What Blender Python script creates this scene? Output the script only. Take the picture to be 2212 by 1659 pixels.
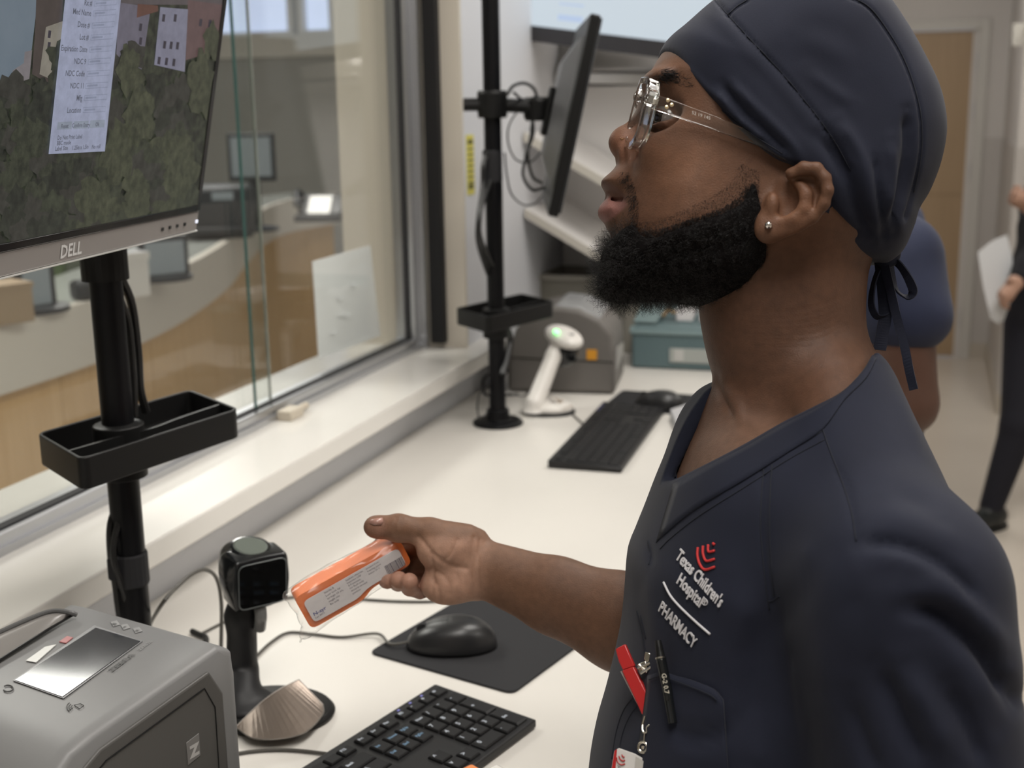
import bpy, math, random
import numpy as np
from mathutils import Matrix, Vector
from mathutils.bvhtree import BVHTree
random.seed(5); rng = np.random.default_rng(5)
S = bpy.context.scene
COL = S.collection
for o in list(bpy.data.objects): bpy.data.objects.remove(o)

# ---------------------------------------------------------------- camera
EYE = np.array([0.0, 0.0, 1.58]); FPX = 2700.0; CX, CY = 1106.0, 829.5
pitch, roll, yaw = .2238, -.0155, .3248
_F = np.array([-math.sin(yaw)*math.cos(pitch), math.cos(yaw)*math.cos(pitch), -math.sin(pitch)])
_X0 = np.array([math.cos(yaw), math.sin(yaw), 0.0]); _U0 = np.cross(_X0, _F)
CXA = _X0*math.cos(roll) + _U0*math.sin(roll)
CUA = -_X0*math.sin(roll) + _U0*math.cos(roll)
RC = np.array([CXA, CUA, -_F]).T          # columns: right, up, towards the lens
cd = bpy.data.cameras.new('camera'); cam_o = bpy.data.objects.new('camera', cd); COL.objects.link(cam_o)
cd.sensor_width = 36; cd.lens = 36*FPX/2212; cd.clip_start = .02; cd.clip_end = 60
cd.dof.use_dof = True; cd.dof.focus_distance = .93; cd.dof.aperture_fstop = 7.5
cam_o.matrix_world = Matrix([[*RC[0], EYE[0]], [*RC[1], EYE[1]], [*RC[2], EYE[2]], [0, 0, 0, 1]])
S.camera = cam_o

# ---------------------------------------------------------------- world, view
w = bpy.data.worlds.new('world'); S.world = w; w.use_nodes = True
w.node_tree.nodes['Background'].inputs[0].default_value = (.62, .68, .78, 1)
w.node_tree.nodes['Background'].inputs[1].default_value = 1.0
S.view_settings.view_transform = 'Standard'; S.view_settings.look = 'None'
S.view_settings.gamma = 1; S.view_settings.use_curve_mapping = False
S.view_settings.exposure = -0.37

def area_light(name, loc, sx, sy, power, col=(1, .96, .915), rot=(0, 0, 0)):
    l = bpy.data.lights.new(name, 'AREA'); l.shape = 'RECTANGLE'; l.size = sx; l.size_y = sy
    l.energy = power; l.color = col
    o = bpy.data.objects.new(name, l); COL.objects.link(o); o.location = loc; o.rotation_euler = rot
    return o
# ceiling troffers of the work room and of the reception hall (each hangs under a fixture built below)
CEIL = 2.75
PANELS = [(.05, .35, 26), (.05, 2.0, 26), (.9, 4.2, 20), (.0, 6.0, 12), (1.7, 1.2, 12), (-2.50, 1.90, 42), (-2.9, 4.6, 40), (-4.6, 6.6, 18)]
for px_, py_, pw_ in PANELS:
    area_light('troffer_light', (px_, py_, CEIL-.03), .58, 1.18, pw_)

# ---------------------------------------------------------------- rays
def ray(px, py): return RC @ np.array([(px-CX)/FPX, -(py-CY)/FPX, -1.0])
def cam(px, py, d): return EYE + ray(px, py)*d
def onz(px, py, z): r = ray(px, py); return EYE + r*((z-EYE[2])/r[2])
def onx(px, py, x): r = ray(px, py); return EYE + r*((x-EYE[0])/r[0])
def ony(px, py, y): r = ray(px, py); return EYE + r*((y-EYE[1])/r[1])
def onplane(px, py, o, n): r = ray(px, py); return EYE + r*(np.dot(np.array(o)-EYE, n)/np.dot(r, n))
def C2W(P): return EYE + np.asarray(P) @ RC.T
def cc(px, py, d): return np.array([(px-CX)*d/FPX, -(py-CY)*d/FPX, -d])   # camera frame, metres

# ---------------------------------------------------------------- materials
MATS = {}
def mat(name, col, rough=.5, metal=0, spec=.5, bump=0, bscale=200, var=0, vscale=20, emit=None, estr=1, trans=0, ior=1.45,
        coat=0, sss=0, alpha=1, bdist=.002, attr=None, sheen=0, stretch=None):
    if name in MATS: return MATS[name]
    m = bpy.data.materials.new(name); m.use_nodes = True; nt = m.node_tree; N = nt.nodes; L = nt.links
    p = N['Principled BSDF']
    c = (*col, 1)
    p.inputs['Base Color'].default_value = c; p.inputs['Roughness'].default_value = rough
    p.inputs['Metallic'].default_value = metal; p.inputs['Specular IOR Level'].default_value = spec
    p.inputs['IOR'].default_value = ior; p.inputs['Transmission Weight'].default_value = trans
    p.inputs['Coat Weight'].default_value = coat; p.inputs['Alpha'].default_value = alpha
    if sheen: p.inputs['Sheen Weight'].default_value = sheen; p.inputs['Sheen Roughness'].default_value = .5
    if sss:
        p.inputs['Subsurface Weight'].default_value = sss; p.inputs['Subsurface Radius'].default_value = (.006, .002, .001)
        p.inputs['Subsurface Scale'].default_value = 1.0
    if emit: p.inputs['Emission Color'].default_value = (*emit, 1); p.inputs['Emission Strength'].default_value = estr
    tc = N.new('ShaderNodeTexCoord'); mp = N.new('ShaderNodeMapping'); L.new(tc.outputs['Object'], mp.inputs['Vector'])
    if stretch: mp.inputs['Scale'].default_value = stretch
    src = None
    if attr:
        a = N.new('ShaderNodeAttribute'); a.attribute_name = attr; src = a.outputs['Color']
    if var:
        nz = N.new('ShaderNodeTexNoise'); nz.inputs['Scale'].default_value = vscale; nz.inputs['Detail'].default_value = 5
        L.new(mp.outputs[0], nz.inputs['Vector'])
        mr = N.new('ShaderNodeMapRange'); mr.inputs[1].default_value = .3; mr.inputs[2].default_value = .7
        mr.inputs[3].default_value = 1-var; mr.inputs[4].default_value = 1+var; L.new(nz.outputs[0], mr.inputs[0])
        mx = N.new('ShaderNodeMix'); mx.data_type = 'RGBA'; mx.blend_type = 'MULTIPLY'; mx.inputs[0].default_value = 1
        if src: L.new(src, mx.inputs[6])
        else: mx.inputs[6].default_value = c
        L.new(mr.outputs[0], mx.inputs[7]); src = mx.outputs[2]
    if src: L.new(src, p.inputs['Base Color'])
    if bump:
        nb = N.new('ShaderNodeTexNoise'); nb.inputs['Scale'].default_value = bscale; nb.inputs['Detail'].default_value = 4
        L.new(mp.outputs[0], nb.inputs['Vector'])
        b = N.new('ShaderNodeBump'); b.inputs['Strength'].default_value = bump; b.inputs['Distance'].default_value = bdist
        L.new(nb.outputs[0], b.inputs['Height']); L.new(b.outputs[0], p.inputs['Normal'])
    MATS[name] = m; return m

def film(name, tint=(1, 1, 1), refl=1.0, rough=.02, haze=0.0):
    """clear sheet: transparent with Fresnel reflection and a little white haze"""
    m = bpy.data.materials.new(name); m.use_nodes = True; N = m.node_tree.nodes; L = m.node_tree.links; N.clear()
    out = N.new('ShaderNodeOutputMaterial'); t = N.new('ShaderNodeBsdfTransparent'); g = N.new('ShaderNodeBsdfGlossy')
    d = N.new('ShaderNodeBsdfDiffuse'); d.inputs[0].default_value = (.9, .9, .9, 1)
    t.inputs[0].default_value = (*tint, 1); g.inputs['Roughness'].default_value = rough
    lw = N.new('ShaderNodeLayerWeight'); pw = N.new('ShaderNodeMath'); pw.operation = 'POWER'; pw.inputs[1].default_value = 5; L.new(lw.outputs['Facing'], pw.inputs[0])
    mu = N.new('ShaderNodeMath'); mu.operation = 'MULTIPLY_ADD'; mu.inputs[1].default_value = .95*refl; mu.inputs[2].default_value = .04*refl; L.new(pw.outputs[0], mu.inputs[0])
    m1 = N.new('ShaderNodeMixShader'); m1.inputs[0].default_value = haze; L.new(t.outputs[0], m1.inputs[1]); L.new(d.outputs[0], m1.inputs[2])
    m2 = N.new('ShaderNodeMixShader'); L.new(mu.outputs[0], m2.inputs[0]); L.new(m1.outputs[0], m2.inputs[1]); L.new(g.outputs[0], m2.inputs[2])
    L.new(m2.outputs[0], out.inputs[0]); return m

def wood_mat(name, c1, c2, axis=2, scale=3):
    m = bpy.data.materials.new(name); m.use_nodes = True; N = m.node_tree.nodes; L = m.node_tree.links; p = N['Principled BSDF']
    tc = N.new('ShaderNodeTexCoord'); mp = N.new('ShaderNodeMapping'); L.new(tc.outputs['Object'], mp.inputs[0])
    sc = [18, 18, 18]; sc[axis] = 1.0; mp.inputs['Scale'].default_value = sc
    n = N.new('ShaderNodeTexNoise'); n.inputs['Scale'].default_value = scale; n.inputs['Detail'].default_value = 6; L.new(mp.outputs[0], n.inputs[0])
    r = N.new('ShaderNodeValToRGB'); r.color_ramp.elements[0].position = .3; r.color_ramp.elements[1].position = .7
    r.color_ramp.elements[0].color = (*c1, 1); r.color_ramp.elements[1].color = (*c2, 1); L.new(n.outputs[0], r.inputs[0])
    L.new(r.outputs[0], p.inputs['Base Color']); p.inputs['Roughness'].default_value = .42; return m

M_wall = mat('wall_paint', (.62, .59, .56), .75, bump=.15, bscale=300, bdist=.0005)
M_wallblue = mat('wall_paint_cool', (.66, .67, .70), .6, bump=.1, bscale=300, bdist=.0005)
M_wallgrey = mat('wall_paint_grey', (.34, .34, .32), .8)
M_wallpale = mat('wall_paint_pale', (.60, .58, .53), .8)
M_beige = mat('beige_jamb_paint', (.62, .57, .49), .45)
M_white = mat('white_solid_surface', (.74, .72, .68), .16, spec=.5, var=.015, vscale=8)
M_counter = mat('white_worktop', (.67, .645, .60), .32, spec=.45, var=.02, vscale=6)
M_alu = mat('brushed_aluminium', (.55, .56, .58), .32, metal=.9, bump=.1, bscale=60, stretch=(1, .05, 1))
M_steel = mat('stainless_steel', (.62, .60, .57), .3, metal=.9, bump=.06, bscale=40, stretch=(.1, 1, 1))
M_black = mat('black_plastic', (.009, .009, .009), .42, spec=.25)
M_blackm = mat('black_powder_coat', (.005, .005, .006), .38, spec=.22, bump=.06, bscale=900, bdist=.0004)
M_blackg = mat('black_gloss_plastic', (.008, .009, .01), .12, spec=.6)
M_rubber = mat('black_rubber', (.012, .012, .014), .7)
M_ceil = mat('ceiling_white', (.8, .79, .76), .9)
M_wood = wood_mat('maple_veneer', (.56, .36, .165), (.64, .43, .215), axis=2)
M_woodd = wood_mat('maple_door', (.36, .25, .145), (.40, .28, .165), axis=2)

# ---------------------------------------------------------------- object helpers
WM = {}
def setp(o, label=None, cat=None, group=None, kind=None):
    if label: o['label'] = label
    if cat: o['category'] = cat
    if group: o['group'] = group
    if kind: o['kind'] = kind
    return o
def thing(name, label, cat, loc=(0, 0, 0), rotz=0, group=None):
    o = bpy.data.objects.new(name, None); COL.objects.link(o); o.empty_display_size = .05
    o.location = loc; o.rotation_euler = (0, 0, rotz)
    WM[o.name] = Matrix.Translation(Vector(loc)) @ Matrix.Rotation(rotz, 4, 'Z')
    return setp(o, label, cat, group)
def obj(name, V, Fc, m, parent=None, bevel=0, smooth=False, label=None, cat=None, group=None, kind=None, base=None, segs=2, local=False):
    """world-space geometry -> one mesh object (child of parent, or top level with its origin at base)"""
    V = np.asarray(V, float).reshape(-1, 3)
    if parent is not None: M = WM[parent.name]
    else:
        if base is None:
            b = (V.max(0)+V.min(0))/2; b[2] = V[:, 2].min()
        else: b = np.array(base, float)
        M = Matrix.Translation(Vector(b))
    if not local:
        Mi = np.array(M.inverted()); V = V @ Mi[:3, :3].T + Mi[:3, 3]
    me = bpy.data.meshes.new(name); me.from_pydata(V.tolist(), [], [tuple(int(i) for i in f) for f in Fc]); me.update()
    if smooth: me.polygons.foreach_set('use_smooth', [True]*len(me.polygons))
    if m is not None: me.materials.append(m)
    o = bpy.data.objects.new(name, me); COL.objects.link(o)
    if parent is not None: o.parent = parent
    else: o.matrix_world = M
    WM[o.name] = M
    if bevel:
        bv = o.modifiers.new('bevel', 'BEVEL'); bv.width = bevel; bv.segments = segs; bv.limit_method = 'ANGLE'; bv.angle_limit = math.radians(40)
        bv.harden_normals = False
        me.polygons.foreach_set('use_smooth', [True]*len(me.polygons))
        if hasattr(me, 'set_sharp_from_angle'): me.set_sharp_from_angle(angle=math.radians(50))
    setp(o, label, cat, group, kind); return o
def share(name, src, parent, loc, rotz=0, scale=(1, 1, 1), m=None):
    o = bpy.data.objects.new(name, src.data); COL.objects.link(o); o.parent = parent
    o.location = loc; o.rotation_euler = (0, 0, rotz); o.scale = scale; return o
class G:
    """geometry collector"""
    def __init__(s): s.V = []; s.F = []; s.n = 0
    def add(s, V, Fc):
        V = np.asarray(V, float); s.V.append(V); s.F += [tuple(int(i)+s.n for i in f) for f in Fc]; s.n += len(V); return s
    def box(s, c, size, R=np.eye(3)):
        h = np.array(size)/2; P = np.array([[x, y, z] for x in (-1, 1) for y in (-1, 1) for z in (-1, 1)])*h
        return s.add(np.array(c)+P@np.array(R).T, [(0, 1, 3, 2), (4, 6, 7, 5), (0, 4, 5, 1), (2, 3, 7, 6), (0, 2, 6, 4), (1, 5, 7, 3)])
    def bb(s, lo, hi): lo = np.array(lo, float); hi = np.array(hi, float); return s.box((lo+hi)/2, np.abs(hi-lo))
    def prism(s, pts, off):
        pts = np.asarray(pts, float); n = len(pts); o = np.asarray(off, float)
        s.add(np.vstack([pts, pts+o]), [tuple(range(n))[::-1], tuple(range(n, 2*n))] + [(i, (i+1) % n, n+(i+1) % n, n+i) for i in range(n)]); return s
    def tube(s, pts, r, n=10, closed=False, cap=True, flat=None):
        pts = np.asarray(pts, float); m = len(pts); r = np.broadcast_to(np.asarray(r, float), (m,))
        T = np.zeros_like(pts)
        if closed: T = np.roll(pts, -1, 0)-np.roll(pts, 1, 0)
        else: T[1:-1] = pts[2:]-pts[:-2]; T[0] = pts[1]-pts[0]; T[-1] = pts[-1]-pts[-2]
        T /= np.linalg.norm(T, axis=1)[:, None]+1e-12
        up = np.array([0, 0, 1.]) if abs(T[0, 2]) < .9 else np.array([1., 0, 0])
        a = np.cross(T[0], up); a /= np.linalg.norm(a); V = []
        for i in range(m):
            a = a-T[i]*np.dot(a, T[i]); a /= np.linalg.norm(a)+1e-12; b = np.cross(T[i], a)
            for k in range(n):
                t = 2*math.pi*k/n; fa = flat if flat else 1
                V.append(pts[i]+r[i]*(math.cos(t)*a+math.sin(t)*b*fa))
        Fc = []
        for i in range(m if closed else m-1):
            j = (i+1) % m
            for k in range(n): Fc.append((i*n+k, i*n+(k+1) % n, j*n+(k+1) % n, j*n+k))
        if cap and not closed: Fc += [tuple(range(n))[::-1], tuple(range((m-1)*n, m*n))]
        return s.add(V, Fc)
    def cyl(s, a, b, r, n=24, r2=None): return s.tube([a, b], [r, r if r2 is None else r2], n)
    def lathe(s, prof, c=(0, 0, 0), R=np.eye(3), n=32, sx=1, sy=1):
        V = []; m = len(prof)
        for (r, z) in prof:
            for k in range(n):
                t = 2*math.pi*k/n; V.append([r*math.cos(t)*sx, r*math.sin(t)*sy, z])
        Fc = [(i*n+k, i*n+(k+1) % n, (i+1)*n+(k+1) % n, (i+1)*n+k) for i in range(m-1) for k in range(n)]
        Fc += [tuple(range(n))[::-1], tuple(range((m-1)*n, m*n))]
        return s.add(np.array(V)@np.array(R).T+np.array(c), Fc)
    def build(s, name, m, parent=None, **k): return obj(name, np.vstack(s.V), s.F, m, parent, **k)

def spline(P, n=8, closed=False):
    P = np.asarray(P, float); N = len(P); out = []
    for i in range(N if closed else N-1):
        if closed: p0, p1, p2, p3 = P[(i-1) % N], P[i], P[(i+1) % N], P[(i+2) % N]
        else: p1, p2 = P[i], P[i+1]; p0 = P[i-1] if i else 2*p1-p2; p3 = P[i+2] if i+2 < N else 2*p2-p1
        for k in range(n):
            t = k/n; out.append(.5*((2*p1)+(-p0+p2)*t+(2*p0-5*p1+4*p2-p3)*t*t+(-p0+3*p1-3*p2+p3)*t**3))
    if not closed: out.append(P[-1])
    return np.array(out)
def rrect(w_, h_, r, n=5):
    out = []
    for cx, cy, a in ((w_/2-r, h_/2-r, 0), (-w_/2+r, h_/2-r, 90), (-w_/2+r, -h_/2+r, 180), (w_/2-r, -h_/2+r, 270)):
        for k in range(n+1): t = math.radians(a+90*k/n); out.append((cx+r*math.cos(t), cy+r*math.sin(t)))
    return np.array(out)
def rotz(a): c, s = math.cos(a), math.sin(a); return np.array([[c, -s, 0], [s, c, 0], [0, 0, 1.]])
def frame(o, ex, ey):
    ex = np.array(ex, float); ex /= np.linalg.norm(ex); ey = np.array(ey, float); ey -= ex*np.dot(ex, ey); ey /= np.linalg.norm(ey)
    R = np.array([ex, ey, np.cross(ex, ey)]).T; o = np.array(o, float)
    return R, (lambda p: o+np.asarray(p, float)@R.T)
def text_geo(s, size=1, bold=0, res=2, font=None):
    c = bpy.data.curves.new('t', 'FONT'); c.body = s; c.size = size; c.offset = bold; c.resolution_u = res; c.fill_mode = 'FRONT'
    o = bpy.data.objects.new('t', c); COL.objects.link(o); bpy.context.view_layer.update()
    dg = bpy.context.evaluated_depsgraph_get(); me = o.evaluated_get(dg).to_mesh()
    V = np.array([v.co[:] for v in me.vertices]).reshape(-1, 3); Fc = [tuple(p.vertices) for p in me.polygons]
    o.evaluated_get(dg).to_mesh_clear(); bpy.data.objects.remove(o); bpy.data.curves.remove(c); return V, Fc

# ---------------------------------------------------------------- signed-distance sculpting
class SDF:
    def __init__(s, lo, hi, h):
        s.lo = np.array(lo, float); s.h = h; n = np.ceil((np.array(hi)-s.lo)/h).astype(int)+1; s.n = n
        s.x, s.y, s.z = [s.lo[i]+h*np.arange(n[i]) for i in range(3)]
        s.F = np.full(tuple(n), 1.0, np.float32)
    def sl(s, lo, hi):
        a = np.clip(((np.array(lo)-s.lo)/s.h).astype(int)-1, 0, s.n-1); b = np.clip(((np.array(hi)-s.lo)/s.h).astype(int)+3, 1, s.n)
        return tuple(slice(int(a[i]), int(max(b[i], a[i]+1))) for i in range(3))
    def ax(s, q): return (s.x[q[0]][:, None, None].astype(np.float32), s.y[q[1]][None, :, None].astype(np.float32), s.z[q[2]][None, None, :].astype(np.float32))
    def op(s, d, q, k=0, mode='u'):
        F = s.F[q]
        if mode == 'u': r = smin(F, d, k)
        elif mode == 's': r = -smin(-F, d, k)
        else: r = -smin(-F, -d, k)
        s.F[q] = r
    def ell(s, c, r, k=.005, mode='u', R=None, pad=None):
        c = np.array(c); m = max(r)+(pad if pad is not None else k+.004); q = s.sl(c-m, c+m); X, Y, Z = s.ax(q)
        X = X-c[0]; Y = Y-c[1]; Z = Z-c[2]
        if R is not None:
            R = np.array(R); X, Y, Z = (R[0, 0]*X+R[1, 0]*Y+R[2, 0]*Z, R[0, 1]*X+R[1, 1]*Y+R[2, 1]*Z, R[0, 2]*X+R[1, 2]*Y+R[2, 2]*Z)
        k0 = np.sqrt((X/r[0])**2+(Y/r[1])**2+(Z/r[2])**2); k1 = np.sqrt((X/r[0]**2)**2+(Y/r[1]**2)**2+(Z/r[2]**2)**2)+1e-9
        s.op(k0*(k0-1)/k1, q, k, mode)
    def cone(s, a, b, ra, rb, k=.005, mode='u', zs=1.0):
        a = np.array(a); b = np.array(b); m = max(ra, rb)*max(1, zs)+k+.004
        q = s.sl(np.minimum(a, b)-m, np.maximum(a, b)+m); X, Y, Z = s.ax(q)
        sc = np.array([1, 1, 1/zs]); ba = (b-a)*sc; X = X-a[0]; Y = Y-a[1]; Z = (Z-a[2])/zs
        t = np.clip((X*ba[0]+Y*ba[1]+Z*ba[2])/(ba@ba+1e-12), 0, 1)
        s.op(np.sqrt((X-t*ba[0])**2+(Y-t*ba[1])**2+(Z-t*ba[2])**2)-(ra+(rb-ra)*t), q, k, mode)
    def path(s, P, r, k=.004, mode='u', zs=1.0, kk=None):
        r = np.broadcast_to(np.asarray(r, float), (len(P),))
        for i in range(len(P)-1): s.cone(P[i], P[i+1], r[i], r[i+1], k, mode, zs)
    def inflate(s, pts, W, D, k=.005, mode='u', zc=0.0, smooth=True, zmin=None, zmax=None):
        """solid whose outline in x,y is pts (metres), half thickness W, rounded over D at the rim"""
        P = spline(pts, 5, True) if smooth else np.asarray(pts, float)
        Wm = W if np.isscalar(W) else .09
        pad = k+.004; zcm = zc if np.isscalar(zc) else 0
        q = s.sl((P[:, 0].min()-pad, P[:, 1].min()-pad, (zcm-Wm-pad) if np.isscalar(zc) else s.lo[2]), (P[:, 0].max()+pad, P[:, 1].max()+pad, (zcm+Wm+pad) if np.isscalar(zc) else s.z[-1]))
        X, Y, Z = s.ax(q); s2 = poly2d(X[:, :, 0], Y[:, :, 0], P)[:, :, None]
        Wv = W if np.isscalar(W) else (W(X, Y)); zz = zc if np.isscalar(zc) else zc(X, Y)
        qd = np.maximum(s2+D, 0)/D; e = np.sqrt(qd**2+((Z-zz)/Wv)**2)
        gr = np.sqrt((qd/D)**2+((Z-zz)/Wv**2)**2)/np.maximum(e, 1e-6)+1e-6
        d = (e-1)/np.maximum(gr, 1/np.maximum(D, Wm)*.6)
        s.op(d.astype(np.float32), q, k, mode)
    def mesh(s):
        F = s.F; ins = F < 0; nx, ny, nz = F.shape
        idx = {}
        cells = np.zeros((nx-1, ny-1, nz-1), np.int16)
        for dx in (0, 1):
            for dy in (0, 1):
                for dz in (0, 1): cells += ins[dx:nx-1+dx, dy:ny-1+dy, dz:nz-1+dz]
        act = (cells > 0) & (cells < 8); I = np.argwhere(act); vid = -np.ones(act.shape, np.int64); vid[act] = np.arange(len(I))
        acc = np.zeros((len(I), 3)); cnt = np.zeros(len(I))
        cor = [(a, b, c) for a in (0, 1) for b in (0, 1) for c in (0, 1)]
        for a in cor:
            for axn in range(3):
                if a[axn]: continue
                b = list(a); b[axn] = 1
                fa = F[I[:, 0]+a[0], I[:, 1]+a[1], I[:, 2]+a[2]]; fb = F[I[:, 0]+b[0], I[:, 1]+b[1], I[:, 2]+b[2]]
                m = (fa < 0) != (fb < 0); t = np.where(m, fa/(fa-fb+1e-12), 0)
                p = np.array(a, float)[None, :].repeat(len(I), 0); p[:, axn] += t; acc += p*m[:, None]; cnt += m
        V = (I+acc/np.maximum(cnt, 1)[:, None])*s.h+s.lo
        Q = []
        for axn in range(3):
            sl0 = [slice(None)]*3; sl1 = [slice(None)]*3; sl0[axn] = slice(0, -1); sl1[axn] = slice(1, None)
            A = ins[tuple(sl0)]; B = ins[tuple(sl1)]; E = np.argwhere(A != B)
            u, v = (axn+1) % 3, (axn+2) % 3
            E = E[(E[:, u] > 0) & (E[:, v] > 0) & (E[:, u] < F.shape[u]-1) & (E[:, v] < F.shape[v]-1)]
            fl = A[tuple(E.T)]
            def vd(du, dv): c = E.copy(); c[:, u] -= du; c[:, v] -= dv; return vid[tuple(c.T)]
            q = np.stack([vd(0, 0), vd(1, 0), vd(1, 1), vd(0, 1)], 1); q[~fl] = q[~fl][:, ::-1]; Q.append(q)
        Q = np.vstack(Q); Q = Q[(Q >= 0).all(1)]; return V, Q
def smin(a, b, k):
    if k <= 0: return np.minimum(a, b)
    h = np.maximum(k-np.abs(a-b), 0)/k; return np.minimum(a, b)-h*h*k*.25
def poly2d(X, Y, P):
    X, Y = np.broadcast_arrays(X, Y); d = np.full(X.shape, 1e9, np.float32); sgn = np.ones(X.shape, np.float32); n = len(P)
    for i in range(n):
        a = P[i]; b = P[i-1]; e = b-a; wx = X-a[0]; wy = Y-a[1]; t = np.clip((wx*e[0]+wy*e[1])/(e@e+1e-14), 0, 1)
        d = np.minimum(d, (wx-e[0]*t)**2+(wy-e[1]*t)**2)
        c1 = Y >= a[1]; c2 = Y < b[1]; c3 = e[0]*wy > e[1]*wx
        fl = (c1 & c2 & c3) | (~c1 & ~c2 & ~c3); sgn = np.where(fl, -sgn, sgn)
    return sgn*np.sqrt(d)
def pxy(pts, d): p = np.asarray(pts, float); return np.stack([(p[:, 0]-CX)*d/FPX, -(p[:, 1]-CY)*d/FPX], 1)
def fast_obj(name, V, Q, m, parent=None, cols=None, **kw):
    V = np.asarray(V, float)
    if parent is not None: M = WM[parent.name]
    else: b = (V.max(0)+V.min(0))/2; b[2] = V[:, 2].min(); M = Matrix.Translation(Vector(b))
    Mi = np.array(M.inverted()); V = V@Mi[:3, :3].T+Mi[:3, 3]
    me = bpy.data.meshes.new(name); n = Q.shape[1]
    me.vertices.add(len(V)); me.vertices.foreach_set('co', V.astype(np.float32).ravel())
    me.loops.add(Q.size); me.loops.foreach_set('vertex_index', Q.astype(np.int32).ravel())
    me.polygons.add(len(Q)); me.polygons.foreach_set('loop_start', (np.arange(len(Q))*n).astype(np.int32))
    me.update(calc_edges=True); me.polygons.foreach_set('use_smooth', [True]*len(Q)); me.validate()
    if cols is not None:
        a = me.color_attributes.new('tone', 'FLOAT_COLOR', 'POINT'); a.data.foreach_set('color', np.hstack([cols, np.ones((len(cols), 1))]).astype(np.float32).ravel())
    me.materials.append(m); o = bpy.data.objects.new(name, me); COL.objects.link(o)
    if parent is not None: o.parent = parent
    else: o.matrix_world = M
    WM[o.name] = M; setp(o, **kw); return o
def bvh_of(V, Q): return BVHTree.FromPolygons([tuple(v) for v in V], [tuple(int(i) for i in q) for q in Q])
def hit(bvh, px, py, off=0.0):
    d = Vector(ray(px, py)); d.normalize(); h = bvh.ray_cast(Vector(EYE), d)
    if h[0] is None: return None
    n = h[1] if h[1].dot(d) < 0 else -h[1]
    return np.array(h[0]+n*off)
# ================================================================ the setting
def struct(name, g, m, **k): return g.build(name, m, kind='structure', **k)
M_floor = mat('floor_vinyl', (.66, .60, .52), .22, spec=.45, var=.03, vscale=3)
struct('floor', G().bb((-7.2, -2.2, -.1), (3.2, 10.2, 0)), M_floor)
struct('ceiling', G().bb((-7.2, -2.2, CEIL), (3.2, 10.2, CEIL+.1)), M_ceil)
YE = 2.44                                     # far end of the service window
g = G().bb((-1.2, -2.2, 0), (-.93, 8.0, 1.033)).bb((-1.2, -2.2, 2.5), (-.93, 8.0, CEIL)).bb((-1.2, -2.2, 1.033), (-.93, -1.0, 2.5)).bb((-1.2, YE+.012, 1.033), (-.93, 8.0, 2.5))
struct('wall_left', g, M_wallblue)
struct('wall_back', G().bb((-1.2, 7.95, 0), (-.62, 8.1, CEIL)).bb((-.62, 7.95, 1.97), (.17, 8.1, CEIL)).bb((.17, 7.95, 0), (.75, 8.1, CEIL)), M_wall)
struct('wall_right', G().bb((3.0, -2.2, 0), (3.15, 8.1, CEIL)), M_wall)
struct('wall_front', G().bb((-.93, -2.2, 0), (3.0, -2.05, CEIL)), M_wall)
struct('wall_corridor', G().bb((.37, 6.55, 0), (3.0, 7.95, CEIL)), M_wall)
struct('wall_partition', G().bb((-.93, 3.22, 0), (-.2, 3.32, CEIL)), M_wallgrey if False else mat('wall_partition_paint', (.42, .415, .42), .7))
struct('wall_reception', G().bb((-7.1, 9.0, 0), (-1.2, 9.15, 2.10)).bb((-7.1, 9.0, 2.62), (-1.2, 9.15, CEIL)), M_wallgrey)
struct('wall_reception_left', G().bb((-7.15, -2.2, 0), (-7.0, 9.1, CEIL)), M_wallpale)
struct('wall_reception_front', G().bb((-7.0, -2.2, 0), (-1.2, -2.05, CEIL)), M_wallpale)
struct('trim_1', G().bb((-7.0, 8.97, 1.93), (-1.2, 9.0, 2.10)), M_wallpale)
# grey protective wainscot on the corridor walls
M_wain = mat('wainscot_sheet', (.52, .49, .46), .5)
struct('trim_2', G().bb((.225, 7.944, .1), (.37, 7.95, 1.32)).bb((.364, 6.55, .1), (.37, 7.944, 1.32)), M_wain)
struct('trim_3', G().bb((.37, 6.544, .1), (3.0, 6.55, 1.32)), M_wain)
struct('baseboard_back', G().bb((.215, 7.935, 0), (.37, 7.95, .1)).bb((.355, 6.54, 0), (.37, 7.935, .1)).bb((.37, 6.535, 0), (3, 6.55, .1)), mat('baseboard_vinyl', (.50, .45, .38), .5))

# reception clerestory windows, daylight behind a pale blind
wx = [ony(p, 60, 9.0)[0] for p in (380, 622, 657, 712, 737, 786)]
n = 0
for a, b in ((wx[0]-1.5, wx[0]-.1), (wx[0], wx[1]), (wx[2], wx[3]), (wx[4], wx[5])):
    n += 1
    wn = G().bb((a-.05, 8.99, 2.10), (a, 9.13, 2.62)).bb((b, 8.99, 2.10), (b+.05, 9.13, 2.62)).bb((a, 8.99, 2.10), (b, 9.13, 2.125)).build('window_%d' % (n+1), M_white, kind='structure')
    G().bb((a, 9.06, 2.12), (b, 9.07, 2.62)).build('pane', mat('backlit_blind', (.7, .78, .95), .6, emit=(.62, .72, 1.0), estr=.9), wn)
struct('wall_reception_mullions', G().bb((-7.1, 9.02, 2.1), (wx[0]-1.55, 9.12, 2.62)).bb((wx[1]+.05, 9.02, 2.1), (wx[2]-.05, 9.12, 2.62)).bb((wx[3]+.05, 9.02, 2.1), (wx[4]-.05, 9.12, 2.62)).bb((wx[5]+.05, 9.02, 2.1), (-1.2, 9.12, 2.62)), mat('mullion_paint', (.30, .28, .25), .6))

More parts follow.
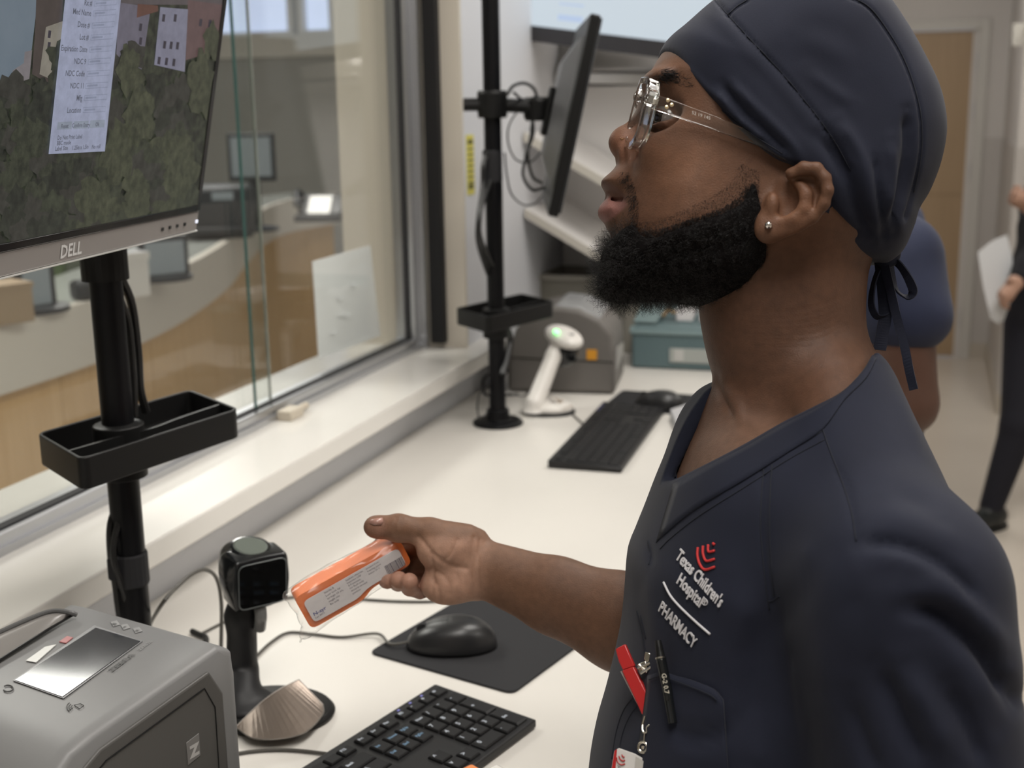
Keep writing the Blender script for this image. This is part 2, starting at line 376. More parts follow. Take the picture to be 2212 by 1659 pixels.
# ---- service window: frame, panes, channel
win = G().bb((-1.062, -1.0, 1.066), (-1.018, YE, 1.091)).bb((-1.062, YE-.05, 1.091), (-1.018, YE, 2.47)).bb((-1.062, -1.0, 2.47), (-1.018, YE, 2.5)).build('window_1', M_alu, kind='structure', bevel=.002)
def part(name, g, m, par, **k): return g.build(name, m, par, **k)
part('frame_rail', G().bb((-1.018, -1.0, 1.066), (-1.012, YE-.02, 1.076)), M_alu, win)
part('frame_rail', G().bb((-1.018, YE-.02, 1.066), (-1.005, YE, 2.5)), M_alu, win)
M_pane = film('window_glass', (.965, .98, .97), 1.0, .01, .006)
M_edge = mat('glass_edge_green', (.06, .13, .12), .15)
M_edge2 = mat('glass_edge_pale', (.55, .58, .54), .2)
def pane(x, y0, y1, m):
    p = part('pane', G().bb((x, y0, 1.085), (x+.005, y1, 2.47)), M_pane, win)
    part('pane_edge', G().bb((x, y0-.0012, 1.085), (x+.005, y0, 2.47)), m, p); part('pane_edge', G().bb((x, y1, 1.085), (x+.005, y1+.0012, 2.47)), m, p)
pane(-1.036, 1.752, YE-.05, M_edge)
pane(-1.050, -1.0, 1.825, M_edge2)
part('glazing_gasket', G().bb((-1.041, -1.0, 1.091), (-1.027, YE-.05, 1.0932)).bb((-1.041, YE-.052, 1.091), (-1.027, YE-.05, 2.47)), M_rubber, win)
part('window_latch', G().bb((-1.012, 1.78, 1.066), (-.985, 1.825, 1.083)).cyl((-.998, 1.825, 1.075), (-.998, 1.86, 1.075), .006), mat('latch_plastic', (.55, .49, .40), .4), win, bevel=.002)
struct('trim_4', G().bb((-1.2, YE, 1.066), (-1.062, YE+.012, 2.5)).bb((-1.018, YE, 1.066), (-.93, YE+.012, 2.5)).bb((-.93, YE-.0, 1.066), (-.922, YE+.012, 2.5)), M_beige)
xa, xb = ony(926, 300, YE)[0], ony(956, 300, YE)[0]
struct('trim_5', G().bb((xa, YE-.022, 1.078), (xb, YE, 2.5)), mat('black_brush_seal', (.006, .006, .007), .6), bevel=.002)
struct('trim_6', G().bb((-1.2, -1.0, 1.033), (-.87, YE+.16, 1.066)), M_white, bevel=.003)      # sill board
# warning label on the wall beside the window
lab = G(); p0 = onx(1006, 292, -.93); p1 = onx(1018, 420, -.93)
lab.bb((-.93, p0[1], p1[2]), (-.9285, p1[1]+.018, p0[2]))
lt = lab.build('wall_label', mat('yellow_label', (.66, .60, .12), .5), label='narrow vertical yellow label on the wall beside the window', cat='label')
gl = G()
for i in range(9):
    z = p1[2]+.012+i*(p0[2]-p1[2]-.02)/9
    gl.bb((-.9286, p0[1]+.006, z), (-.9282, p1[1]+.012, z+.004 if i not in (0, 8) else z+.010))
gl.build('label_print', mat('label_ink', (.12, .11, .03), .6), lt)

# sheet in a clear sleeve hung outside the glass
R_, T_ = frame(onx(676, 567, -1.075), (0, 1, 0), (0, 0, 1))
c_ = [onx(*p, -1.075) for p in ((676, 565), (800, 530), (822, 725), (690, 775))]
sh = G().prism(c_, (-.002, 0, 0)).build('hanging_sheet', mat('paper_white', (.90, .89, .90), .35, spec=.6), label='white sheet in a clear sleeve hanging outside the service window', cat='sheet')
rr = random.Random(3)
for i in range(5):
    a = rr.uniform(.15, .8); b = rr.uniform(.3, .85); c0 = c_[0]*(1-a)*(1-b)+c_[1]*a*(1-b)+c_[2]*a*b+c_[3]*(1-a)*b
    G().tube(spline([c0+(.003, 0, 0), c0+(.004, .012, -.006), c0+(.003, .03, -.002)], 4), .0012, 6).build('sleeve_crease', mat('sleeve_gloss', (.9, .9, .92), .1), sh)

# ---- reception: curved counter
curve = spline([(-2.55, -1.2), (-2.25, .3), (-2.12, 1.5), (-2.10, 2.3), (-2.11, 2.75), (-2.17, 3.1), (-2.28, 3.5), (-2.50, 4.1), (-2.80, 4.75), (-3.12, 5.5), (-3.25, 6.0), (-3.22, 6.5)], 8)
nrm = np.gradient(curve, axis=0); nrm /= np.linalg.norm(nrm, axis=1)[:, None]; nrm = np.stack([-nrm[:, 1], nrm[:, 0]], 1)  # towards -x
def band(o0, o1, z0, z1):
    a = curve+nrm*o0; b = curve+nrm*o1; m = len(curve); V = []
    for i in range(m): V += [(*a[i], z0), (*b[i], z0), (*b[i], z1), (*a[i], z1)]
    Fc = [(i*4+k, i*4+(k+1) % 4, i*4+4+(k+1) % 4, i*4+4+k) for i in range(m-1) for k in range(4)]+[(0, 3, 2, 1), (m*4-4, m*4-3, m*4-2, m*4-1)]
    return G().add(V, Fc)
rc = thing('reception_desk', 'long curved reception desk with white parapet and pale wood front beyond the glass', 'desk', (-2.3, 2.5, 0))
M_desk = mat('desk_solid_surface', (.66, .62, .55), .4); M_desktop = mat('desk_top_grey', (.42, .44, .42), .18)
band(0, .03, .905, 1.075).build('fascia', M_desk, rc)
# the wood front is veneered in tall panels
k = 0; step = 6
for i in range(0, len(curve)-1, step):
    j = min(i+step, len(curve)-1); sub = curve[i:j+1]; sn = nrm[i:j+1]; a = sub+sn*.035; b = sub+sn*.06
    if j < len(curve)-1: pass
    V = []
    for q in range(len(sub)): V += [(*a[q], .1), (*b[q], .1), (*b[q], .904), (*a[q], .904)]
    V = np.array(V); m = len(sub); d = (V[-4:]-V[-8:-4]); V[-4:] -= d/np.linalg.norm(d[0])*.003
    Fc = [(x*4+y, x*4+(y+1) % 4, x*4+4+(y+1) % 4, x*4+4+y) for x in range(m-1) for y in range(4)]+[(0, 3, 2, 1), (m*4-4, m*4-3, m*4-2, m*4-1)]
    G().add(V, Fc).build('panel', M_wood, rc)
band(.065, .09, 0, .90).build('carcass', M_desk, rc)
band(.03, .34, 1.045, 1.073).build('desktop', M_desktop, rc)
band(.09, .32, 0, 1.044).build('inner_body', M_desk, rc)

def desk_item(name, pxbase, w_, d_, h_, m, label, cat, rz=.35, z=1.073, parts=None):
    b = onz(*pxbase, z)
    t = thing(name, label, cat, (b[0], b[1], z+.001), rz); return t
def lgeo(par, name, g, m, **k):      # geometry given in the thing's own frame
    return obj(name, np.vstack(g.V), g.F, m, par, local=True, **k)
M_dk = mat('dark_plastic', (.03, .032, .036), .4); M_scr = mat('screen_grey_glow', (.22, .24, .25), .3, emit=(.30, .36, .38), estr=.18)
def rmon(px_, w_, h_, lift, label, scr=True, rz=.3):
    t = desk_item('computer_monitor', px_, w_, .1, h_, None, label, 'monitor', rz)
    lgeo(t, 'base', G().lathe([(.09, 0), (.09, .012), (.03, .02)]), M_dk)
    lgeo(t, 'stand', G().bb((-.02, -.015, .012), (.02, .015, lift+.1)), M_dk)
    lgeo(t, 'housing', G().bb((-w_/2, -.035, lift), (w_/2, -.01, lift+h_)), M_dk, bevel=.004)
    if scr: lgeo(t, 'screen', G().bb((-w_/2+.015, -.037, lift+.02), (w_/2-.015, -.035, lift+h_-.015)), M_scr)
    return t
rmon((556, 498), .19, .19, .20, 'small monitor with a lit screen at the far end of the reception desk')
rmon((350, 604), .15, .13, .0, 'dark monitor low on the reception desk just right of the black pole', True, 1.0)
rmon((72, 672), .10, .15, .0, 'grey-screened monitor on the reception desk under the large display', True, 1.1)
t = desk_item('box', (286, 640), .1, .1, .1, None, 'white carton on the reception desk right beside the black pole', 'box', 1.1)
lgeo(t, 'carton', G().bb((-.04, -.03, 0), (.04, .03, .115)), M_white, bevel=.002); lgeo(t, 'lid', G().bb((-.043, -.033, .1), (.043, .033, .12)), M_white)
t = desk_item('box', (12, 696), .1, .1, .1, None, 'pale wooden box at the left end of the reception desk', 'box', 1.2)
lgeo(t, 'carton', G().bb((-.05, -.05, 0), (.05, .05, .09)), mat('box_board', (.36, .27, .18), .6), bevel=.002); lgeo(t, 'lid', G().bb((-.053, -.053, .085), (.053, .053, .096)), mat('box_board', (.36, .27, .18), .6))
t = desk_item('desk_printer', (478, 512), .1, .1, .1, None, 'black desktop printer on the reception desk near its far bend', 'printer', .5)
lgeo(t, 'body', G().bb((-.13, -.1, 0), (.13, .1, .20)), M_dk, bevel=.02); lgeo(t, 'paper_tray', G().bb((-.1, -.15, .03), (.1, -.1, .05)), M_dk, bevel=.004)
lgeo(t, 'display', G().bb((-.02, -.102, .15), (.06, -.1, .18)), M_scr)
t = desk_item('desk_phone', (690, 478), .1, .1, .1, None, 'black telephone with white face at the far end of the reception desk', 'phone', .25)
lgeo(t, 'body', G().bb((-.10, -.06, 0), (.10, .08, .03)).prism([(-.10, .0, .03), (.10, .0, .03), (.10, .08, .11), (-.10, .08, .11)], (0, .02, 0)), M_dk, bevel=.01)
lgeo(t, 'face', G().prism([(-.05, -.012, .035), (.05, -.012, .035), (.05, .06, .105), (-.05, .06, .105)], (0, .004, 0)), M_white)
lgeo(t, 'handset', G().tube(spline([(-.09, -.02, .07), (-.1, .03, .12), (-.09, .07, .11)], 5), .016, 10), M_dk)
# objects behind the desk
t = thing('office_chair', 'green upholstered chair back behind the reception desk', 'chair', tuple(np.append(onz(158, 590, 1.04)[:2], 0)), 1.9)
M_green = mat('green_upholstery', (.07, .11, .045), .8, sheen=.3)
lgeo(t, 'backrest', G().bb((-.16, -.03, .72), (.16, .03, 1.24)), M_green, bevel=.025, segs=3); lgeo(t, 'seat', G().bb((-.22, -.45, .42), (.22, -.02, .5)), M_green, bevel=.02)
lgeo(t, 'column', G().cyl((0, -.22, .08), (0, -.22, .42), .03), M_dk)
for a in range(5): lgeo(t, 'leg', G().tube([(0, -.22, .09), (.28*math.cos(a*1.257), -.22+.28*math.sin(a*1.257), .03)], .02, 8), M_dk)
t = desk_item('bag', (205, 646), .1, .1, .1, None, 'small black zip bag on the reception desk left of the black pole', 'bag', 1.1)
lgeo(t, 'body', G().bb((-.06, -.03, 0), (.06, .03, .055)), M_dk, bevel=.015, segs=3); lgeo(t, 'handle', G().tube(spline([(-.03, 0, .05), (-.02, 0, .07), (.02, 0, .07), (.03, 0, .05)], 4), .004, 6), M_dk)

# ---- maple door at the end of the corridor
dx0, dx1 = -.62+.04, ony(2094, 400, 7.95)[0]
dr = G().bb((dx0, 7.955, .008), (dx1, 8.0, 1.93)).build('door_1', M_woodd, kind='structure')
dp = ony(2060, 420, 7.95)[2]
part('kick_seam', G().bb((dx0, 7.953, dp-.004), (dx1, 7.955, dp)), mat('door_seam', (.22, .15, .08), .5), dr)
for zz in (.25, ony(2080, 370, 7.95)[2], ony(2090, 240, 7.95)[2], 1.75): part('hinge', G().cyl((dx1+.004, 7.945, zz-.05), (dx1+.004, 7.945, zz+.05), .010, 10), M_alu, dr)
part('door_handle', G().cyl((dx0+.07, 7.955, 1.0), (dx0+.07, 7.91, 1.0), .01).tube([(dx0+.07, 7.91, 1.0), (dx0+.19, 7.91, 1.0)], .009, 8), M_alu, dr)
struct('trim_7', G().bb((dx1+.002, 7.925, 0), (dx1+.06, 7.955, 1.99)).bb((dx0-.06, 7.925, 0), (dx0-.002, 7.955, 1.99)).bb((dx0-.002, 7.925, 1.932), (dx1+.002, 7.955, 1.99)), mat('door_frame_paint', (.58, .56, .52), .4), bevel=.003)
b = ony(2200, 75, 6.544)
sw = G().bb((b[0]-.025, 6.535, b[2]-.05), (b[0]+.025, 6.55, b[2]+.05)).build('wall_switch', M_wallpale, bevel=.003, label='small white wall plate high on the corridor wall at the right edge', cat='switch')
G().bb((b[0]-.010, 6.529, b[2]-.022), (b[0]+.010, 6.535, b[2]+.022)).build('rocker', M_wallpale, sw)

# ---- ceiling fixtures
PLACE = ['directly above the near label printer and keyboard', 'above the far grey printer', 'above the middle of the corridor', 'nearest the maple door', 'behind the standing man over the open room', 'over the near bend of the reception desk', 'over the middle of the reception desk', 'farthest away by the reception windows']
for (px_, py_, pw_), pn_ in zip(PANELS, PLACE):
    t = thing('ceiling_light', 'white ceiling light panel '+pn_, 'light', (px_, py_, CEIL-.025), 0, 'ceiling light panels')
    lgeo(t, 'frame', G().bb((-.31, -.61, 0), (-.29, .61, .025)).bb((.29, -.61, 0), (.31, .61, .025)).bb((-.29, -.61, 0), (.29, -.59, .025)).bb((-.29, .59, 0), (.29, .61, .025)), M_white)
    lgeo(t, 'diffuser', G().bb((-.29, -.59, .012), (.29, .59, .016)), mat('diffuser_glow', (.9, .9, .88), .5, emit=(1, .95, .88), estr=3.0))

# ================================================================ worktop
ZC = .956
wt = thing('worktop', 'long white worktop running under the service window', 'counter', (-.6, 1.0, 0))
G().bb((-.929, -1.4, ZC-.04), (-.25, 3.21, ZC)).build('counter_slab', M_counter, wt, bevel=.004)
for y in (-1.38, -.2, .95, 2.1, 3.17): G().bb((-.92, y, 0), (-.31, y+.03, ZC-.041)).build('support_panel', M_desk, wt)
G().bb((-.925, -1.35, .1), (-.905, 3.15, ZC-.041)).build('modesty_panel', M_desk, wt)
# ================================================================ pole stands
def pole_stand(x, y, ztray, ztop, label, far, tcx, tcy):
    t = thing('monitor_pole', label, 'stand', (x, y, ZC))
    r = .0165
    G().cyl((x, y, ZC+.004), (x, y, ztop), r, 32).build('pole', M_blackm, t, bevel=.001)
    G().lathe([(.05, 0), (.05, .004), (.045, .008), (.024, .010), (.022, .03)], (x, y, ZC+.0005), n=40).build('base_plate', M_blackm, t, bevel=.001)
    # accessory tray, long side along tcx direction
    a1_, a2_ = math.radians(tcx[0]), math.radians(tcx[1]); R = np.array([[math.cos(a1_), math.cos(a2_), 0], [math.sin(a1_), math.sin(a2_), 0], [0, 0, 1.]]); c = np.array([x+tcy[0], y+tcy[1], ztray])
    L_, W_, H_ = .222, .128, .032
    out = rrect(L_, W_, .012, 4)
    def ring(g, inner, z0, z1, off=(0, 0)):
        o = out; i_ = inner; m = len(o); V = [(*p, z1) for p in o]+[(*p, z1) for p in i_]+[(*p, z0) for p in o]+[(*p, z0) for p in i_]
        Fc = [(k, (k+1) % m, m+(k+1) % m, m+k) for k in range(m)]+[(2*m+k, 3*m+k, 3*m+(k+1) % m, 2*m+(k+1) % m) for k in range(m)]+[(k, 2*m+k, 2*m+(k+1) % m, (k+1) % m) for k in range(m)]+[(m+k, m+(k+1) % m, 3*m+(k+1) % m, 3*m+k) for k in range(m)]
        return g.add(np.array(V)@R.T+c, Fc)
    g = ring(G(), rrect(L_-.008, W_-.008, .009, 4), -H_, 0)
    tr = g.build('tray_rim', M_black, t, bevel=.0012)
    G().prism(np.hstack([rrect(L_-.006, W_-.006, .009, 4), np.full((20, 1), -H_+.001)])@R.T+c, (0, 0, .004)).build('tray_floor', M_black, tr)
    d = spline([(-L_/2+.003, -.020), (-.045, -.024), (0, -.030), (.045, -.024), (L_/2-.003, -.020)], 6); V = []
    for p in d: V += [(p[0], p[1]-.002, -H_+.004), (p[0], p[1]+.002, -H_+.004), (p[0], p[1]+.002, -.002), (p[0], p[1]-.002, -.002)]
    G().add(np.array(V)@R.T+c, [(i*4+k, i*4+(k+1) % 4, i*4+4+(k+1) % 4, i*4+4+k) for i in range(len(d)-1) for k in range(4)]).build('tray_divider', M_black, tr)
    G().lathe([(.026, -H_-.02), (.026, .004), (.021, .006)], (x, y, ztray), n=28).build('collar', M_black, t, bevel=.001)
    gk = G().cyl((x, y-.02, ztray-.02), (x, y-.045, ztray-.02), .011, 12); gk.build('clamp_knob', M_black, t, bevel=.002)
    return t
np_x, np_y = -.79, 1.062
tn = pole_stand(np_x, np_y, 1.253, 1.92, 'thick black monitor pole with tray, nearest the camera', 0, (78.6, 147), (.004, .034))
tf = pole_stand(np_x, 2.256, 1.182, 2.05, 'slim black monitor pole with tray, beyond the white scanner', 1, (72, 140), (-.006, .075))

def wpath(pts, z=None, x=None, n=6): # smooth world path through picture points lying on a plane
    return spline([onz(*p, z) if z is not None else onx(*p, x) for p in pts], n)
M_cable = mat('grey_cable', (.09, .085, .075), .45); M_cblk = mat('black_cable', (.01, .01, .01), .4)
# cable bundle with velcro on the near pole
g = G().tube(wpath([(262, 600), (285, 660), (298, 760), (303, 840), (316, 890)], x=-.785), .0045, 8).tube(wpath([(258, 640), (278, 700), (288, 800), (292, 900)], x=-.78), .0035, 8)
g.tube(wpath([(262, 1075), (240, 1130), (240, 1200), (250, 1260), (262, 1340), (285, 1385)], x=-.80), .0042, 8).tube(wpath([(268, 1090), (248, 1160), (246, 1210), (268, 1280), (285, 1360)], x=-.79), .0035, 8)
cb = g.build('cable_bundle', M_cblk, label='black cable bundle strapped to the nearest pole', cat='cable')
G().lathe([(.0178, -.018), (.0186, -.016), (.0186, .016), (.0178, .018)], (-.790, 1.062, onx(285, 1225, -.79)[2]), n=20).build('cable_strap', M_rubber, cb)
q_ = onx(243, 1225, -.80); G().box(q_+(.004, 0, 0), (.012, .016, .026)).build('strap_buckle', M_rubber, cb, bevel=.003)
# far pole cables
g = G().tube(wpath([(1062, 300), (1046, 350), (1044, 400), (1035, 470), (1034, 520), (1048, 570), (1064, 610)], x=-.80), .006, 8)
g.tube(wpath([(1064, 380), (1040, 450), (1036, 500), (1050, 545), (1066, 580)], x=-.79), .004, 8)
g.tube(wpath([(1090, 700), (1102, 730), (1096, 770), (1086, 810)], x=-.77), .007, 8)
g.tube(wpath([(1060, 830), (1036, 850), (1032, 890), (1042, 905), (1060, 880)], x=-.80), .0018, 6).tube(wpath([(1100, 850), (1130, 855), (1150, 840)], x=-.76), .0018, 6)
cb = g.build('cable_bundle', M_cblk, label='black cable bundle running down the far slim pole', cat='cable')
G().lathe([(.0178, -.03), (.0188, -.026), (.0188, .026), (.0178, .03)], (-.792, 2.256, onx(1060, 360, -.79)[2]), n=20).build('cable_strap', M_rubber, cb)

# ================================================================ display on the near pole
o_c = onx(425, 497, -.715)
hdir = np.array([-math.sin(math.radians(8)), math.cos(math.radians(8)), 0])      # along the lower edge, away from the camera
tl = math.radians(12); nx = np.array([math.cos(math.radians(8)), math.sin(math.radians(8)), 0])
vdir = nx*math.sin(tl)+np.array([0, 0, math.cos(tl)]); ndir = nx*math.cos(tl)-np.array([0, 0, math.sin(tl)])
R_, T_ = frame(o_c, hdir, vdir)      # local: x along edge (0 = right corner, negative to the left), y up, z out of the screen
if np.dot(R_[:, 2], ndir) < 0: raise SystemExit('frame')
def P2(px, py, z=0): # picture point -> local screen coordinates
    p = onplane(px, py, o_c+R_[:, 2]*z, R_[:, 2]); q = (p-o_c)@R_; return np.array([q[0], q[1]])
MW, MH = .525, .345
dm = thing('computer_display', 'large silver-edged computer display mounted high on the nearest pole', 'monitor', tuple(T_((-MW/2, 0, -.02))))
inn_r = P2(413, 462)[0]; inn_b = P2(200, 513)[1]
print('bezel', inn_r, inn_b, P2(490, 60), P2(0, 600))
def slab(x0, y0, x1, y1, z0, z1): return G().prism(T_([(x0, y0, z0), (x1, y0, z0), (x1, y1, z0), (x0, y1, z0)]), R_[:, 2]*(z1-z0))
M_silver = mat('silver_plastic', (.30, .28, .27), .35, metal=.35)
slab(-MW, 0, 0, MH, -.03, -.0035).build('housing', M_blackm, dm, bevel=.004)
slab(-MW, 0, 0, .020, -.0034, 0).build('lower_bezel', M_silver, dm, bevel=.0015)
slab(-MW, -.001, 0, .0, -.02, .001).build('silver_lip', mat('silver_edge', (.7, .7, .68), .3, metal=.5), dm)
slab(-.009, .0201, 0, MH, -.0034, .0012).build('side_bezel', M_blackg, dm, bevel=.001)
slab(-MW, .0201, -MW+.009, MH, -.0034, .0012).build('side_bezel', M_blackg, dm, bevel=.001)
slab(-MW+.009, MH-.009, -.009, MH, -.0034, .0012).build('top_bezel', M_blackg, dm, bevel=.001)
slab(-MW+.009, .0201, -.009, .027, -.0034, .0012).build('inner_bezel', M_blackg, dm, bevel=.0008)
def mtext(s, o, size, m, par, name='lettering', R=None, bold=0, T=T_, z=.0015, shear=0, ext=0):
    V, Fc = text_geo(s, size, bold); V = V.copy(); V[:, 0] += shear*V[:, 1]; V[:, :2] += o; V[:, 2] = z
    return obj(name, T(V), Fc, m, par)
pl = P2(128, 562)
mtext('DELL', (pl[0], .0045), .0155, mat('logo_silver', (.72, .72, .72), .3, metal=.3), dm, bold=.0004, z=.0004)
for i in range(5):
    q = P2(350+i*16 if i < 4 else 424, 498-i*3.4 if i < 4 else 478)
    slab(q[0]-.002, .008, q[0]+.002, .011, 0, .001).build('menu_button', M_blackg if i < 4 else mat('power_led', (.8, .85, 1), .3, emit=(.8, .85, 1), estr=.8), dm)
# picture on the panel: wallpaper of a hill town above trees, with a form window
def scr_mat(name, c1, c2, sc, det=8, e=1.0, lo=.35, hi=.65):
    m = bpy.data.materials.new(name); m.use_nodes = True; N = m.node_tree.nodes; L = m.node_tree.links; p = N['Principled BSDF']
    p.inputs['Base Color'].default_value = (.01, .01, .01, 1); p.inputs['Roughness'].default_value = .35; p.inputs['Specular IOR Level'].default_value = .35
    tc = N.new('ShaderNodeTexCoord'); n = N.new('ShaderNodeTexNoise'); n.inputs['Scale'].default_value = sc; n.inputs['Detail'].default_value = det; n.inputs['Roughness'].default_value = .62
    L.new(tc.outputs['Object'], n.inputs[0]); r = N.new('ShaderNodeValToRGB'); r.color_ramp.elements[0].position = lo; r.color_ramp.elements[1].position = hi
    r.color_ramp.elements[0].color = (*c1, 1); r.color_ramp.elements[1].color = (*c2, 1); L.new(n.outputs[0], r.inputs[0])
    L.new(r.outputs[0], p.inputs['Emission Color']); p.inputs['Emission Strength'].default_value = e; return m
E_tree = scr_mat('picture_trees', (.008, .010, .008), (.050, .058, .036), 95, det=12, e=1.0, lo=.38, hi=.68)
E_tree2 = scr_mat('picture_trees_light', (.026, .031, .019), (.085, .092, .055), 95, det=12, e=1.0, lo=.36, hi=.70)
E_sky = scr_mat('picture_sky', (.11, .15, .19), (.19, .23, .27), 3, e=1.0)
def eflat(name, c): return scr_mat(name, tuple(x*.8 for x in c), c, 90)
scn = slab(-MW+.009, .027, -.009, MH-.009, -.0034, .0001).build('screen', E_tree, dm)
def poly(name, pts, m, z, spl=False):
    q = np.array([P2(*p) for p in pts]); q[:, 0] = np.clip(q[:, 0], -MW+.009, -.0092); q[:, 1] = np.clip(q[:, 1], .0272, MH-.0092)
    V = T_(np.hstack([q, np.full((len(q), 1), z)])); return obj(name, V, [tuple(range(len(q)))], m, scn)
poly('picture_sky', [(-420, -180), (75, -180), (78, 20), (68, 105), (55, 150), (20, 180), (0, 215), (-60, 230), (-420, 330)], E_sky, .0003)
poly('picture_tower', [(80, -80), (140, -80), (128, 120), (122, 190), (68, 160), (75, 60)], eflat('picture_brick', (.07, .055, .05)), .0004)
poly('picture_house', [(98, 58), (135, 45), (118, 175), (84, 160)], eflat('picture_cream', (.26, .24, .20)), .0005)
poly('picture_house', [(52, 112), (68, 108), (62, 170), (20, 185), (26, 152), (50, 136)], eflat('picture_pale', (.22, .20, .21)), .0005)
poly('picture_house', [(255, 5), (325, 15), (305, 150), (250, 120)], eflat('picture_mauve', (.15, .14, .18)), .0004)
poly('picture_house', [(345, 15), (405, 20), (398, 155), (332, 140)], eflat('picture_white', (.22, .22, .29)), .0005)
poly('picture_house', [(405, 0), (480, 10), (470, 110), (400, 130)], eflat('picture_rose', (.13, .08, .08)), .0004)
poly('picture_house', [(255, -90), (490, -120), (488, 12), (255, 10)], eflat('picture_dusk', (.10, .085, .09)), .00035)
poly('picture_roof', [(296, 8), (340, 12), (340, 24), (294, 38)], eflat('picture_terracotta', (.13, .06, .045)), .0006)
for i, (x, y) in enumerate([(300, 50), (300, 80), (352, 88), (366, 89), (380, 90), (350, 30), (375, 30), (103, 65), (102, 90), (430, 40), (450, 42), (340, 122), (356, 124), (372, 126)]):
    poly('picture_window', [(x, y), (x+6, y+1), (x+4, y+17), (x-2, y+16)], eflat('picture_dark', (.04, .035, .05)), .0007)
tones = [scr_mat('picture_leaf_%s' % n_, c1, c2, 110, det=12, e=1.0, lo=.36, hi=.70) for n_, c1, c2 in (('deep', (.008, .010, .008), (.034, .040, .028)), ('mid', (.016, .020, .013), (.056, .064, .040)), ('olive', (.026, .031, .018), (.078, .084, .050)), ('dusk', (.022, .022, .018), (.050, .050, .042)))]
rt = random.Random(21); zz_ = .0008
def clump(cx, cy, rx, ry, m):
    global zz_
    zz_ += .000004; pts = []
    for k in range(22):
        t_ = 2*math.pi*k/22; r_ = 1+.16*math.sin(5*t_+cx)+.10*math.sin(9*t_+cy)+rt.uniform(-.05, .05); pts.append((cx+rx*r_*math.cos(t_), cy+ry*r_*math.sin(t_)))
    poly('picture_foliage', pts, m, zz_)
for cy in range(120, 520, 26):
    for k in range(9):
        cx = -20+k*52+rt.uniform(-20, 20)
        if cx > 225 and cy < 190 and not (240 < cx < 300): continue
        if cx < 110 and cy < 200+(-cx*.2): continue
        right = cx > 210+(cy-300)*-.25
        m = rt.choice([2, 2, 1, 3, 0]) if right else rt.choice([0, 1, 1, 3, 0])
        clump(cx, cy, rt.uniform(18, 34), rt.uniform(24, 44), tones[m])
for cx, cy, rx, ry in ((275, 150, 24, 52), (300, 250, 32, 60), (430, 180, 26, 70), (455, 90, 18, 40), (200, 430, 40, 50), (390, 360, 36, 60), (250, 340, 34, 56), (60, 300, 36, 40)): clump(cx, cy, rx, ry, tones[2 if cx > 150 else 1])
E_form = eflat('form_lilac', (.37, .40, .54)); E_line = eflat('form_line', (.27, .30, .41)); E_ink = eflat('form_ink', (.12, .13, .17)); E_fb = eflat('form_button', (.30, .34, .42))
fw = poly('form_window', [(150, -140), (272, -150), (222, 326), (100, 332)], E_form, .0019)
def lerpf(u, v): # position inside the form window, u across, v down
    a = np.array((150, -140.))*(1-u)+np.array((272, -150.))*u; b = np.array((100, 332.))*(1-u)+np.array((222, 326.))*u; return a*(1-v)+b*v
rows = [('Patient', .20), ('Prescriber', .265), ('Rx #', .32), ('Med Name', .365), ('Dose #', .42), ('Lot #', .475), ('Expiration Date', .53), ('NDC 9', .585), ('NDC Code', .64), ('NDC 11', .695), ('Mfg', .75), ('Location', .805)]
for s, v in rows:
    q = P2(*lerpf(.50, v)); V, Fc = text_geo(s, .0062, .0001); V = V.copy(); V[:, 0] += q[0]-V[:, 0].max()-.001; V[:, 1] += q[1]-.002; V[:, 2] = .0023
    obj('form_text', T_(V), Fc, E_ink, dm)
    poly('form_field', [lerpf(.53, v-.012), lerpf(.93, v-.012), lerpf(.93, v+.014), lerpf(.53, v+.014)], E_line, .0020)
    poly('form_field', [lerpf(.535, v-.009), lerpf(.925, v-.009), lerpf(.925, v+.011), lerpf(.535, v+.011)], E_form, .0021)
    poly('form_entry', [lerpf(.55, v-.004), lerpf(.74, v-.004), lerpf(.74, v+.005), lerpf(.55, v+.005)], E_line, .0022)
for i, s in enumerate(('Reset', 'Confirm Entry', 'Ok')):
    u = .10+.29*i; poly('form_button', [lerpf(u, .855), lerpf(u+.26, .855), lerpf(u+.26, .89), lerpf(u, .89)], E_fb, .0020)
    q = P2(*lerpf(u+.13, .873)); V, Fc = text_geo(s, .0048, .0001); V = V.copy(); V[:, 0] += q[0]-V[:, 0].max()/2; V[:, 1] += q[1]-.0018; V[:, 2] = .0023; obj('form_text', T_(V), Fc, E_ink, dm)
for s, u, v in (('Do Not Print Label', .12, .925), ('BBC mode', .12, .95), ('Label Size', .1, .975), ('1.25in x 1.5in', .4, .975), ('No roll', .75, .975)):
    q = P2(*lerpf(u, v)); V, Fc = text_geo(s, .0048, .0001); V = V.copy(); V[:, 0] += q[0]; V[:, 1] += q[1]-.0018; V[:, 2] = .0023; obj('form_text', T_(V), Fc, E_ink, dm)
# bracket from pole to housing
bc = T_((-.26, .13, -.03))
G().box(T_((-.26, .13, -.036)), (.10, .10, .008), R_).build('mount_plate', M_black, dm)
pz = bc[2]-.02
G().tube([bc, np.array([(bc[0]+np_x)/2, (bc[1]+np_y)/2, pz]), np.array([np_x, np_y, pz])], .014, 12).build('mount_arm', M_black, dm)
G().lathe([(.024, -.025), (.026, -.02), (.026, .02), (.024, .025)], (np_x, np_y, pz), n=24).build('mount_clamp', M_black, dm)
# power cable below the display, pole bracket cover
pz2 = onx(230, 560, np_x)[2]
G().lathe([(.0235, -.055), (.0235, .03), (.02, .034)], (np_x, np_y, pz2+.035), n=24).build('pole_sleeve', M_black, tn)

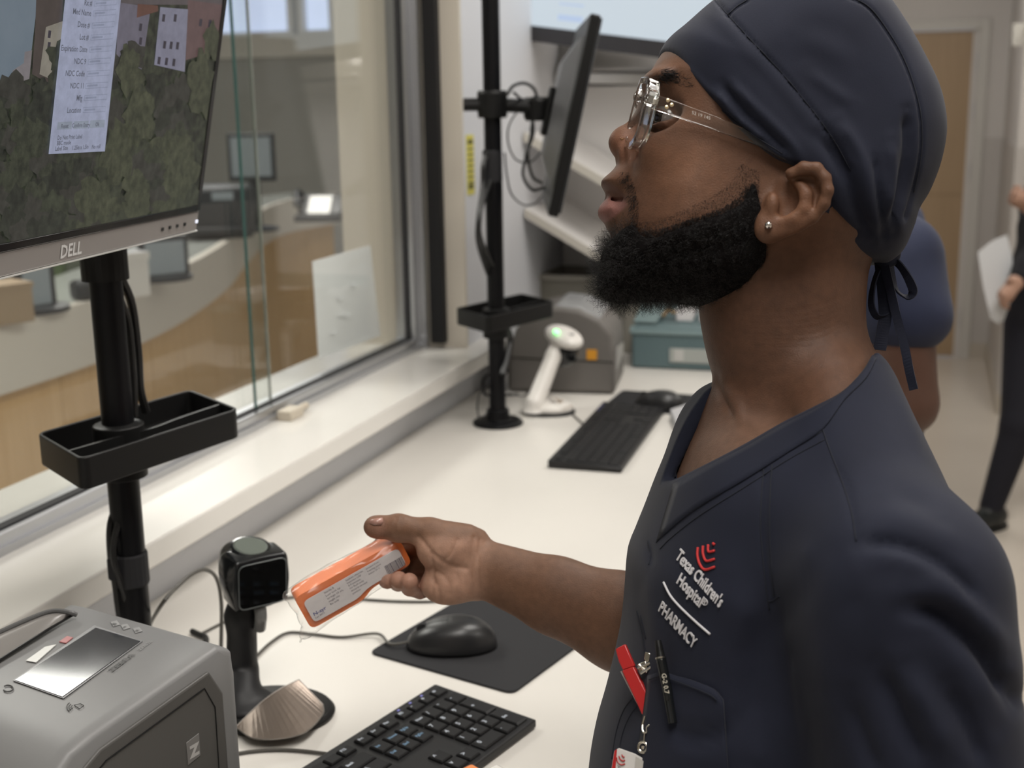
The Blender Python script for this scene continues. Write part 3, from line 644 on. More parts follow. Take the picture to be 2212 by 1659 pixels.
# ================================================================ display on the far pole (seen edge on)
c2 = cam(1230, 250, 2.36)
rd = ray(1225, 250); rd = rd/np.linalg.norm(rd)
edge = np.array([rd[0], rd[1], 0]); edge /= np.linalg.norm(edge); ang = math.radians(2.5)
edge = rotz(ang) @ edge
side = np.cross(edge, [0, 0, 1]); tl2 = math.radians(12.5)
v2 = side*math.sin(tl2)+np.array([0, 0, math.cos(tl2)])
R2, T2 = frame(c2, edge, v2)      # z out of the screen
if np.dot(R2[:, 2], side) < 0: R2, T2 = frame(c2, -edge, v2)
m2 = thing('computer_display', 'black computer display seen edge-on, held by an arm on the far pole', 'monitor', tuple(T2((0, -.17, 0))))
def slab2(x0, y0, x1, y1, z0, z1): return G().prism(T2([(x0, y0, z0), (x1, y0, z0), (x1, y1, z0), (x0, y1, z0)]), R2[:, 2]*(z1-z0))
slab2(-.24, -.172, .24, .172, -.012, .006).build('housing', M_black, m2, bevel=.003)
slab2(-.235, -.165, .235, .168, .006, .010).build('bezel', M_dk, m2, bevel=.001)
slab2(-.228, -.150, .228, .160, .010, .0105).build('screen', mat('screen_tilted_glow', (.2, .2, .2), .2, emit=(.45, .45, .42), estr=.5), m2)
V = T2([(-.20, -.13, -.012), (.20, -.13, -.012), (.20, .14, -.012), (-.20, .14, -.012), (-.12, -.08, -.036), (.12, -.08, -.036), (.12, .09, -.036), (-.12, .09, -.036)])
obj('rear_cover', V, [(0, 1, 2, 3), (7, 6, 5, 4), (0, 4, 5, 1), (1, 5, 6, 2), (2, 6, 7, 3), (3, 7, 4, 0)], mat('grey_plastic_rear', (.10, .10, .105), .4), m2, bevel=.005)
mc = T2((0, .0, -.036)); fp = np.array([-.79, 2.256, onx(1072, 225, -.79)[2]])
g = G().tube([fp, fp*.45+mc*.55+np.array([0, 0, .004]), mc], .013, 12)
g.build('mount_arm', M_black, m2); G().lathe([(.026, -.025), (.028, -.02), (.028, .02), (.026, .025)], fp, n=24).build('mount_clamp', M_black, m2)
G().cyl(fp+(-.02, -.01, 0), fp+(-.05, -.02, 0), .012, 12).build('clamp_knob', M_black, m2)
G().box(T2((0, 0, -.042)), (.09, .09, .010), R2).build('mount_plate', M_black, m2, bevel=.002)
kn = T2((0, -.0, -.062)); G().lathe([(.022, -.022), (.026, -.015), (.026, .015), (.022, .022)], kn, n=20).build('tilt_joint', M_black, m2)
g = G()
g.tube(wpath([(1095, 205), (1110, 185), (1135, 180), (1155, 195), (1160, 225), (1150, 260), (1145, 300), (1135, 340), (1130, 380), (1150, 410), (1175, 405)], x=-.745), .0032, 8)
g.tube(wpath([(1125, 230), (1100, 270), (1098, 310), (1115, 345), (1145, 350), (1168, 330)], x=-.76), .0018, 6)
g.tube(wpath([(1090, 330), (1095, 380), (1105, 420), (1130, 442), (1155, 440), (1170, 425)], x=-.77), .0018, 6)
g.tube(wpath([(1150, 245), (1152, 290), (1140, 330), (1150, 380), (1170, 395)], x=-.73), .003, 8)
g.tube(wpath([(1110, 200), (1130, 215), (1165, 210), (1178, 230)], x=-.74), .0025, 8)
g.build('cable', M_cblk, m2)

# ================================================================ unit on the partition: hood, shelves, wall screen
un = thing('bench_hood', 'stainless and white bench unit with sloped shelves against the far partition', 'shelving', (-.6, 3.1, ZC))
Yb = 3.215
def U(px, py, y): return ony(px, py, y)
za = U(1100, 190, 3.18)[2]
G().bb((-.925, 3.19, 1.10), (-.28, Yb, za)).build('back_panel', mat('white_enamel', (.78, .76, .74), .35), un)
pz = [U(1100, 178, 3.15)[2], U(1100, 160, 3.15)[2]]
G().prism([(-.925, 3.12, pz[0]-.006), (-.28, 3.12, pz[0]-.018), (-.28, 3.12, pz[1]-.018), (-.925, 3.12, pz[1]-.0)], (0, .06, 0)).build('front_rail', M_steel, un, bevel=.002)
zt = U(1100, 80, 3.1)[2]
hood = spline([(3.13, pz[1]), (3.16, pz[1]+.04), (3.17, pz[1]+.09), (3.15, zt+.04), (3.14, zt+.25)], 5)
V = []
for x in (-.925, -.28):
    for p in hood: V.append((x, p[0], p[1]))
m_ = len(hood); Fc = [(i, i+1, m_+i+1, m_+i) for i in range(m_-1)]
obj('hood_panel', V, Fc, M_steel, un, smooth=True).modifiers.new('s', 'SOLIDIFY').thickness = .004
for (a, b_, dy) in (((1090, 262), (1330, 398), .30), ((1090, 424), (1330, 569), .34)):
    p = U(*a, 2.86); q = U(*b_, 2.86); q = q+(q-p)*.12
    if p[0] < -.925: p = p+(q-p)*((-.925-p[0])/(q[0]-p[0]))
    G().prism([p, q, q-(0, 0, .020), p-(0, 0, .020)], (0, dy, 0)).build('shelf', mat('white_enamel', (.8, .78, .76), .35), un, bevel=.002)
    G().prism([p+(0, -.002, .001), q+(0, -.002, .001), q-(0, .002, .021), p-(0, .002, .021)], (0, .0018, 0)).build('shelf_edge', mat('shelf_edging', (.56, .53, .47), .5), un)
ws = thing('wall_screen', 'wide black-framed lit screen above the bench hood at the top edge', 'screen', tuple(U(1300, 60, 2.98)-(0, 0, .1)))
# lower edge runs away from the wall towards the room, tilted like the rest of the unit
A = onx(1092, 82, -.90); Bv = U(1432, 126, 2.78)
A = U(1092, 82, 2.98); e = (Bv-A); e /= np.linalg.norm(e); upv = np.array([.03, 0, 1.0]); Rw, Tw = frame(A, e, upv)
def slw(x0, y0, x1, y1, z0, z1): return G().prism(Tw([(x0, y0, z0), (x1, y0, z0), (x1, y1, z0), (x0, y1, z0)]), Rw[:, 2]*(z1-z0))
slw(-.01, 0, .62, .40, -.03, -.004).build('housing', M_dk, ws, bevel=.003)
for nm, a in (('bezel', (-.01, 0, .62, .036)), ('bezel', (-.01, .365, .62, .40)), ('bezel', (-.01, .036, .019, .365)), ('bezel', (.59, .036, .62, .365))):
    slw(*a, -.004, .0).build(nm, mat('dark_bezel', (.035, .033, .036), .3), ws)
E_scr = mat('screen_cool_glow', (.1, .1, .1), .3, emit=(.66, .76, .84), estr=1.0)
sc2 = slw(.019, .036, .59, .365, -.004, -.003).build('screen', E_scr, ws)
slw(.16, .055, .235, .068, -.003, -.0026).build('highlight_row', mat('row_glow', (.1, .1, .1), .3, emit=(.52, .66, .92), estr=1.0), sc2)
slw(.16, .09, .235, .094, -.003, -.0026).build('highlight_row', mat('row_glow', (.1, .1, .1), .3, emit=(.52, .66, .92), estr=1.0), sc2)
G().cyl(Tw((.3, .2, -.03)), np.array([Tw((.3, .2, -.03))[0], 3.21, Tw((.3, .2, -.03))[2]]), .02, 12).build('mount_arm', M_dk, ws)

# ================================================================ label printer, near left
pr = thing('label_printer', 'grey label printer with a small touchscreen at the lower left corner', 'printer', (-.61, .72, ZC))
RP = rotz(math.radians(-13)); zt0 = .19; O_P = np.array([*onz(484, 1424, ZC+zt0-.004)[:2], ZC])+RP@np.array([-.020, .036, 0]); SLP = .13
def TP(p): return O_P+np.asarray(p, float)@RP.T      # local: x from -W (left) to 0 (right), y from 0 (back) to -L (front), z up
WP, LP_ = .186, .265
M_pg = mat('printer_light_grey', (.19, .19, .19), .42, bump=.05, bscale=900, bdist=.0003); M_pd = mat('printer_dark_grey', (.075, .072, .068), .45)
ntop = RP@np.array([0, -SLP, 1.]); ntop /= np.linalg.norm(ntop); otop = TP((0, 0, zt0)); 
def ontop(px, py, h=0): return onplane(px, py, otop+ntop*h, ntop)
# side profile (y, z) extruded across, then the corners rounded
prof = [(-LP_, .006), (0, .006), (0, zt0-.035), (-.006, zt0-.012), (-.022, zt0-.003), (-.155, zt0-.0205), (-.175, zt0-.026), (-.205, zt0-.048), (-.245, zt0-.098), (-.262, zt0-.14)]
def prf(s, x): return TP([(x, a, b) for a, b in prof])
Vp = []; xsn = [0, -.002, -.006, -.014, -WP+.014, -WP+.006, -WP+.002, -WP]; ins = [.009, .004, .001, 0, 0, .001, .004, .009]
cen = np.array([-LP_/2, .09])
for x_, in_ in zip(xsn, ins):
    for a, b in prof:
        f_ = np.array([a, b]); f2_ = f_.copy(); f2_[0] = max(min(f_[0], -in_*1.3), -LP_+in_) if f_[0] > -.1 else f_[0]+in_*(.8 if f_[0] < -.2 else .3); f2_[1] = f_[1] if b < .01 else f_[1]-in_*(.55 if f_[1] > .1 else 0)
        Vp.append((x_, *f2_))
n_ = len(prof); K_ = len(xsn)
Fc = [(k*n_+i, k*n_+(i+1) % n_, (k+1)*n_+(i+1) % n_, (k+1)*n_+i) for k in range(K_-1) for i in range(n_)]+[tuple(range(n_))[::-1], tuple(range((K_-1)*n_, K_*n_))]
obj('shell', TP(Vp), Fc, M_pg, pr, bevel=.006, segs=3)
def side(pts, x, t): return G().prism(TP([(x, a, b) for a, b in pts]), RP@np.array([t, 0, 0]))
pan = [(-.022, .060), (-.022, zt0-.044), (-.036, zt0-.019), (-.150, zt0-.034), (-.178, zt0-.048), (-.222, zt0-.105), (-.238, .030)]
side(pan, -.002, .0045).build('side_panel', M_pd, pr, bevel=.004, segs=3)
inn = [(-.034, .068), (-.033, zt0-.052), (-.043, zt0-.031), (-.146, zt0-.045), (-.170, zt0-.057), (-.210, zt0-.110), (-.224, .042)]
G().tube(TP([(.0028, a, b) for a, b in inn]), .0006, 6, closed=True).build('panel_seam', M_black, pr)
side([(-.03, .030), (-.03, .055), (-.236, .025), (-.236, .0)], -.002, .005).build('side_band', mat('printer_mid_grey', (.17, .165, .16), .45), pr, bevel=.001)
G().tube(TP([(.0035, -.012, .045), (.0035, -.2, .012)]), .0007, 6).build('body_seam', M_black, pr)
sb = (-.060, zt0-.078)
side([(sb[0]-.007, sb[1]-.010), (sb[0]+.007, sb[1]-.008), (sb[0]+.007, sb[1]+.012), (sb[0]-.007, sb[1]+.010)], .0024, .0008).build('brand_badge', mat('badge_grey', (.16, .155, .15), .4), pr, bevel=.0008)
V, Fc = text_geo('Z', .014, .0008); V = TP([(.0034, sb[0]-.004+v[0], sb[1]-.005+v[1]) for v in V]); obj('badge_mark', V, Fc, mat('badge_ink', (.42, .41, .40), .4), pr)
def top(pts, dz, h=.0006): return G().prism([ontop(*p, dz) for p in pts], ntop*h)
Z_ = .0007
top([(204, 1352), (308, 1386), (137, 1510), (28, 1471)], .0003).build('screen_surround', mat('surround_grey', (.16, .16, .165), .3), pr)
top([(207, 1357), (303, 1386), (135, 1506), (33, 1470)], .0008).build('touchscreen', mat('dark_touchscreen', (.022, .024, .030), .07, spec=.8), pr)
top([(145, 1375), (158, 1378), (143, 1390), (128, 1387)], .0003).build('status_light', mat('status_red', (.18, .05, .05), .3, emit=(.35, .05, .05), estr=.5), pr)
top([(98, 1398), (122, 1393), (78, 1432), (56, 1428)], .0003).build('status_strip', mat('status_strip', (.5, .5, .48), .3), pr)
ex_ = ontop(300, 1404, Z_)-ontop(240, 1448, Z_); Ru, Tu = frame(ontop(243, 1450, Z_+.0004), ex_, np.cross(ntop, ex_))
M_ink = mat('print_ink', (.07, .07, .07), .5)
V, Fc = text_geo('ZEBRA', .0075, .0002); V = V.copy(); V[:, 0] *= 1.2; obj('lettering', Tu(V), Fc, M_ink, pr)
V, Fc = text_geo('ZD620', .0055, .0); V = V.copy(); V[:, 0] += .033; V[:, 1] += .0005; obj('lettering', Tu(V), Fc, mat('print_ink_light', (.2, .2, .2), .5), pr)
for (a, b_), s in (((248, 1347), 'II'), ((270, 1354), '='), ((296, 1361), 'x')):
    top([(a-9, b_-3), (a+5, b_-6), (a+12, b_+3), (a-3, b_+7)], .0002, .0004).build('button', mat('printer_light_grey_key', (.22, .22, .22), .4), pr)
    V, Fc = text_geo(s, .006, .0001); _, Tb = frame(ontop(a, b_+3, Z_+.0004), ex_, np.cross(ntop, ex_)); obj('button_mark', Tb(V), Fc, M_ink, pr)
g = G()
for r_ in (6, 11, 16): g.tube([ontop(160-r_*math.cos(t), 1527-r_*.7*math.sin(t), Z_) for t in np.linspace(-.9, .9, 7)], .0004, 5)
g.tube([ontop(*p, Z_) for p in ((160, 1523), (174, 1520), (181, 1524), (172, 1531))], .0004, 5, closed=True).build('contactless_mark', M_ink, pr)
G().tube([ontop(17+11*math.cos(t), 1487+7*math.sin(t), Z_) for t in np.linspace(-2.4, 2.6, 12)], .0006, 5).build('power_mark', M_ink, pr)
# media window on the left shoulder
lidp = [ontop(0, 1427, 0)]
def LW(px, py, h): return ontop(px, py, h)
rimA = [LW(165, 1326, .003), LW(150, 1322, .008), LW(110, 1320, .010), LW(60, 1338, .010), LW(-40, 1385, .010)]
rimB = [LW(-60, 1465, .002), LW(0, 1428, .002), LW(60, 1390, .003), LW(120, 1353, .003), LW(160, 1330, .003)]
A_s = spline(rimA, 4); B_s = spline(rimB[::-1], 4); n_ = len(A_s)
B_s = B_s[:n_]; A_s = A_s[:len(B_s)]; n_ = len(A_s); mid = (A_s+B_s)/2+ntop*.004
obj('media_window', np.vstack([A_s, mid, B_s]), [(i, i+1, n_+i+1, n_+i) for i in range(n_-1)]+[(n_+i, n_+i+1, 2*n_+i+1, 2*n_+i) for i in range(n_-1)], mat('smoked_window', (.20, .19, .18), .2, spec=.7), pr, smooth=True)
G().tube(B_s+ntop*.0012, .0012, 6).build('lid_seam', M_black, pr)
G().tube(spline([LW(-40, 1383, .011), LW(60, 1338, .0115), LW(112, 1320, .0115), LW(150, 1323, .009), LW(165, 1328, .005)], 5), .0022, 8).build('window_frame', mat('window_frame_dark', (.10, .10, .10), .35), pr)
G().add(TP([(x, y, z) for x in (-WP+.01, -.01) for y in (-LP_+.02, -.02) for z in (0, .008)]), [(0, 1, 3, 2), (4, 6, 7, 5), (0, 4, 5, 1), (2, 3, 7, 6), (0, 2, 6, 4), (1, 5, 7, 3)]).build('foot', M_rubber, pr)
# ================================================================ keyboards
M_kb = mat('keyboard_black', (.013, .013, .014), .42, spec=.45); M_key = mat('keycap_black', (.010, .010, .011), .5, spec=.35, bump=.05, bscale=1500, bdist=.0002)
M_leg = mat('legend_white', (.50, .55, .62), .5); M_legb = mat('legend_blue', (.16, .28, .42), .5)
def key_mesh():
    g = G(); b = .5; t = .42
    V = [(-b, -b, 0), (b, -b, 0), (b, b, 0), (-b, b, 0), (-b*.97, -b*.97, .6), (b*.97, -b*.97, .6), (b*.97, b*.97, .6), (-b*.97, b*.97, .6), (-t, -t, 1), (t, -t, 1), (t, t, 1), (-t, t, 1)]
    Fc = [(3, 2, 1, 0), (8, 9, 10, 11)]+[(i, (i+1) % 4, 4+(i+1) % 4, 4+i) for i in range(4)]+[(4+i, 4+(i+1) % 4, 8+(i+1) % 4, 8+i) for i in range(4)]
    me = bpy.data.meshes.new('key'); me.from_pydata(V, [], Fc); me.materials.append(M_key); return me
KM = key_mesh()
def layout():
    K = []; u = .019
    def row(y, items, h=.0175, x=.006):
        for it in items:
            if it[0] == 'gap': x += it[1]*u; continue
            K.append((x+it[1]*u/2, y, it[1]*u-.0022, h, it[0])); x += it[1]*u
    rows = [[('Ctrl', 1.25), ('', 1.25), ('Alt', 1.25), ('', 6.25), ('Alt', 1.25), ('', 1.25), ('', 1.25), ('Ctrl', 1.25)],
            [('Shift', 2.25)]+[(c, 1) for c in 'ZXCVBNM,./']+[('Shift', 2.75)],
            [('Caps', 1.75)]+[(c, 1) for c in "ASDFGHJKL;'"]+[('Enter', 2.25)],
            [('Tab', 1.5)]+[(c, 1) for c in 'QWERTYUIOP[]']+[('\\', 1.5)],
            [(c, 1) for c in '`1234567890-=']+[('Back', 2)]]
    for i, r in enumerate(rows): row(.0155+i*.019, r)
    row(.1135, [('Esc', 1), ('gap', 1)]+[('F%d' % i, 1) for i in range(1, 5)]+[('gap', .5)]+[('F%d' % i, 1) for i in range(5, 9)]+[('gap', .5)]+[('F%d' % i, 1) for i in range(9, 13)], .0125)
    nx_ = .298
    row(.0155, [('<', 1), ('v', 1), ('>', 1)], x=nx_); row(.0345, [('gap', 1), ('^', 1)], x=nx_)
    row(.0725, [('Del', 1), ('End', 1), ('PgDn', 1)], x=nx_); row(.0915, [('Ins', 1), ('Home', 1), ('PgUp', 1)], x=nx_); row(.1135, [('Prt', 1), ('Scr', 1), ('Pau', 1)], .0125, x=nx_)
    px_ = .360
    row(.0155, [('0', 2), ('.', 1)], x=px_)
    for i, r in enumerate(('123', '456', '789')): row(.0345+i*.019, [(c, 1) for c in r], x=px_)
    row(.0915, [('Num', 1), ('/', 1), ('*', 1), ('-', 1)], x=px_)
    K.append((px_+3.5*u, .025, .0168, .0365, 'Ent')); K.append((px_+3.5*u, .063, .0168, .0365, '+'))
    row(.1135, [('m', 1), ('-', 1), ('+', 1), ('=', 1)], .0125, x=px_)
    return K
fix = {}
def keyboard(corner_tl, corner_br_dir, label, group, legends, z=ZC):
    """corner_tl: world xy of the top right corner as the typist sees it; the board runs back from there"""
    kx = np.array([*corner_br_dir, 0.]); kx /= np.linalg.norm(kx); ky = np.array([-kx[1], kx[0], 0.])
    org = np.array([*corner_tl, z])-kx*.442-ky*.130
    a = math.atan2(kx[1], kx[0]); t = thing('keyboard', label, 'keyboard', tuple(org), a, group)
    def sl_(y0, z0, z1, y1=.130): return [(0, y0, 0), (.442, y0, 0), (.442, y1, 0), (0, y1, 0), (0, y0, z0), (.442, y0, z0), (.442, y1, z1), (0, y1, z1)]
    lgeo(t, 'case', G().add([(v[0], v[1], v[2]+.001) for v in sl_(0, .009, .014)], [(3, 2, 1, 0), (4, 5, 6, 7), (0, 1, 5, 4), (1, 2, 6, 5), (2, 3, 7, 6), (3, 0, 4, 7)]), M_kb, bevel=.002)
    for x_, y_ in ((.03, .01), (.41, .01), (.03, .118), (.41, .118)): lgeo(t, 'foot', G().bb((x_, y_, 0), (x_+.015, y_+.006, .0012)), M_rubber)
    for (x_, y_, w_, h_, s) in layout():
        zt_ = .009+.005*y_/.13+.0006
        k_ = bpy.data.objects.new('key', KM); COL.objects.link(k_); k_.parent = t; k_.location = (x_, y_, zt_); k_.scale = (w_, h_, .0032); k_.rotation_euler = (.038, 0, 0)
        if legends and x_ > .27 and s:
            V, Fc = text_geo(s, .0075 if len(s) < 2 else .0046, .0002); V = V.copy(); V[:, 0] += -w_*.36; V[:, 1] += .0005; V[:, 2] = .0034
            V = V/np.array([w_, h_, .0032])
            me = bpy.data.meshes.new('legend'); me.from_pydata(V.tolist(), [], Fc); me.materials.append(M_legb if s in ('Ins', 'Home', 'PgUp', 'Del', 'End', 'PgDn') else M_leg)
            l_ = bpy.data.objects.new('legend', me); COL.objects.link(l_); l_.parent = k_
    for i in range(3): lgeo(t, 'indicator', G().bb((.372+i*.019, .1235, .0147), (.375+i*.019, .1255, .0153)), mat('indicator_blue', (.2, .2, .45), .4, emit=(.25, .25, .8) , estr=.4))
    return t
A_ = onz(940, 1478, ZC+.014)[:2]; B_ = onz(1140, 1540, ZC+.014)[:2]; sd = (A_-B_)/np.linalg.norm(A_-B_); kxn = np.array([sd[1], -sd[0]])
keyboard(A_, kxn if kxn[1] > 0 else -kxn, 'black keyboard with printed keys at the bottom edge beside the scrub-clad man', 'black keyboards', True)
A_ = onz(1303, 868, ZC+.014)[:2]; B_ = onz(1403, 885, ZC+.014)[:2]; C_ = onz(1178, 1000, ZC+.014)[:2]; kd = (A_-C_)/np.linalg.norm(A_-C_)
keyboard(A_, kd, 'black keyboard lying on the far half of the worktop beyond the reaching arm', 'black keyboards', False)

# ================================================================ mouse pads, mouse
def pad(pts, label, m=None):
    P = spline([np.append(onz(*p, ZC)[:2], ZC+.0003) for p in pts], 1, True)
    return G().prism(P, (0, 0, .0028)).build('mouse_pad', mat('mouse_pad_cloth', (.016, .016, .018), .8, bump=.3, bscale=2500, bdist=.0002), bevel=.001, label=label, cat='mouse pad')
def roundcorners(c, r=.012, n=5):
    c = [np.array(p, float) for p in c]; out = []
    for i in range(len(c)):
        p, a, b = c[i], c[i-1], c[(i+1) % len(c)]; u = (a-p)/np.linalg.norm(a-p); v = (b-p)/np.linalg.norm(b-p)
        for k in range(n+1): t = k/n; out.append((p+u*r)*(1-t)**2+2*p*t*(1-t)+(p+v*r)*t*t)
    return out
c1, c2_, c3 = [onz(*p, ZC)[:2] for p in ((796, 1413), (1108, 1502), (1212, 1380))]
dirx = (c2_-c1)/np.linalg.norm(c2_-c1); diry = np.array([-dirx[1], dirx[0]])
W_p = np.linalg.norm(c2_-c1); L_p = .235
cs = [c1, c2_, c2_+diry*L_p, c1+diry*L_p]
P = [(*p, ZC+.0003) for p in roundcorners(cs)]
G().prism(P, (0, 0, .0028)).build('mouse_pad', mat('mouse_pad_cloth', (.016, .016, .018), .85, bump=.3, bscale=2500, bdist=.0002), bevel=.001, label='black cloth mouse pad under the reaching hand', cat='mouse pad')
c1, c3 = onz(1345, 845, ZC)[:2], onz(1490, 855, ZC)[:2]; c4 = onz(1300, 888, ZC)[:2]
dx_ = (c3-c1)/np.linalg.norm(c3-c1); dy_ = np.array([dx_[1], -dx_[0]])
P = [(*p, ZC+.0003) for p in roundcorners([c1, c1+dx_*.22, c1+dx_*.22+dy_*.17, c1+dy_*.17])]
G().prism(P, (0, 0, .0028)).build('mouse_pad', M_rubber, bevel=.001, label='far black mouse pad in front of the teal case', cat='mouse pad')

def mouse(c, hd, label, zb=ZC+.0034):
    """hd: heading in the plane (towards the buttons)"""
    ex = np.array([*hd, 0.])/np.linalg.norm(hd); R, T = frame((c[0], c[1], zb), ex, (-ex[1], ex[0], 0))
    t = thing('computer_mouse', label, 'mouse', (c[0], c[1], zb))
    nu, nv = 40, 20; V = []
    for i in range(nu):
        th = 2*math.pi*i/nu
        for j in range(nv+1):
            ph = math.pi/2*j/nv
            ct, st = math.cos(th), math.sin(th); e = .82
            x = .053*math.copysign(abs(ct)**e, ct)*math.cos(ph)**.55; y = .029*math.copysign(abs(st)**e, st)*math.cos(ph)**.55*(1-.10*math.cos(th*2))
            z = .034*math.sin(ph)**.9*(1-.34*max(0, (x+.02)/.07)**2-.16*max(0, (-x-.01)/.04)**2)
            V.append((x, y, z+.001))
    Fc = [(i*(nv+1)+j, ((i+1) % nu)*(nv+1)+j, ((i+1) % nu)*(nv+1)+j+1, i*(nv+1)+j+1) for i in range(nu) for j in range(nv)]
    Fc.append(tuple(i*(nv+1) for i in range(nu))[::-1])
    obj('shell', T(V), Fc, mat('mouse_shell', (.016, .016, .017), .33, spec=.5, bump=.04, bscale=1500, bdist=.0002), t, smooth=True)
    def zz(x, y=0): return .034*(1-.34*max(0, (x+.02)/.07)**2-.16*max(0, (-x-.01)/.04)**2)*(max(0, 1-(min(1, abs(x)/.053))**3.6))**.45+.001
    G().tube(T([(x, 0, zz(x)) for x in np.linspace(.004, .047, 14)]), .0005, 6).build('button_seam', M_rubber, t)
    G().tube(T([(.004, y, zz(.004)*(1-(abs(y)/.032)**3)**.4) for y in np.linspace(-.026, .026, 13)]), .0004, 6).build('button_seam', M_rubber, t)
    wc = T((.034, 0, zz(.034)-.002)); G().cyl(wc-R[:, 1]*.0035, wc+R[:, 1]*.0035, .0065, 20).build('scroll_wheel', M_rubber, t)
    return t, T
mc_ = onz(976, 1385, ZC+.01)
tm, Tm = mouse(mc_[:2], (-.86, -.28), 'black wired computer mouse on the near mouse pad')
mc2 = onz(1425, 872, ZC+.01)
mouse(mc2[:2], (-.8, .1), 'black computer mouse on the far mouse pad')
# cables over the worktop
zc = ZC+.003
def cable(pts, r, label, tail=None):
    P = [onz(*p, zc) for p in pts]
    if tail: P += tail
    return G().tube(spline(P, 8), r, 8).build('cable', M_cable, label=label, cat='cable')
G().tube(spline([Tm((.050, 0, .006)), Tm((.072, 0, .004))]+[np.append(onz(*p, ZC)[:2], ZC+.0055 if p[0] > 800 else ZC+.0022) for p in [(815, 1378), (740, 1380), (680, 1374), (625, 1370), (590, 1388), (555, 1420), (520, 1460), (500, 1490)]], 8), .0018, 8).build('cable', M_cable, tm)
G().tube(spline([np.append(onz(*p, ZC)[:2], ZC+.0022) for p in [(1000, 1300), (920, 1303), (850, 1302), (760, 1296), (690, 1288), (640, 1292), (590, 1302), (540, 1325), (490, 1345), (440, 1370), (425, 1376)]], 8), .0018, 8).build('cable', M_cable, label='thin grey cable crossing the worktop behind the hand', cat='cable')
G().tube(spline([np.append(onz(*p, ZC)[:2], ZC+.0022) for p in [(470, 1640), (540, 1628), (600, 1624), (660, 1627), (740, 1638), (800, 1650), (850, 1668)]], 8), .0018, 8).build('cable', M_cable, label='thin grey cable crossing the bottom of the worktop below the black scanner', cat='cable')
pts = [np.append(onz(320, 1360, ZC)[:2], ZC+.003)]
for (x, y), zz_ in (((350, 1305), .975), ((380, 1270), 1.0), ((415, 1240), 1.02), ((445, 1231), 1.035), ((468, 1250), 1.03), ((478, 1300), 1.01), ((478, 1380), .98), ((476, 1440), ZC+.003)):
    q = onx(x, y, -.745); pts.append(q if q[2] > ZC+.003 else np.append(onz(x, y, ZC)[:2], ZC+.003))
G().tube(spline(pts, 8), .0022, 8).build('cable', M_cable, label='grey cable looping up between the nearest pole and the black scanner', cat='cable')
q = [np.append(onz(*p, ZC)[:2], ZC+.004) for p in [(415, 1370), (432, 1378), (445, 1384), (445, 1400)]]
G().tube(spline(q, 6), .0035, 8).build('cable_plug', M_cblk, label='small black cable plug lying behind the label printer', cat='plug')

# ================================================================ scanners
def scanner(kind, bpx, top_px, zhead, label, mats, sc=1.0, hx=None):
    b = onz(*bpx, ZC); t = thing('barcode_scanner', label, 'scanner', (b[0], b[1], ZC)); return t, b
Mh, Mg = M_black, M_blackg
# --- near black scanner
base_c = onz(588, 1543, ZC)[:2]
t = thing('barcode_scanner', 'black handheld barcode scanner upright in its stand beside the label printer', 'scanner', (base_c[0], base_c[1], ZC))
hc = onx(545, 1232, -.655)       # head centre
print('scanner head', hc, 'base', base_c)
lean = np.array([hc[0], hc[1]-.0, 0])-np.array([base_c[0], base_c[1], 0])
G().lathe([(.0, 0), (.058, 0), (.060, .004), (.056, .009), (.0, .011)], (*base_c, ZC+.0005), rotz(.2), n=48, sx=1.12, sy=.86).build('base_plate', Mh, t, smooth=False, bevel=.001)
E1 = onx(525, 1470, -.70); 
foot = np.append(onz(520, 1500, ZC+.02)[:2], ZC+.008)
h0 = onx(523, 1450, -.672); h1 = onx(522, 1330, -.668)
sd = SDF(np.array([hc[0]-.10, hc[1]-.09, ZC]), np.array([hc[0]+.09, hc[1]+.09, hc[2]+.07]), .0022)
sd.cone(foot+(0, 0, .004), (h0[0], h0[1], h0[2]), .022, .0175, .004); sd.cone(h0, h1, .0165, .0155, .004, zs=1); sd.cone(h1, hc-(0.002, 0, .014), .0155, .018, .012)
# wedge under the handle: hood of the stand
sd.ell(foot+(.004, 0, .002), (.036, .032, .012), .008)
V, Q = sd.mesh(); fast_obj('handle', V, Q, mat('scanner_rubber', (.010, .010, .011), .5, spec=.4), t)
fd = rotz(math.radians(-38))@np.array([1., 0, 0]); fwd = fd*math.cos(.12)-np.array([0, 0, math.sin(.12)])   # where the scan window looks
upv_ = np.array([0, 0, 1.])*math.cos(.12)+fd*math.sin(.12)
Rh, Th = frame(hc, fwd, np.cross(upv_, fwd))
sd = SDF(-np.array([.06, .05, .05]), np.array([.05, .05, .05]), .0018)
sd.ell((0, 0, 0), (.026, .030, .030), .01); sd.ell((-.018, 0, .004), (.030, .028, .026), .012); sd.ell((.012, 0, -.004), (.020, .030, .030), .012)
X, Y, Z = sd.ax((slice(None),)*3)
bx = np.maximum(np.maximum(np.abs(X-.010)-.010, np.abs(Y)-.020), np.abs(Z+.001)-.020).astype(np.float32); sd.op(bx-.009+0*X, (slice(None),)*3, .012)
sd.op((X-.0265+0*Y+0*Z).astype(np.float32), (slice(None),)*3, .003, 'i'); sd.op((Z-.0265-.10*X+0*Y).astype(np.float32), (slice(None),)*3, .010, 'i')
V, Q = sd.mesh(); fast_obj('head', Th(V), Q, mat('scanner_gloss', (.010, .011, .012), .16, spec=.6), t)
wpt = [(.0268, y, z-.002) for y, z in roundcorners([(-.026, -.026), (.026, -.026), (.026, .024), (-.026, .024)], .008)]
G().prism(Th(wpt), Rh[:, 0]*.0012).build('scan_window', mat('window_black', (.004, .004, .004), .06, spec=.7), t)
G().tube(Th([(.0278, y, z) for _, y, z in wpt]), .0007, 6, closed=True).build('window_trim', mat('trim_grey', (.10, .11, .11), .3), t)
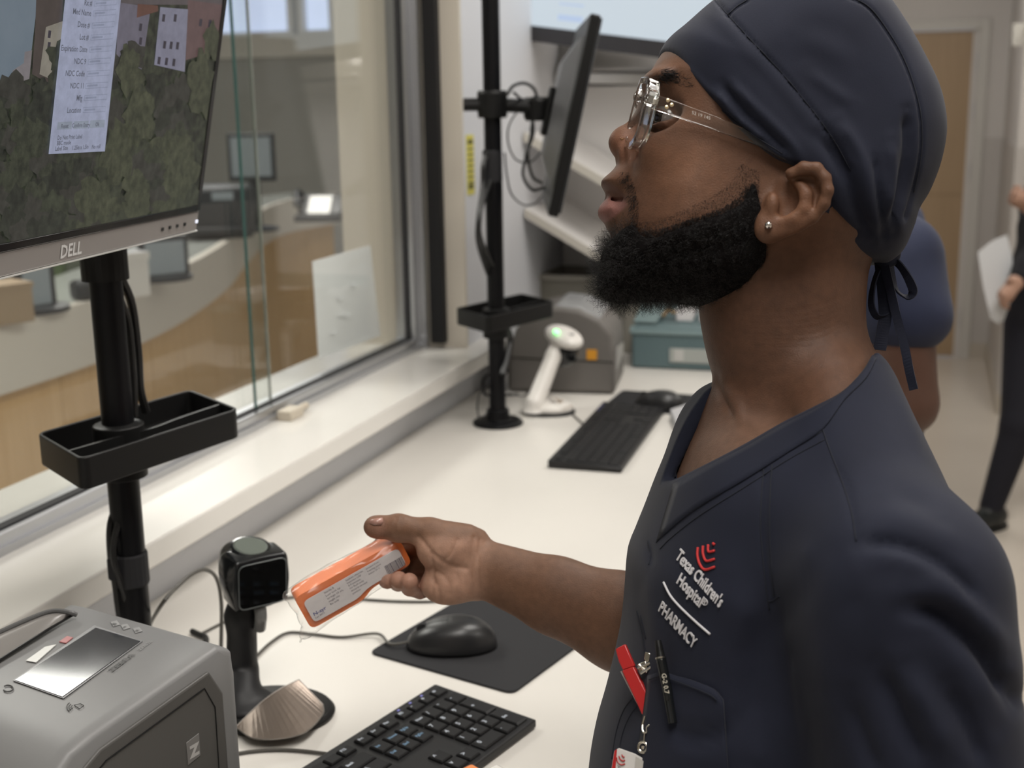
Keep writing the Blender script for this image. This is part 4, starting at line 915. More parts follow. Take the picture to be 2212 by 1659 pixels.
G().lathe([(.017, 0), (.017, .0012), (.015, .002)], Th((-.004, 0, .0255)), Rh, n=28, sx=1.25).build('top_button', mat('button_grey_green', (.13, .15, .13), .15, spec=.8), t)
G().lathe([(.020, -.001), (.020, .0008), (.0175, .0012)], Th((-.004, 0, .0255)), Rh, n=28, sx=1.25).build('button_ring', M_blackg, t)
# clear trigger grip
G().tube(spline([hc+fd*.014-(0, 0, .030), hc+fd*.016-(0, 0, .045), hc+fd*.010-(0, 0, .062)], 4), .0065, 10).build('trigger', mat('trigger_grey', (.16, .16, .155), .2), t)
# brushed weight on the front of the base
dq = roundcorners([np.array(p) for p in [(520, 1575), (650, 1462), (700, 1528), (695, 1560), (640, 1598), (560, 1602)]], 18, 4)
lo_ = [np.append(onz(p[0], p[1]+6, ZC+.010)[:2], ZC+.0105) for p in dq]; 
a_, b2_ = onz(505, 1590, ZC)[:2], onz(655, 1462, ZC)[:2]
V = []; Fc = []
A1 = np.append(onz(512, 1572, ZC+.01)[:2], ZC+.012); A2 = onz(648, 1466, ZC+.03); A2 = np.append(onz(648, 1510, ZC+.01)[:2], onx(648, 1466, onz(648, 1510, ZC+.01)[0])[2])
rim = spline([np.append(onz(*p, ZC+.008)[:2], ZC+.011) for p in [(512, 1578), (545, 1600), (600, 1603), (660, 1588), (697, 1550), (698, 1528)]], 4)
n_ = len(rim); ridge = np.array([A1*(1-s_)+A2*s_+np.array([0, 0, .006])*math.sin(math.pi*s_) for s_ in np.linspace(0, 1, n_)])
obj('base_weight', np.vstack([rim, ridge, np.column_stack([ridge[:, :2], np.full(n_, ZC+.009)])]), [(i, i+1, n_+i+1, n_+i) for i in range(n_-1)]+[(n_+i, n_+i+1, 2*n_+i+1, 2*n_+i) for i in range(n_-1)], mat('brushed_weight', (.22, .18, .15), .34, metal=.7, bump=.15, bscale=120, stretch=(1, .1, 1)), t, smooth=False)
G().tube(np.vstack([rim, ridge[::-1]]), .0007, 6, closed=True).build('weight_edge', mat('weight_edge_dull', (.20, .18, .16), .4, metal=.6), t)

# --- far white scanner
base_c = onz(1186, 890, ZC)[:2]
t = thing('barcode_scanner', 'white barcode scanner with green light in its stand by the far grey printer', 'scanner', (base_c[0], base_c[1], ZC))
M_sw = mat('scanner_white', (.72, .69, .65), .3)
G().lathe([(0, 0), (.054, 0), (.055, .003), (.052, .006), (0, .007)], (*base_c, ZC+.0005), n=40, sx=1, sy=.85).build('base_ring', Mh, t)
G().lathe([(0, .007), (.050, .007), (.050, .014), (.035, .022), (0, .024)], (*base_c, ZC+.0005), n=40, sx=1, sy=.85).build('base_plate', M_sw, t, bevel=.001)
f0 = onx(1155, 872, base_c[0]-.022); f1 = onx(1195, 770, base_c[0]-.004); f2 = onx(1213, 735, base_c[0]+.005)
sd = SDF(np.minimum(f0, f2)-.08, np.maximum(f0, f2)+.08, .003)
sd.cone(f0, f1, .019, .0165, .004); sd.cone(f1, f2, .0165, .021, .006); sd.cone(f0-(0, 0, .02), f0, .028, .019, .005)
V, Q = sd.mesh(); V[:, 2] = np.maximum(V[:, 2], ZC+.008); fast_obj('handle', V, Q, M_sw, t)
fd2 = rotz(math.radians(-38))@np.array([1., 0, 0]); fw2 = fd2*math.cos(.25)-np.array([0, 0, math.sin(.25)]); R3, T3 = frame(f2, fw2, np.cross([0, 0, 1.], fw2))
sd = SDF(-np.array([.06, .05, .05]), np.array([.06, .05, .05]), .0025)
sd.ell((.006, 0, .010), (.050, .034, .019), .006); V, Q = sd.mesh(); fast_obj('head', T3(V), Q, M_sw, t)
sd = SDF(-np.array([.06, .05, .05]), np.array([.06, .05, .05]), .0025)
sd.ell((.014, 0, -.021), (.031, .029, .033), .006); V, Q = sd.mesh(); fast_obj('scan_window', T3(V), Q, M_blackg, t)
led = hit(bvh_of(T3(np.array([(-.05, -.04, .028), (.05, -.04, .028), (.05, .04, .028), (-.05, .04, .028)])), [(0, 1, 2, 3)]), 1202, 716)
G().lathe([(.0062, -.002), (.0062, .0015), (.004, .003)], led if led is not None else f2, R3, n=16).build('indicator_light', mat('green_led', (.1, .9, .2), .3, emit=(.25, 1, .30), estr=4), t)
G().lathe([(.007, 0), (.007, .0015)], T3((.026, 0, .0255)), R3, n=16, sx=1.3).build('top_button', mat('button_mid_grey', (.25, .25, .25), .4), t)
for a_ in (-.75, .25):
    c_ = np.array([*base_c, ZC+.012]); d_ = np.array([math.cos(a_), math.sin(a_)*.85, 0]); G().tube([c_+d_*.012+(0, 0, .022), c_+d_*.05+(0, 0, .002)], .002, 6).build('base_rib', M_sw, t)
a0_, a1_ = -.75, .25
G().add([np.array([*base_c, ZC+.034])]+[np.array([base_c[0]+.049*math.cos(a), base_c[1]+.049*.85*math.sin(a), ZC+.0155]) for a in np.linspace(a0_, a1_, 6)], [(0, i, i+1) for i in range(1, 6)]).build('base_weight', mat('warm_brushed', (.5, .42, .34), .35, metal=.6), t)
G().tube(spline([np.append(onz(*p, ZC)[:2], ZC+.0022) for p in [(1230, 890), (1245, 905), (1262, 920)]], 5), .0018, 6).build('cable', M_cable, t)

# ================================================================ far label printer
fp0 = onz(1130, 848, ZC); fp1 = onz(1305, 853, ZC); ex = fp1-fp0; ex[2] = 0; wdt = .215; ex /= np.linalg.norm(ex); ey = np.array([-ex[1], ex[0], 0])
t = thing('label_printer', 'dark grey domed label printer with an orange sticker on the far worktop', 'printer', tuple(fp0+ex*.09+ey*.12))
R_, T_ = frame(fp0-ex*.035, ex, ey)
M_fp = mat('printer_warm_grey', (.135, .125, .115), .5, bump=.05, bscale=600, bdist=.0003); M_ft = mat('printer_top_grey', (.27, .275, .28), .35)
H = .20; w2 = .235
prof = [(0, .002), (w2, .002), (w2, .075), (w2-.004, .13), (w2-.03, .163), (w2-.075, .185), (.11, .19), (.055, .175), (.02, .14), (0, .08)]
G().prism(T_([(a, 0, b) for a, b in prof]), ey*.20).build('shell', M_fp, t, bevel=.010, segs=4)
G().tube(T_([(0.002, -.0005, .078), (w2-.002, -.0005, .072)]), .0012, 6).build('shell_seam', M_black, t)
top_ = [(w2-.032, .166), (w2-.075, .188), (.11, .193), (.10, .186), (w2-.08, .180), (w2-.036, .158)]
G().prism(T_([(a, .012, b) for a, b in top_]), ey*.18).build('top_cover', M_ft, t, bevel=.003)
s0 = T_((.186, -.0015, .088)); G().box(s0, (.022, .0015, .022), R_).build('orange_sticker', mat('orange_sticker_face', (.62, .28, .02), .5), t)
G().prism(T_([(w2+.0005, .02, .05), (w2+.0005, .16, .06), (w2+.0005, .16, .085), (w2+.0005, .02, .10)]), ex*.002).build('label_slot', mat('slot_light', (.4, .39, .37), .4), t)
G().box(T_((.1, .1, .001)), (.16, .14, .003), R_).build('foot', M_rubber, t)
pl_ = onx(1130, 800, -.86)
G().cyl(T_((-.004, .02, .05)), T_((-.03, .0, .045)), .012, 12).build('power_plug', M_cblk, t)
G().tube(spline([T_((-.03, 0, .045)), T_((-.05, -.01, .03)), T_((-.045, -.03, .004)), T_((-.02, -.05, .004)), T_((.03, -.03, .003))], 6), .003, 6).build('power_cord', M_cblk, t)
# ================================================================ teal case
tc0 = onz(1364, 795, ZC); tc1 = onz(1551, 803, ZC); ex = tc1-tc0; ex[2] = 0; ex /= np.linalg.norm(ex); ey = np.array([-ex[1], ex[0], 0]); R_, T_ = frame(tc0, ex, ey)
t = thing('carry_case', 'open teal plastic case with white contents at the back of the worktop', 'case', tuple(T_((.17, .12, 0))))
M_teal = mat('teal_plastic', (.10, .15, .16), .5); M_teald = mat('teal_plastic_light', (.17, .235, .24), .5)
Wt = .36; hf = .098
g = G().add(T_([(0, 0, .001), (Wt, 0, .001), (Wt, .26, .001), (0, .26, .001), (0, -.0, hf), (Wt, -.0, hf), (Wt, .26, hf+.03), (0, .26, hf+.03)]), [(3, 2, 1, 0), (0, 1, 5, 4), (1, 2, 6, 5), (2, 3, 7, 6), (3, 0, 4, 7), (4, 5, 6, 7)])
g.build('body', M_teal, t, bevel=.006)
G().add(T_([(-.004, -.004, hf-.008), (Wt+.004, -.004, hf-.008), (Wt+.004, .012, hf+.004), (-.004, .012, hf+.004)]+[(-.004, -.004, hf-.016), (Wt+.004, -.004, hf-.016), (Wt+.004, .012, hf-.008), (-.004, .012, hf-.008)]), [(0, 1, 2, 3), (7, 6, 5, 4), (0, 4, 5, 1), (1, 5, 6, 2), (2, 6, 7, 3), (3, 7, 4, 0)]).build('rim', M_teald, t, bevel=.002)
G().prism(T_([(0.0, .02, hf+.006), (.055, .02, hf+.006), (.075, .24, hf+.055), (0, .24, hf+.055)]), (0, 0, .006)).build('lid_edge', M_teald, t, bevel=.002)
G().prism(T_([(.0, .235, hf+.02), (Wt, .235, hf+.02), (Wt, .235, hf+.065), (0, .235, hf+.065)]), ey*.012).build('lid', M_teald, t, bevel=.003)
for a, b_, c_ in ((.095, .135, .035), (.15, .35, .05)): G().box(T_(((a+b_)/2, .12, hf+.022)), (b_-a, .12, .03), R_).build('white_tray', mat('content_white', (.72, .70, .70), .5), t, bevel=.003)
G().tube(spline(T_([(.065, .05, hf+.02), (.075, .08, hf+.032), (.09, .06, hf+.028), (.1, .09, hf+.03)]), 4), .004, 6).build('brass_clip', mat('brass_warm', (.45, .30, .15), .35, metal=.6), t)
G().box(T_((.155, -.0015, .035)), (.13, .003, .034), R_).build('name_plate', mat('plate_grey', (.36, .38, .36), .4), t, bevel=.001)
G().box(T_((.112, -.0035, .036)), (.022, .002, .028), R_).build('plate_latch', mat('plate_pale', (.50, .50, .48), .4), t)
# ================================================================ beige bin behind the far printer
b0 = T0 = onx(1172, 700, -.90); c_ = ony(1172, 590, 3.02)
t = thing('storage_bin', 'beige open storage bin behind the far grey printer', 'bin', (c_[0]+.14, 3.10, ZC))
M_bin = mat('beige_bin_plastic', (.25, .235, .20), .6)
zt_ = c_[2]
for nm, a, b_ in (('side', (c_[0], 3.0, ZC), (c_[0]+.008, 3.18, zt_)), ('side', (c_[0]+.252, 3.0, ZC), (c_[0]+.26, 3.18, zt_)), ('front', (c_[0]+.0085, 3.0, ZC), (c_[0]+.2515, 3.008, zt_)), ('rear', (c_[0]+.0085, 3.172, ZC), (c_[0]+.2515, 3.18, zt_))):
    G().bb(a, b_).build(nm, M_bin, t)
G().bb((c_[0]+.0085, 3.009, ZC), (c_[0]+.2515, 3.17, ZC+.006)).build('bottom', M_bin, t)
G().bb((c_[0]-.006, 2.992, zt_-.014), (c_[0]+.266, 3.0, zt_)).bb((c_[0]-.006, 3.0, zt_-.014), (c_[0], 3.18, zt_)).build('rim', mat('bin_rim', (.32, .30, .26), .5), t, bevel=.001)
G().bb((c_[0]+.05, 2.998, ZC+.03), (c_[0]+.22, 3.0005, zt_-.05)).build('front_recess', mat('bin_recess', (.19, .18, .155), .6), t)
t2 = thing('tool_roll', 'dark rolled item with a reddish end lying on the beige bin', 'roll', (c_[0]+.19, 3.06, zt_))
G().cyl((c_[0]+.13, 3.03, zt_+.0245), (c_[0]+.25, 3.04, zt_+.0245), .022, 18).build('roll', mat('dark_cloth', (.02, .018, .02), .7), t2, bevel=.003)
G().cyl((c_[0]+.19, 3.035, zt_+.0245), (c_[0]+.215, 3.037, zt_+.0245), .0232, 18).build('band', mat('red_band', (.10, .02, .025), .6), t2)
# grey booklet near the far keyboard
q0 = onz(1448, 885, ZC+.02); 
G().prism([(*onz(*p, ZC+.022)[:2], ZC+.0005) for p in ((1448, 884), (1500, 868), (1560, 890), (1470, 935))], (0, 0, .022)).build('notepad', mat('grey_pad', (.42, .42, .43), .6), bevel=.001, label='grey notepad block between the far keyboard and the standing man', cat='notepad')
# small white-and-orange packet at the bottom edge on the keyboard side
c_ = onz(1052, 1662, ZC+.03); 
t = thing('packet', 'small white packet with orange end on the near keyboard at the bottom edge', 'packet', (c_[0], c_[1], ZC+.024))
G().box((c_[0]+.006, c_[1]-.02, ZC+.0295), (.026, .05, .007), rotz(-.5)).build('wrapper', M_white, t, bevel=.002)
G().box((c_[0]-.018, c_[1]-.020, ZC+.0295), (.016, .04, .007), rotz(-.5)).build('end', mat('orange_tip', (.75, .25, .08), .5), t, bevel=.002)
# ================================================================ the man in navy scrubs
# sculpted in camera-aligned metres (x right, y up, z towards the lens), then carried into the world by C2W
D0 = .90
man_foot = C2W(np.array([.22, -.45, -.93])); man_foot[2] = 0
man = thing('person', 'man in navy scrubs, navy cap and clear glasses with a black beard, reaching', 'person', tuple(man_foot))
def P9(px, py, dz=0, d=D0): c = cc(px, py, d-abs(dz)); c[2] = -d+dz; return c
def mixd(P): return np.array([cc(*p)[:2] for p in P])
def sm(t): t = np.clip(t, 0, 1); return t*t*(3-2*t)
def pxof(V): return CX+FPX*V[:, 0]/-V[:, 2], CY-FPX*V[:, 1]/-V[:, 2]
def segd(px, py, P):
    P = np.asarray(P, float); d = np.full(px.shape, 1e9)
    for a, b in zip(P[:-1], P[1:]):
        e = b-a; t = np.clip(((px-a[0])*e[0]+(py-a[1])*e[1])/(e@e), 0, 1); d = np.minimum(d, np.hypot(px-a[0]-e[0]*t, py-a[1]-e[1]*t))
    return d
def normals(V, Q):
    n = np.cross(V[Q[:, 2]]-V[Q[:, 0]], V[Q[:, 3 if Q.shape[1] > 3 else 1]]-V[Q[:, 1]]); N = np.zeros_like(V)
    for k in range(Q.shape[1]): np.add.at(N, Q[:, k], n)
    return N/(np.linalg.norm(N, axis=1)[:, None]+1e-12)
def folds(V, Q, L, zmin=-9):
    N = normals(V, Q); px, py = pxof(V); w_ = np.clip(N[:, 2]*1.5+.2, 0, 1)*(V[:, 2] > zmin); d = np.zeros(len(V))
    for P, wd, a in L:
        tp = np.clip(np.minimum(np.hypot(px-P[0][0], py-P[0][1]), np.hypot(px-P[-1][0], py-P[-1][1]))/(3.0*wd)+.15, 0, 1) if wd > 6 else 1
        d += a*tp*np.exp(-(segd(px, py, spline(P, 5))/wd)**2)
    return V+N*(d*w_)[:, None]
def relax(V, Q, n=2, f=.5):
    for _ in range(n):
        A = np.zeros_like(V); c = np.zeros(len(V))
        for k in range(4):
            j = (k+1) % 4; np.add.at(A, Q[:, k], V[Q[:, j]]); np.add.at(c, Q[:, k], 1); np.add.at(A, Q[:, j], V[Q[:, k]]); np.add.at(c, Q[:, j], 1)
        V = V*(1-f)+A/c[:, None]*f
    return V

# ---------------------------------------------------------------- shared torso volumes
SN = np.array([.231, -.124, -.735]); SF = np.array([.184, -.080, -1.035])     # near and far shoulder joints
TORSO = [(1550, 825), (1500, 868), (1464, 930), (1432, 1010), (1402, 1090), (1378, 1150), (1360, 1200), (1352, 1300), (1342, 1380), (1314, 1500), (1289, 1590), (1272, 1700), (1262, 1900), (1275, 2150), (1290, 2400), (1290, 2560),
         (2020, 2560), (2040, 2300), (2080, 1900), (2085, 1500), (2060, 1300), (2020, 1120), (1978, 990), (1930, 880), (1890, 790), (1850, 750), (1700, 790)]
def torso(s, off, k=.03):
    def Wf(X, Y): return .062+.098*sm((-Y-.0-(-.025))/.11)+.012*sm((-Y-.25)/.3)-off+0*X
    P = spline(pxy(TORSO, .92), 4, True)
    q = (slice(None),)*3; X, Y, Z = s.ax(q); s2 = poly2d(X[:, :, 0], Y[:, :, 0], P)[:, :, None]+off; Wv = Wf(X, Y); D = .10
    zz = -.915+.20*(Y*0)+.0*X; qd = np.maximum(s2+D, 0)/D; e = (qd**2.2+(np.abs(Z-zz)/Wv)**2.4)**(1/2.3)
    gr = np.sqrt((qd/D)**2+((Z-zz)/Wv**2)**2)/np.maximum(e, 1e-6)+1e-6
    s.op(((e-1)/np.maximum(gr, 1/.17*.6)).astype(np.float32), q, k)
    s.cone(P9(1800, 860, .045), SN+np.array([-.01, .004, -.01]), .043-off, .054-off, k)
    s.cone(SN, SN+np.array([.012, -.16, .012]), .060-off, .060-off, k)
    s.cone(SN+np.array([.012, -.16, .012]), SN+np.array([.012, -.235, .022]), .060-off, .064-off, k)
    s.cone(P9(1640, 930, -.06), SF+np.array([.012, -.012, .0]), .028-off, .048-off, k)

# ---------------------------------------------------------------- head, neck, chest
hs = SDF((cc(1262, 0, .9)[0], cc(0, 1240, .9)[1], -1.02), (cc(2010, 0, .9)[0], cc(0, -40, .9)[1], -.78), .0016)
torso(hs, .010, .02)
hs.F = hs.F  # neck
NECK = [(1505, 560), (1512, 670), (1520, 725), (1532, 780), (1545, 830), (1545, 900), (1600, 1000), (1750, 1000), (1900, 900), (1892, 800), (1872, 735), (1864, 690), (1866, 620), (1872, 560), (1860, 480), (1700, 430), (1560, 470)]
hs.inflate(pxy(NECK, .905), .057, .052, .020, zc=-.905)
HEAD = [(1429, 118), (1408, 150), (1397, 172), (1393, 195), (1390, 225), (1384, 262), (1376, 300), (1366, 335), (1350, 366), (1334, 400), (1328, 440), (1322, 480), (1320, 520), (1314, 560), (1324, 598), (1365, 618), (1440, 628), (1530, 632), (1640, 610), (1760, 600), (1860, 560), (1925, 480), (1972, 380), (1990, 280), (1975, 180), (1925, 90), (1850, 25), (1750, -10), (1640, -5), (1545, 30), (1470, 76)]
def Wh(X, Y):
    lo = sm((-Y+.06-.0)/.14-.6)   # narrower towards the chin
    fr = sm((.125-X)/.05)
    return .0725-.016*sm((-(Y)+.070)/.09-.35)*sm((.19-X)/.07)-.006*fr
hs.inflate(pxy(HEAD, .9), Wh, .050, .012, zc=-.9)
for sg in (1, -1):
    hs.ell(P9(1462, 322, sg*.046), (.024, .018, .016), .016)         # cheekbone
    hs.ell(P9(1428, 176, sg*.030), (.013, .008, .024), .010)         # brow ridge
    hs.ell(P9(1422, 250, sg*.047), (.018, .0110, .013), .010, 's')    # socket
    hs.ell(P9(1446, 258, sg*.031), (.0130, .0126, .0130), .004)      # lids
    hs.ell(P9(1418, 257, sg*.034), (.0120, .0028, .020), .0012, 's')
    hs.path([P9(1410, 280, sg*.028), P9(1432, 288, sg*.040), P9(1458, 280, sg*.048)], .0016, .004, 's')
    hs.path([P9(1412, 234, sg*.030), P9(1436, 232, sg*.040), P9(1464, 247, sg*.046)], .0012, .003, 's')
NOSE = [(1392, 205), (1376, 236), (1357, 262), (1332, 281), (1319, 300), (1322, 321), (1338, 341), (1356, 352), (1385, 350), (1415, 330), (1430, 290), (1432, 230)]
hs.inflate(pxy(NOSE, .9), lambda X, Y: .0085+.006*sm(-(Y-.195)/.03), .009, .008, zc=-.9)
hs.ell(P9(1345, 309), (.0090, .0100, .0115), .005)
for sg in (1, -1):
    hs.ell(P9(1374, 326, sg*.0125), (.0125, .0098, .0085), .004)
    hs.path([P9(1402, 302, sg*.0205), P9(1404, 326, sg*.0215), P9(1392, 350, sg*.019)], .0014, .004, 's')
    hs.ell(P9(1356, 348, sg*.0085), (.0058, .0034, .0036), .002, 's')
    hs.path([P9(1402, 352, sg*.026), P9(1398, 395, sg*.031), P9(1385, 440, sg*.033)], .0013, .006, 's')
ULIP = [(1350, 344), (1338, 356), (1320, 372), (1303, 386), (1298, 396), (1304, 409), (1314, 421), (1325, 431), (1348, 430), (1372, 420), (1380, 395), (1370, 365)]
LLIP = [(1324, 433), (1311, 429), (1297, 443), (1291, 459), (1295, 471), (1306, 482), (1318, 496), (1350, 490), (1372, 455), (1355, 436)]
hs.inflate(pxy(ULIP, .9), .029, .019, .010, zc=-.9)
hs.inflate(pxy(LLIP, .9), .022, .015, .007, zc=-.9)
hs.path([P9(1305, 433, 0), P9(1324, 434, .010), P9(1346, 432, .021), P9(1362, 430, .027)], [.0010, .0009, .0008, .0006], .003, 's')
hs.path([P9(1324, 434, -.010), P9(1346, 432, -.021), P9(1362, 430, -.027)], .0008, .003, 's')
# ears
EAR = [(1699, 372), (1727, 359), (1756, 361), (1777, 386), (1784, 416), (1780, 447), (1758, 480), (1716, 506), (1680, 517), (1660, 518), (1640, 500), (1636, 470), (1650, 447), (1666, 425), (1680, 400)]
xr = cc(1650, 0, .82)[0]
for sg in (1, -1):
    zf = (lambda s_: (lambda X, Y: -.9+s_*(.0745+.34*np.maximum(X-xr, 0))+0*Y))(sg)
    hs.cone(P9(1672, 445, sg*.060), P9(1700, 440, sg*.070), .011, .010, .008)
    hs.inflate(pxy(EAR, .82), .0052, .006, .005, zc=zf)
    def EP(px, py, dz): X = cc(px, py, .82)[0]; return np.array([X, cc(px, py, .82)[1], -.9+sg*(.0745+.34*max(X-xr, 0)+dz)])
    hs.path([EP(1692, 402, .000), EP(1706, 379, .004), EP(1729, 367, .006), EP(1755, 370, .006), EP(1772, 392, .006), EP(1777, 418, .006), EP(1771, 446, .005), EP(1750, 474, .003), EP(1722, 492, .001)], [.0030, .0036, .0038, .0037, .0036, .0035, .0033, .003, .0025], .003)
    hs.ell(EP(1700, 438, .004), (.0098, .0125, .0105), .004, 's', pad=.02)
    hs.ell(EP(1692, 409, .002), (.0065, .0085, .0085), .004, 's', pad=.02)
    hs.path([EP(1720, 388, .003), EP(1745, 394, .0035), EP(1754, 420, .0035), EP(1750, 450, .003)], [.0022, .0026, .0026, .002], .003, 's')
    hs.path([EP(1724, 404, .002), EP(1736, 425, .003), EP(1733, 452, .003), EP(1712, 474, .003), EP(1690, 480, .002)], [.0020, .0032, .0034, .0034, .003], .004)
    hs.ell(EP(1670, 440, .002), (.0045, .0070, .0045), .004)          # tragus
    hs.ell(EP(1662, 497, .000), (.0085, .0082, .0052), .005)          # lobe
# folds under the ear and along the neck
hV, hQ = hs.mesh(); hV = relax(hV, hQ, 1, .4)
hV = folds(hV, hQ, [([(1590+i*6, 668+i*13), (1660, 676+i*12), (1740+i*5, 668+i*13), (1830, 640+i*12)], 3.0, -.0003) for i in range(7)]+[([(1560, 830), (1590, 870), (1600, 930)], 12, .0015), ([(1542, 790), (1556, 850), (1580, 900)], 8, -.002)])
print('head', len(hV))

# ---------------------------------------------------------------- reaching arm and hand
DH = 1.10
def H(px, py, dz=0): c = cc(px, py, DH); c[2] += dz; return c
as_ = SDF((cc(780, 0, 1.1)[0], -.30, -1.18), (.235, cc(0, 1095, 1.1)[1], -.98), .0016)
wr = H(1035, 1224); elb = np.array([.185, -.235, -1.045])
as_.cone(wr, H(1200, 1282, .012), .0245, .0325, .01, zs=.80); as_.cone(H(1200, 1282, .012), H(1340, 1333, .022), .0325, .0415, .01, zs=.9); as_.cone(H(1340, 1333, .022), elb, .0415, .046, .01)
as_.cone(elb, SF, .046, .050, .012)
# palm: outline seen from the palm side
PALM = [(1052, 1160), (1010, 1146), (965, 1138), (942, 1148), (926, 1168), (922, 1200), (924, 1235), (930, 1268), (940, 1296), (962, 1302), (1000, 1290), (1040, 1288)]
as_.inflate(pxy(PALM, DH), .0145, .020, .010, zc=-DH-.006)
as_.ell(H(955, 1182, .010), (.022, .020, .016), .012)      # thenar pad
as_.ell(H(972, 1262, .006), (.026, .017, .015), .010)      # hypothenar pad
def finger(P, r, k=.0035): as_.path([H(*p) for p in P], r, k)
finger([(1000, 1176, 0), (930, 1150, .004), (862, 1138, .008), (812, 1135, .008)], [.019, .0125, .0112, .0088], .006)    # thumb
as_.ell(H(862, 1139, .008), (.0115, .0108, .0100), .004); as_.ell(H(820, 1137, .008), (.0125, .0098, .0085), .004)
finger([(925, 1162, -.018), (862, 1168, -.034), (822, 1186, -.034), (802, 1202, -.026)], [.0115, .0098, .0085, .0075])   # index, behind the pack
finger([(916, 1192, -.020), (850, 1208, -.036), (826, 1240, -.022), (837, 1252, .002)], [.0115, .0098, .0084, .0080], .002)
finger([(916, 1226, -.018), (870, 1246, -.032), (858, 1262, -.012), (864, 1249, .010)], [.0110, .0094, .0082, .0078], .0016)
finger([(932, 1264, -.012), (904, 1280, -.020), (886, 1268, .002), (888, 1249, .017)], [.0100, .0090, .0078, .0074], .0016)
aV, aQ = as_.mesh(); aV = relax(aV, aQ, 1, .4)
aV = folds(aV, aQ, [([(1024, 1160), (1020, 1200), (1016, 1240), (1020, 1284)], 3.5, -.0010), ([(1036, 1166), (1033, 1210), (1034, 1270)], 3, -.0007), ([(905, 1160), (940, 1200), (975, 1222), (1008, 1228)], 5, -.0016),
    ([(925, 1228), (950, 1238), (968, 1256), (972, 1285)], 4, -.0012), ([(935, 1250), (946, 1270), (950, 1296)], 4, -.0012), ([(988, 1166), (975, 1196), (955, 1214)], 3.5, -.0007), ([(930, 1195), (936, 1235), (934, 1290)], 4, -.0014), ([(984, 1236), (992, 1262), (990, 1285)], 3.5, -.0007),
    ([(857, 1118), (852, 1138), (856, 1156)], 3, -.0006), ([(868, 1118), (864, 1138)], 3, -.0005), ([(830, 1128), (832, 1150)], 3, -.0004)])
# near arm (below the sleeve, outside the picture) and the rest of the trunk
ls = SDF((-.02, -.62, -1.12), (.40, .04, -.60), .008)
torso(ls, .016, .02)
e2 = SN+np.array([.016, -.27, .03]); w2_ = e2+np.array([-.20, -.06, .05])
ls.cone(SN, e2, .050, .043, .01); ls.cone(e2, w2_, .043, .028, .01); ls.ell(w2_+np.array([-.05, -.012, .006]), (.048, .018, .036), .012)
for i in range(4):
    b_ = w2_+np.array([-.085, -.015, -.022+.018*i]); ls.cone(b_, b_+np.array([-.045, -.025, 0]), .0095, .008, .004)
ls.cone(w2_+np.array([-.03, .0, -.02]), w2_+np.array([-.085, .0, -.05]), .012, .009, .005)
lV, lQ = ls.mesh()
bV = np.vstack([hV, aV, lV]); bQ = np.vstack([hQ, aQ+len(hV), lQ+len(hV)+len(aV)])
# skin tone map, with some highlight and shade painted in
px, py = pxof(bV); n1, n2 = len(hV), len(aV); col = np.tile(np.array([.108, .053, .031]), (len(bV), 1))
def paint(mask, c): 
    global col
    m = np.clip(mask, 0, 1)[:, None]; col = col*(1-m)+np.array(c)*m
isH = np.arange(len(bV)) < n1; isA = (np.arange(len(bV)) >= n1) & (np.arange(len(bV)) < n1+n2)
def blob(cx, cy, r, p=2): return np.exp(-(((px-cx)**2+(py-cy)**2)/r**2)**(p/2))
paint(isH*blob(1480, 350, 80)*.5, (.20, .098, .056)); paint(isH*blob(1340, 320, 38)*.6, (.22, .098, .060)); paint(isH*blob(1372, 290, 26)*.3, (.24, .12, .08))  # cheek highlight under the lens painted into the tone
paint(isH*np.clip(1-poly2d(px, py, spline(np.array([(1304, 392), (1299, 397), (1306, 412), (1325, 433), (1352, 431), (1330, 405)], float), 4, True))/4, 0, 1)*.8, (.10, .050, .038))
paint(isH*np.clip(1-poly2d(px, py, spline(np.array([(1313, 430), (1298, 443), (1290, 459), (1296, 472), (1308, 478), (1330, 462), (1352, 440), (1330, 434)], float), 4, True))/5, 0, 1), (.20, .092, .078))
paint(isH*blob(1710, 440, 60)*.5, (.22, .105, .060)); paint(isH*sm((py-560)/120)*.5, (.080, .040, .025)); paint(isH*blob(1420, 262, 24)*.45, (.085, .045, .032))  # eye-socket shade and beard shade on the neck painted in
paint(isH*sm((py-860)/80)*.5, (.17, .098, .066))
paint(isA*.999, (.158, .083, .050))
# palm and finger pads are lighter
pal = isA*sm((bV[:, 2]+1.108)/.014)*sm((1075-px)/70)*sm((py-1150)/26)
paint(pal, (.37, .215, .150)); paint(isA*blob(815, 1138, 24)*.5, (.33, .165, .12)); paint(isA*(px < 915)*sm((py-1228)/10)*.55, (.36, .18, .13))
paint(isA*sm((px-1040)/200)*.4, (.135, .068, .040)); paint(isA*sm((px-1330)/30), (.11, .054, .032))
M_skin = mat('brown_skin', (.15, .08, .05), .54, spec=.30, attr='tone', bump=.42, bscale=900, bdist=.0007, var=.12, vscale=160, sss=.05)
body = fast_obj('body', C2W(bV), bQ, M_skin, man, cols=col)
hb = bvh_of(C2W(hV), hQ); 
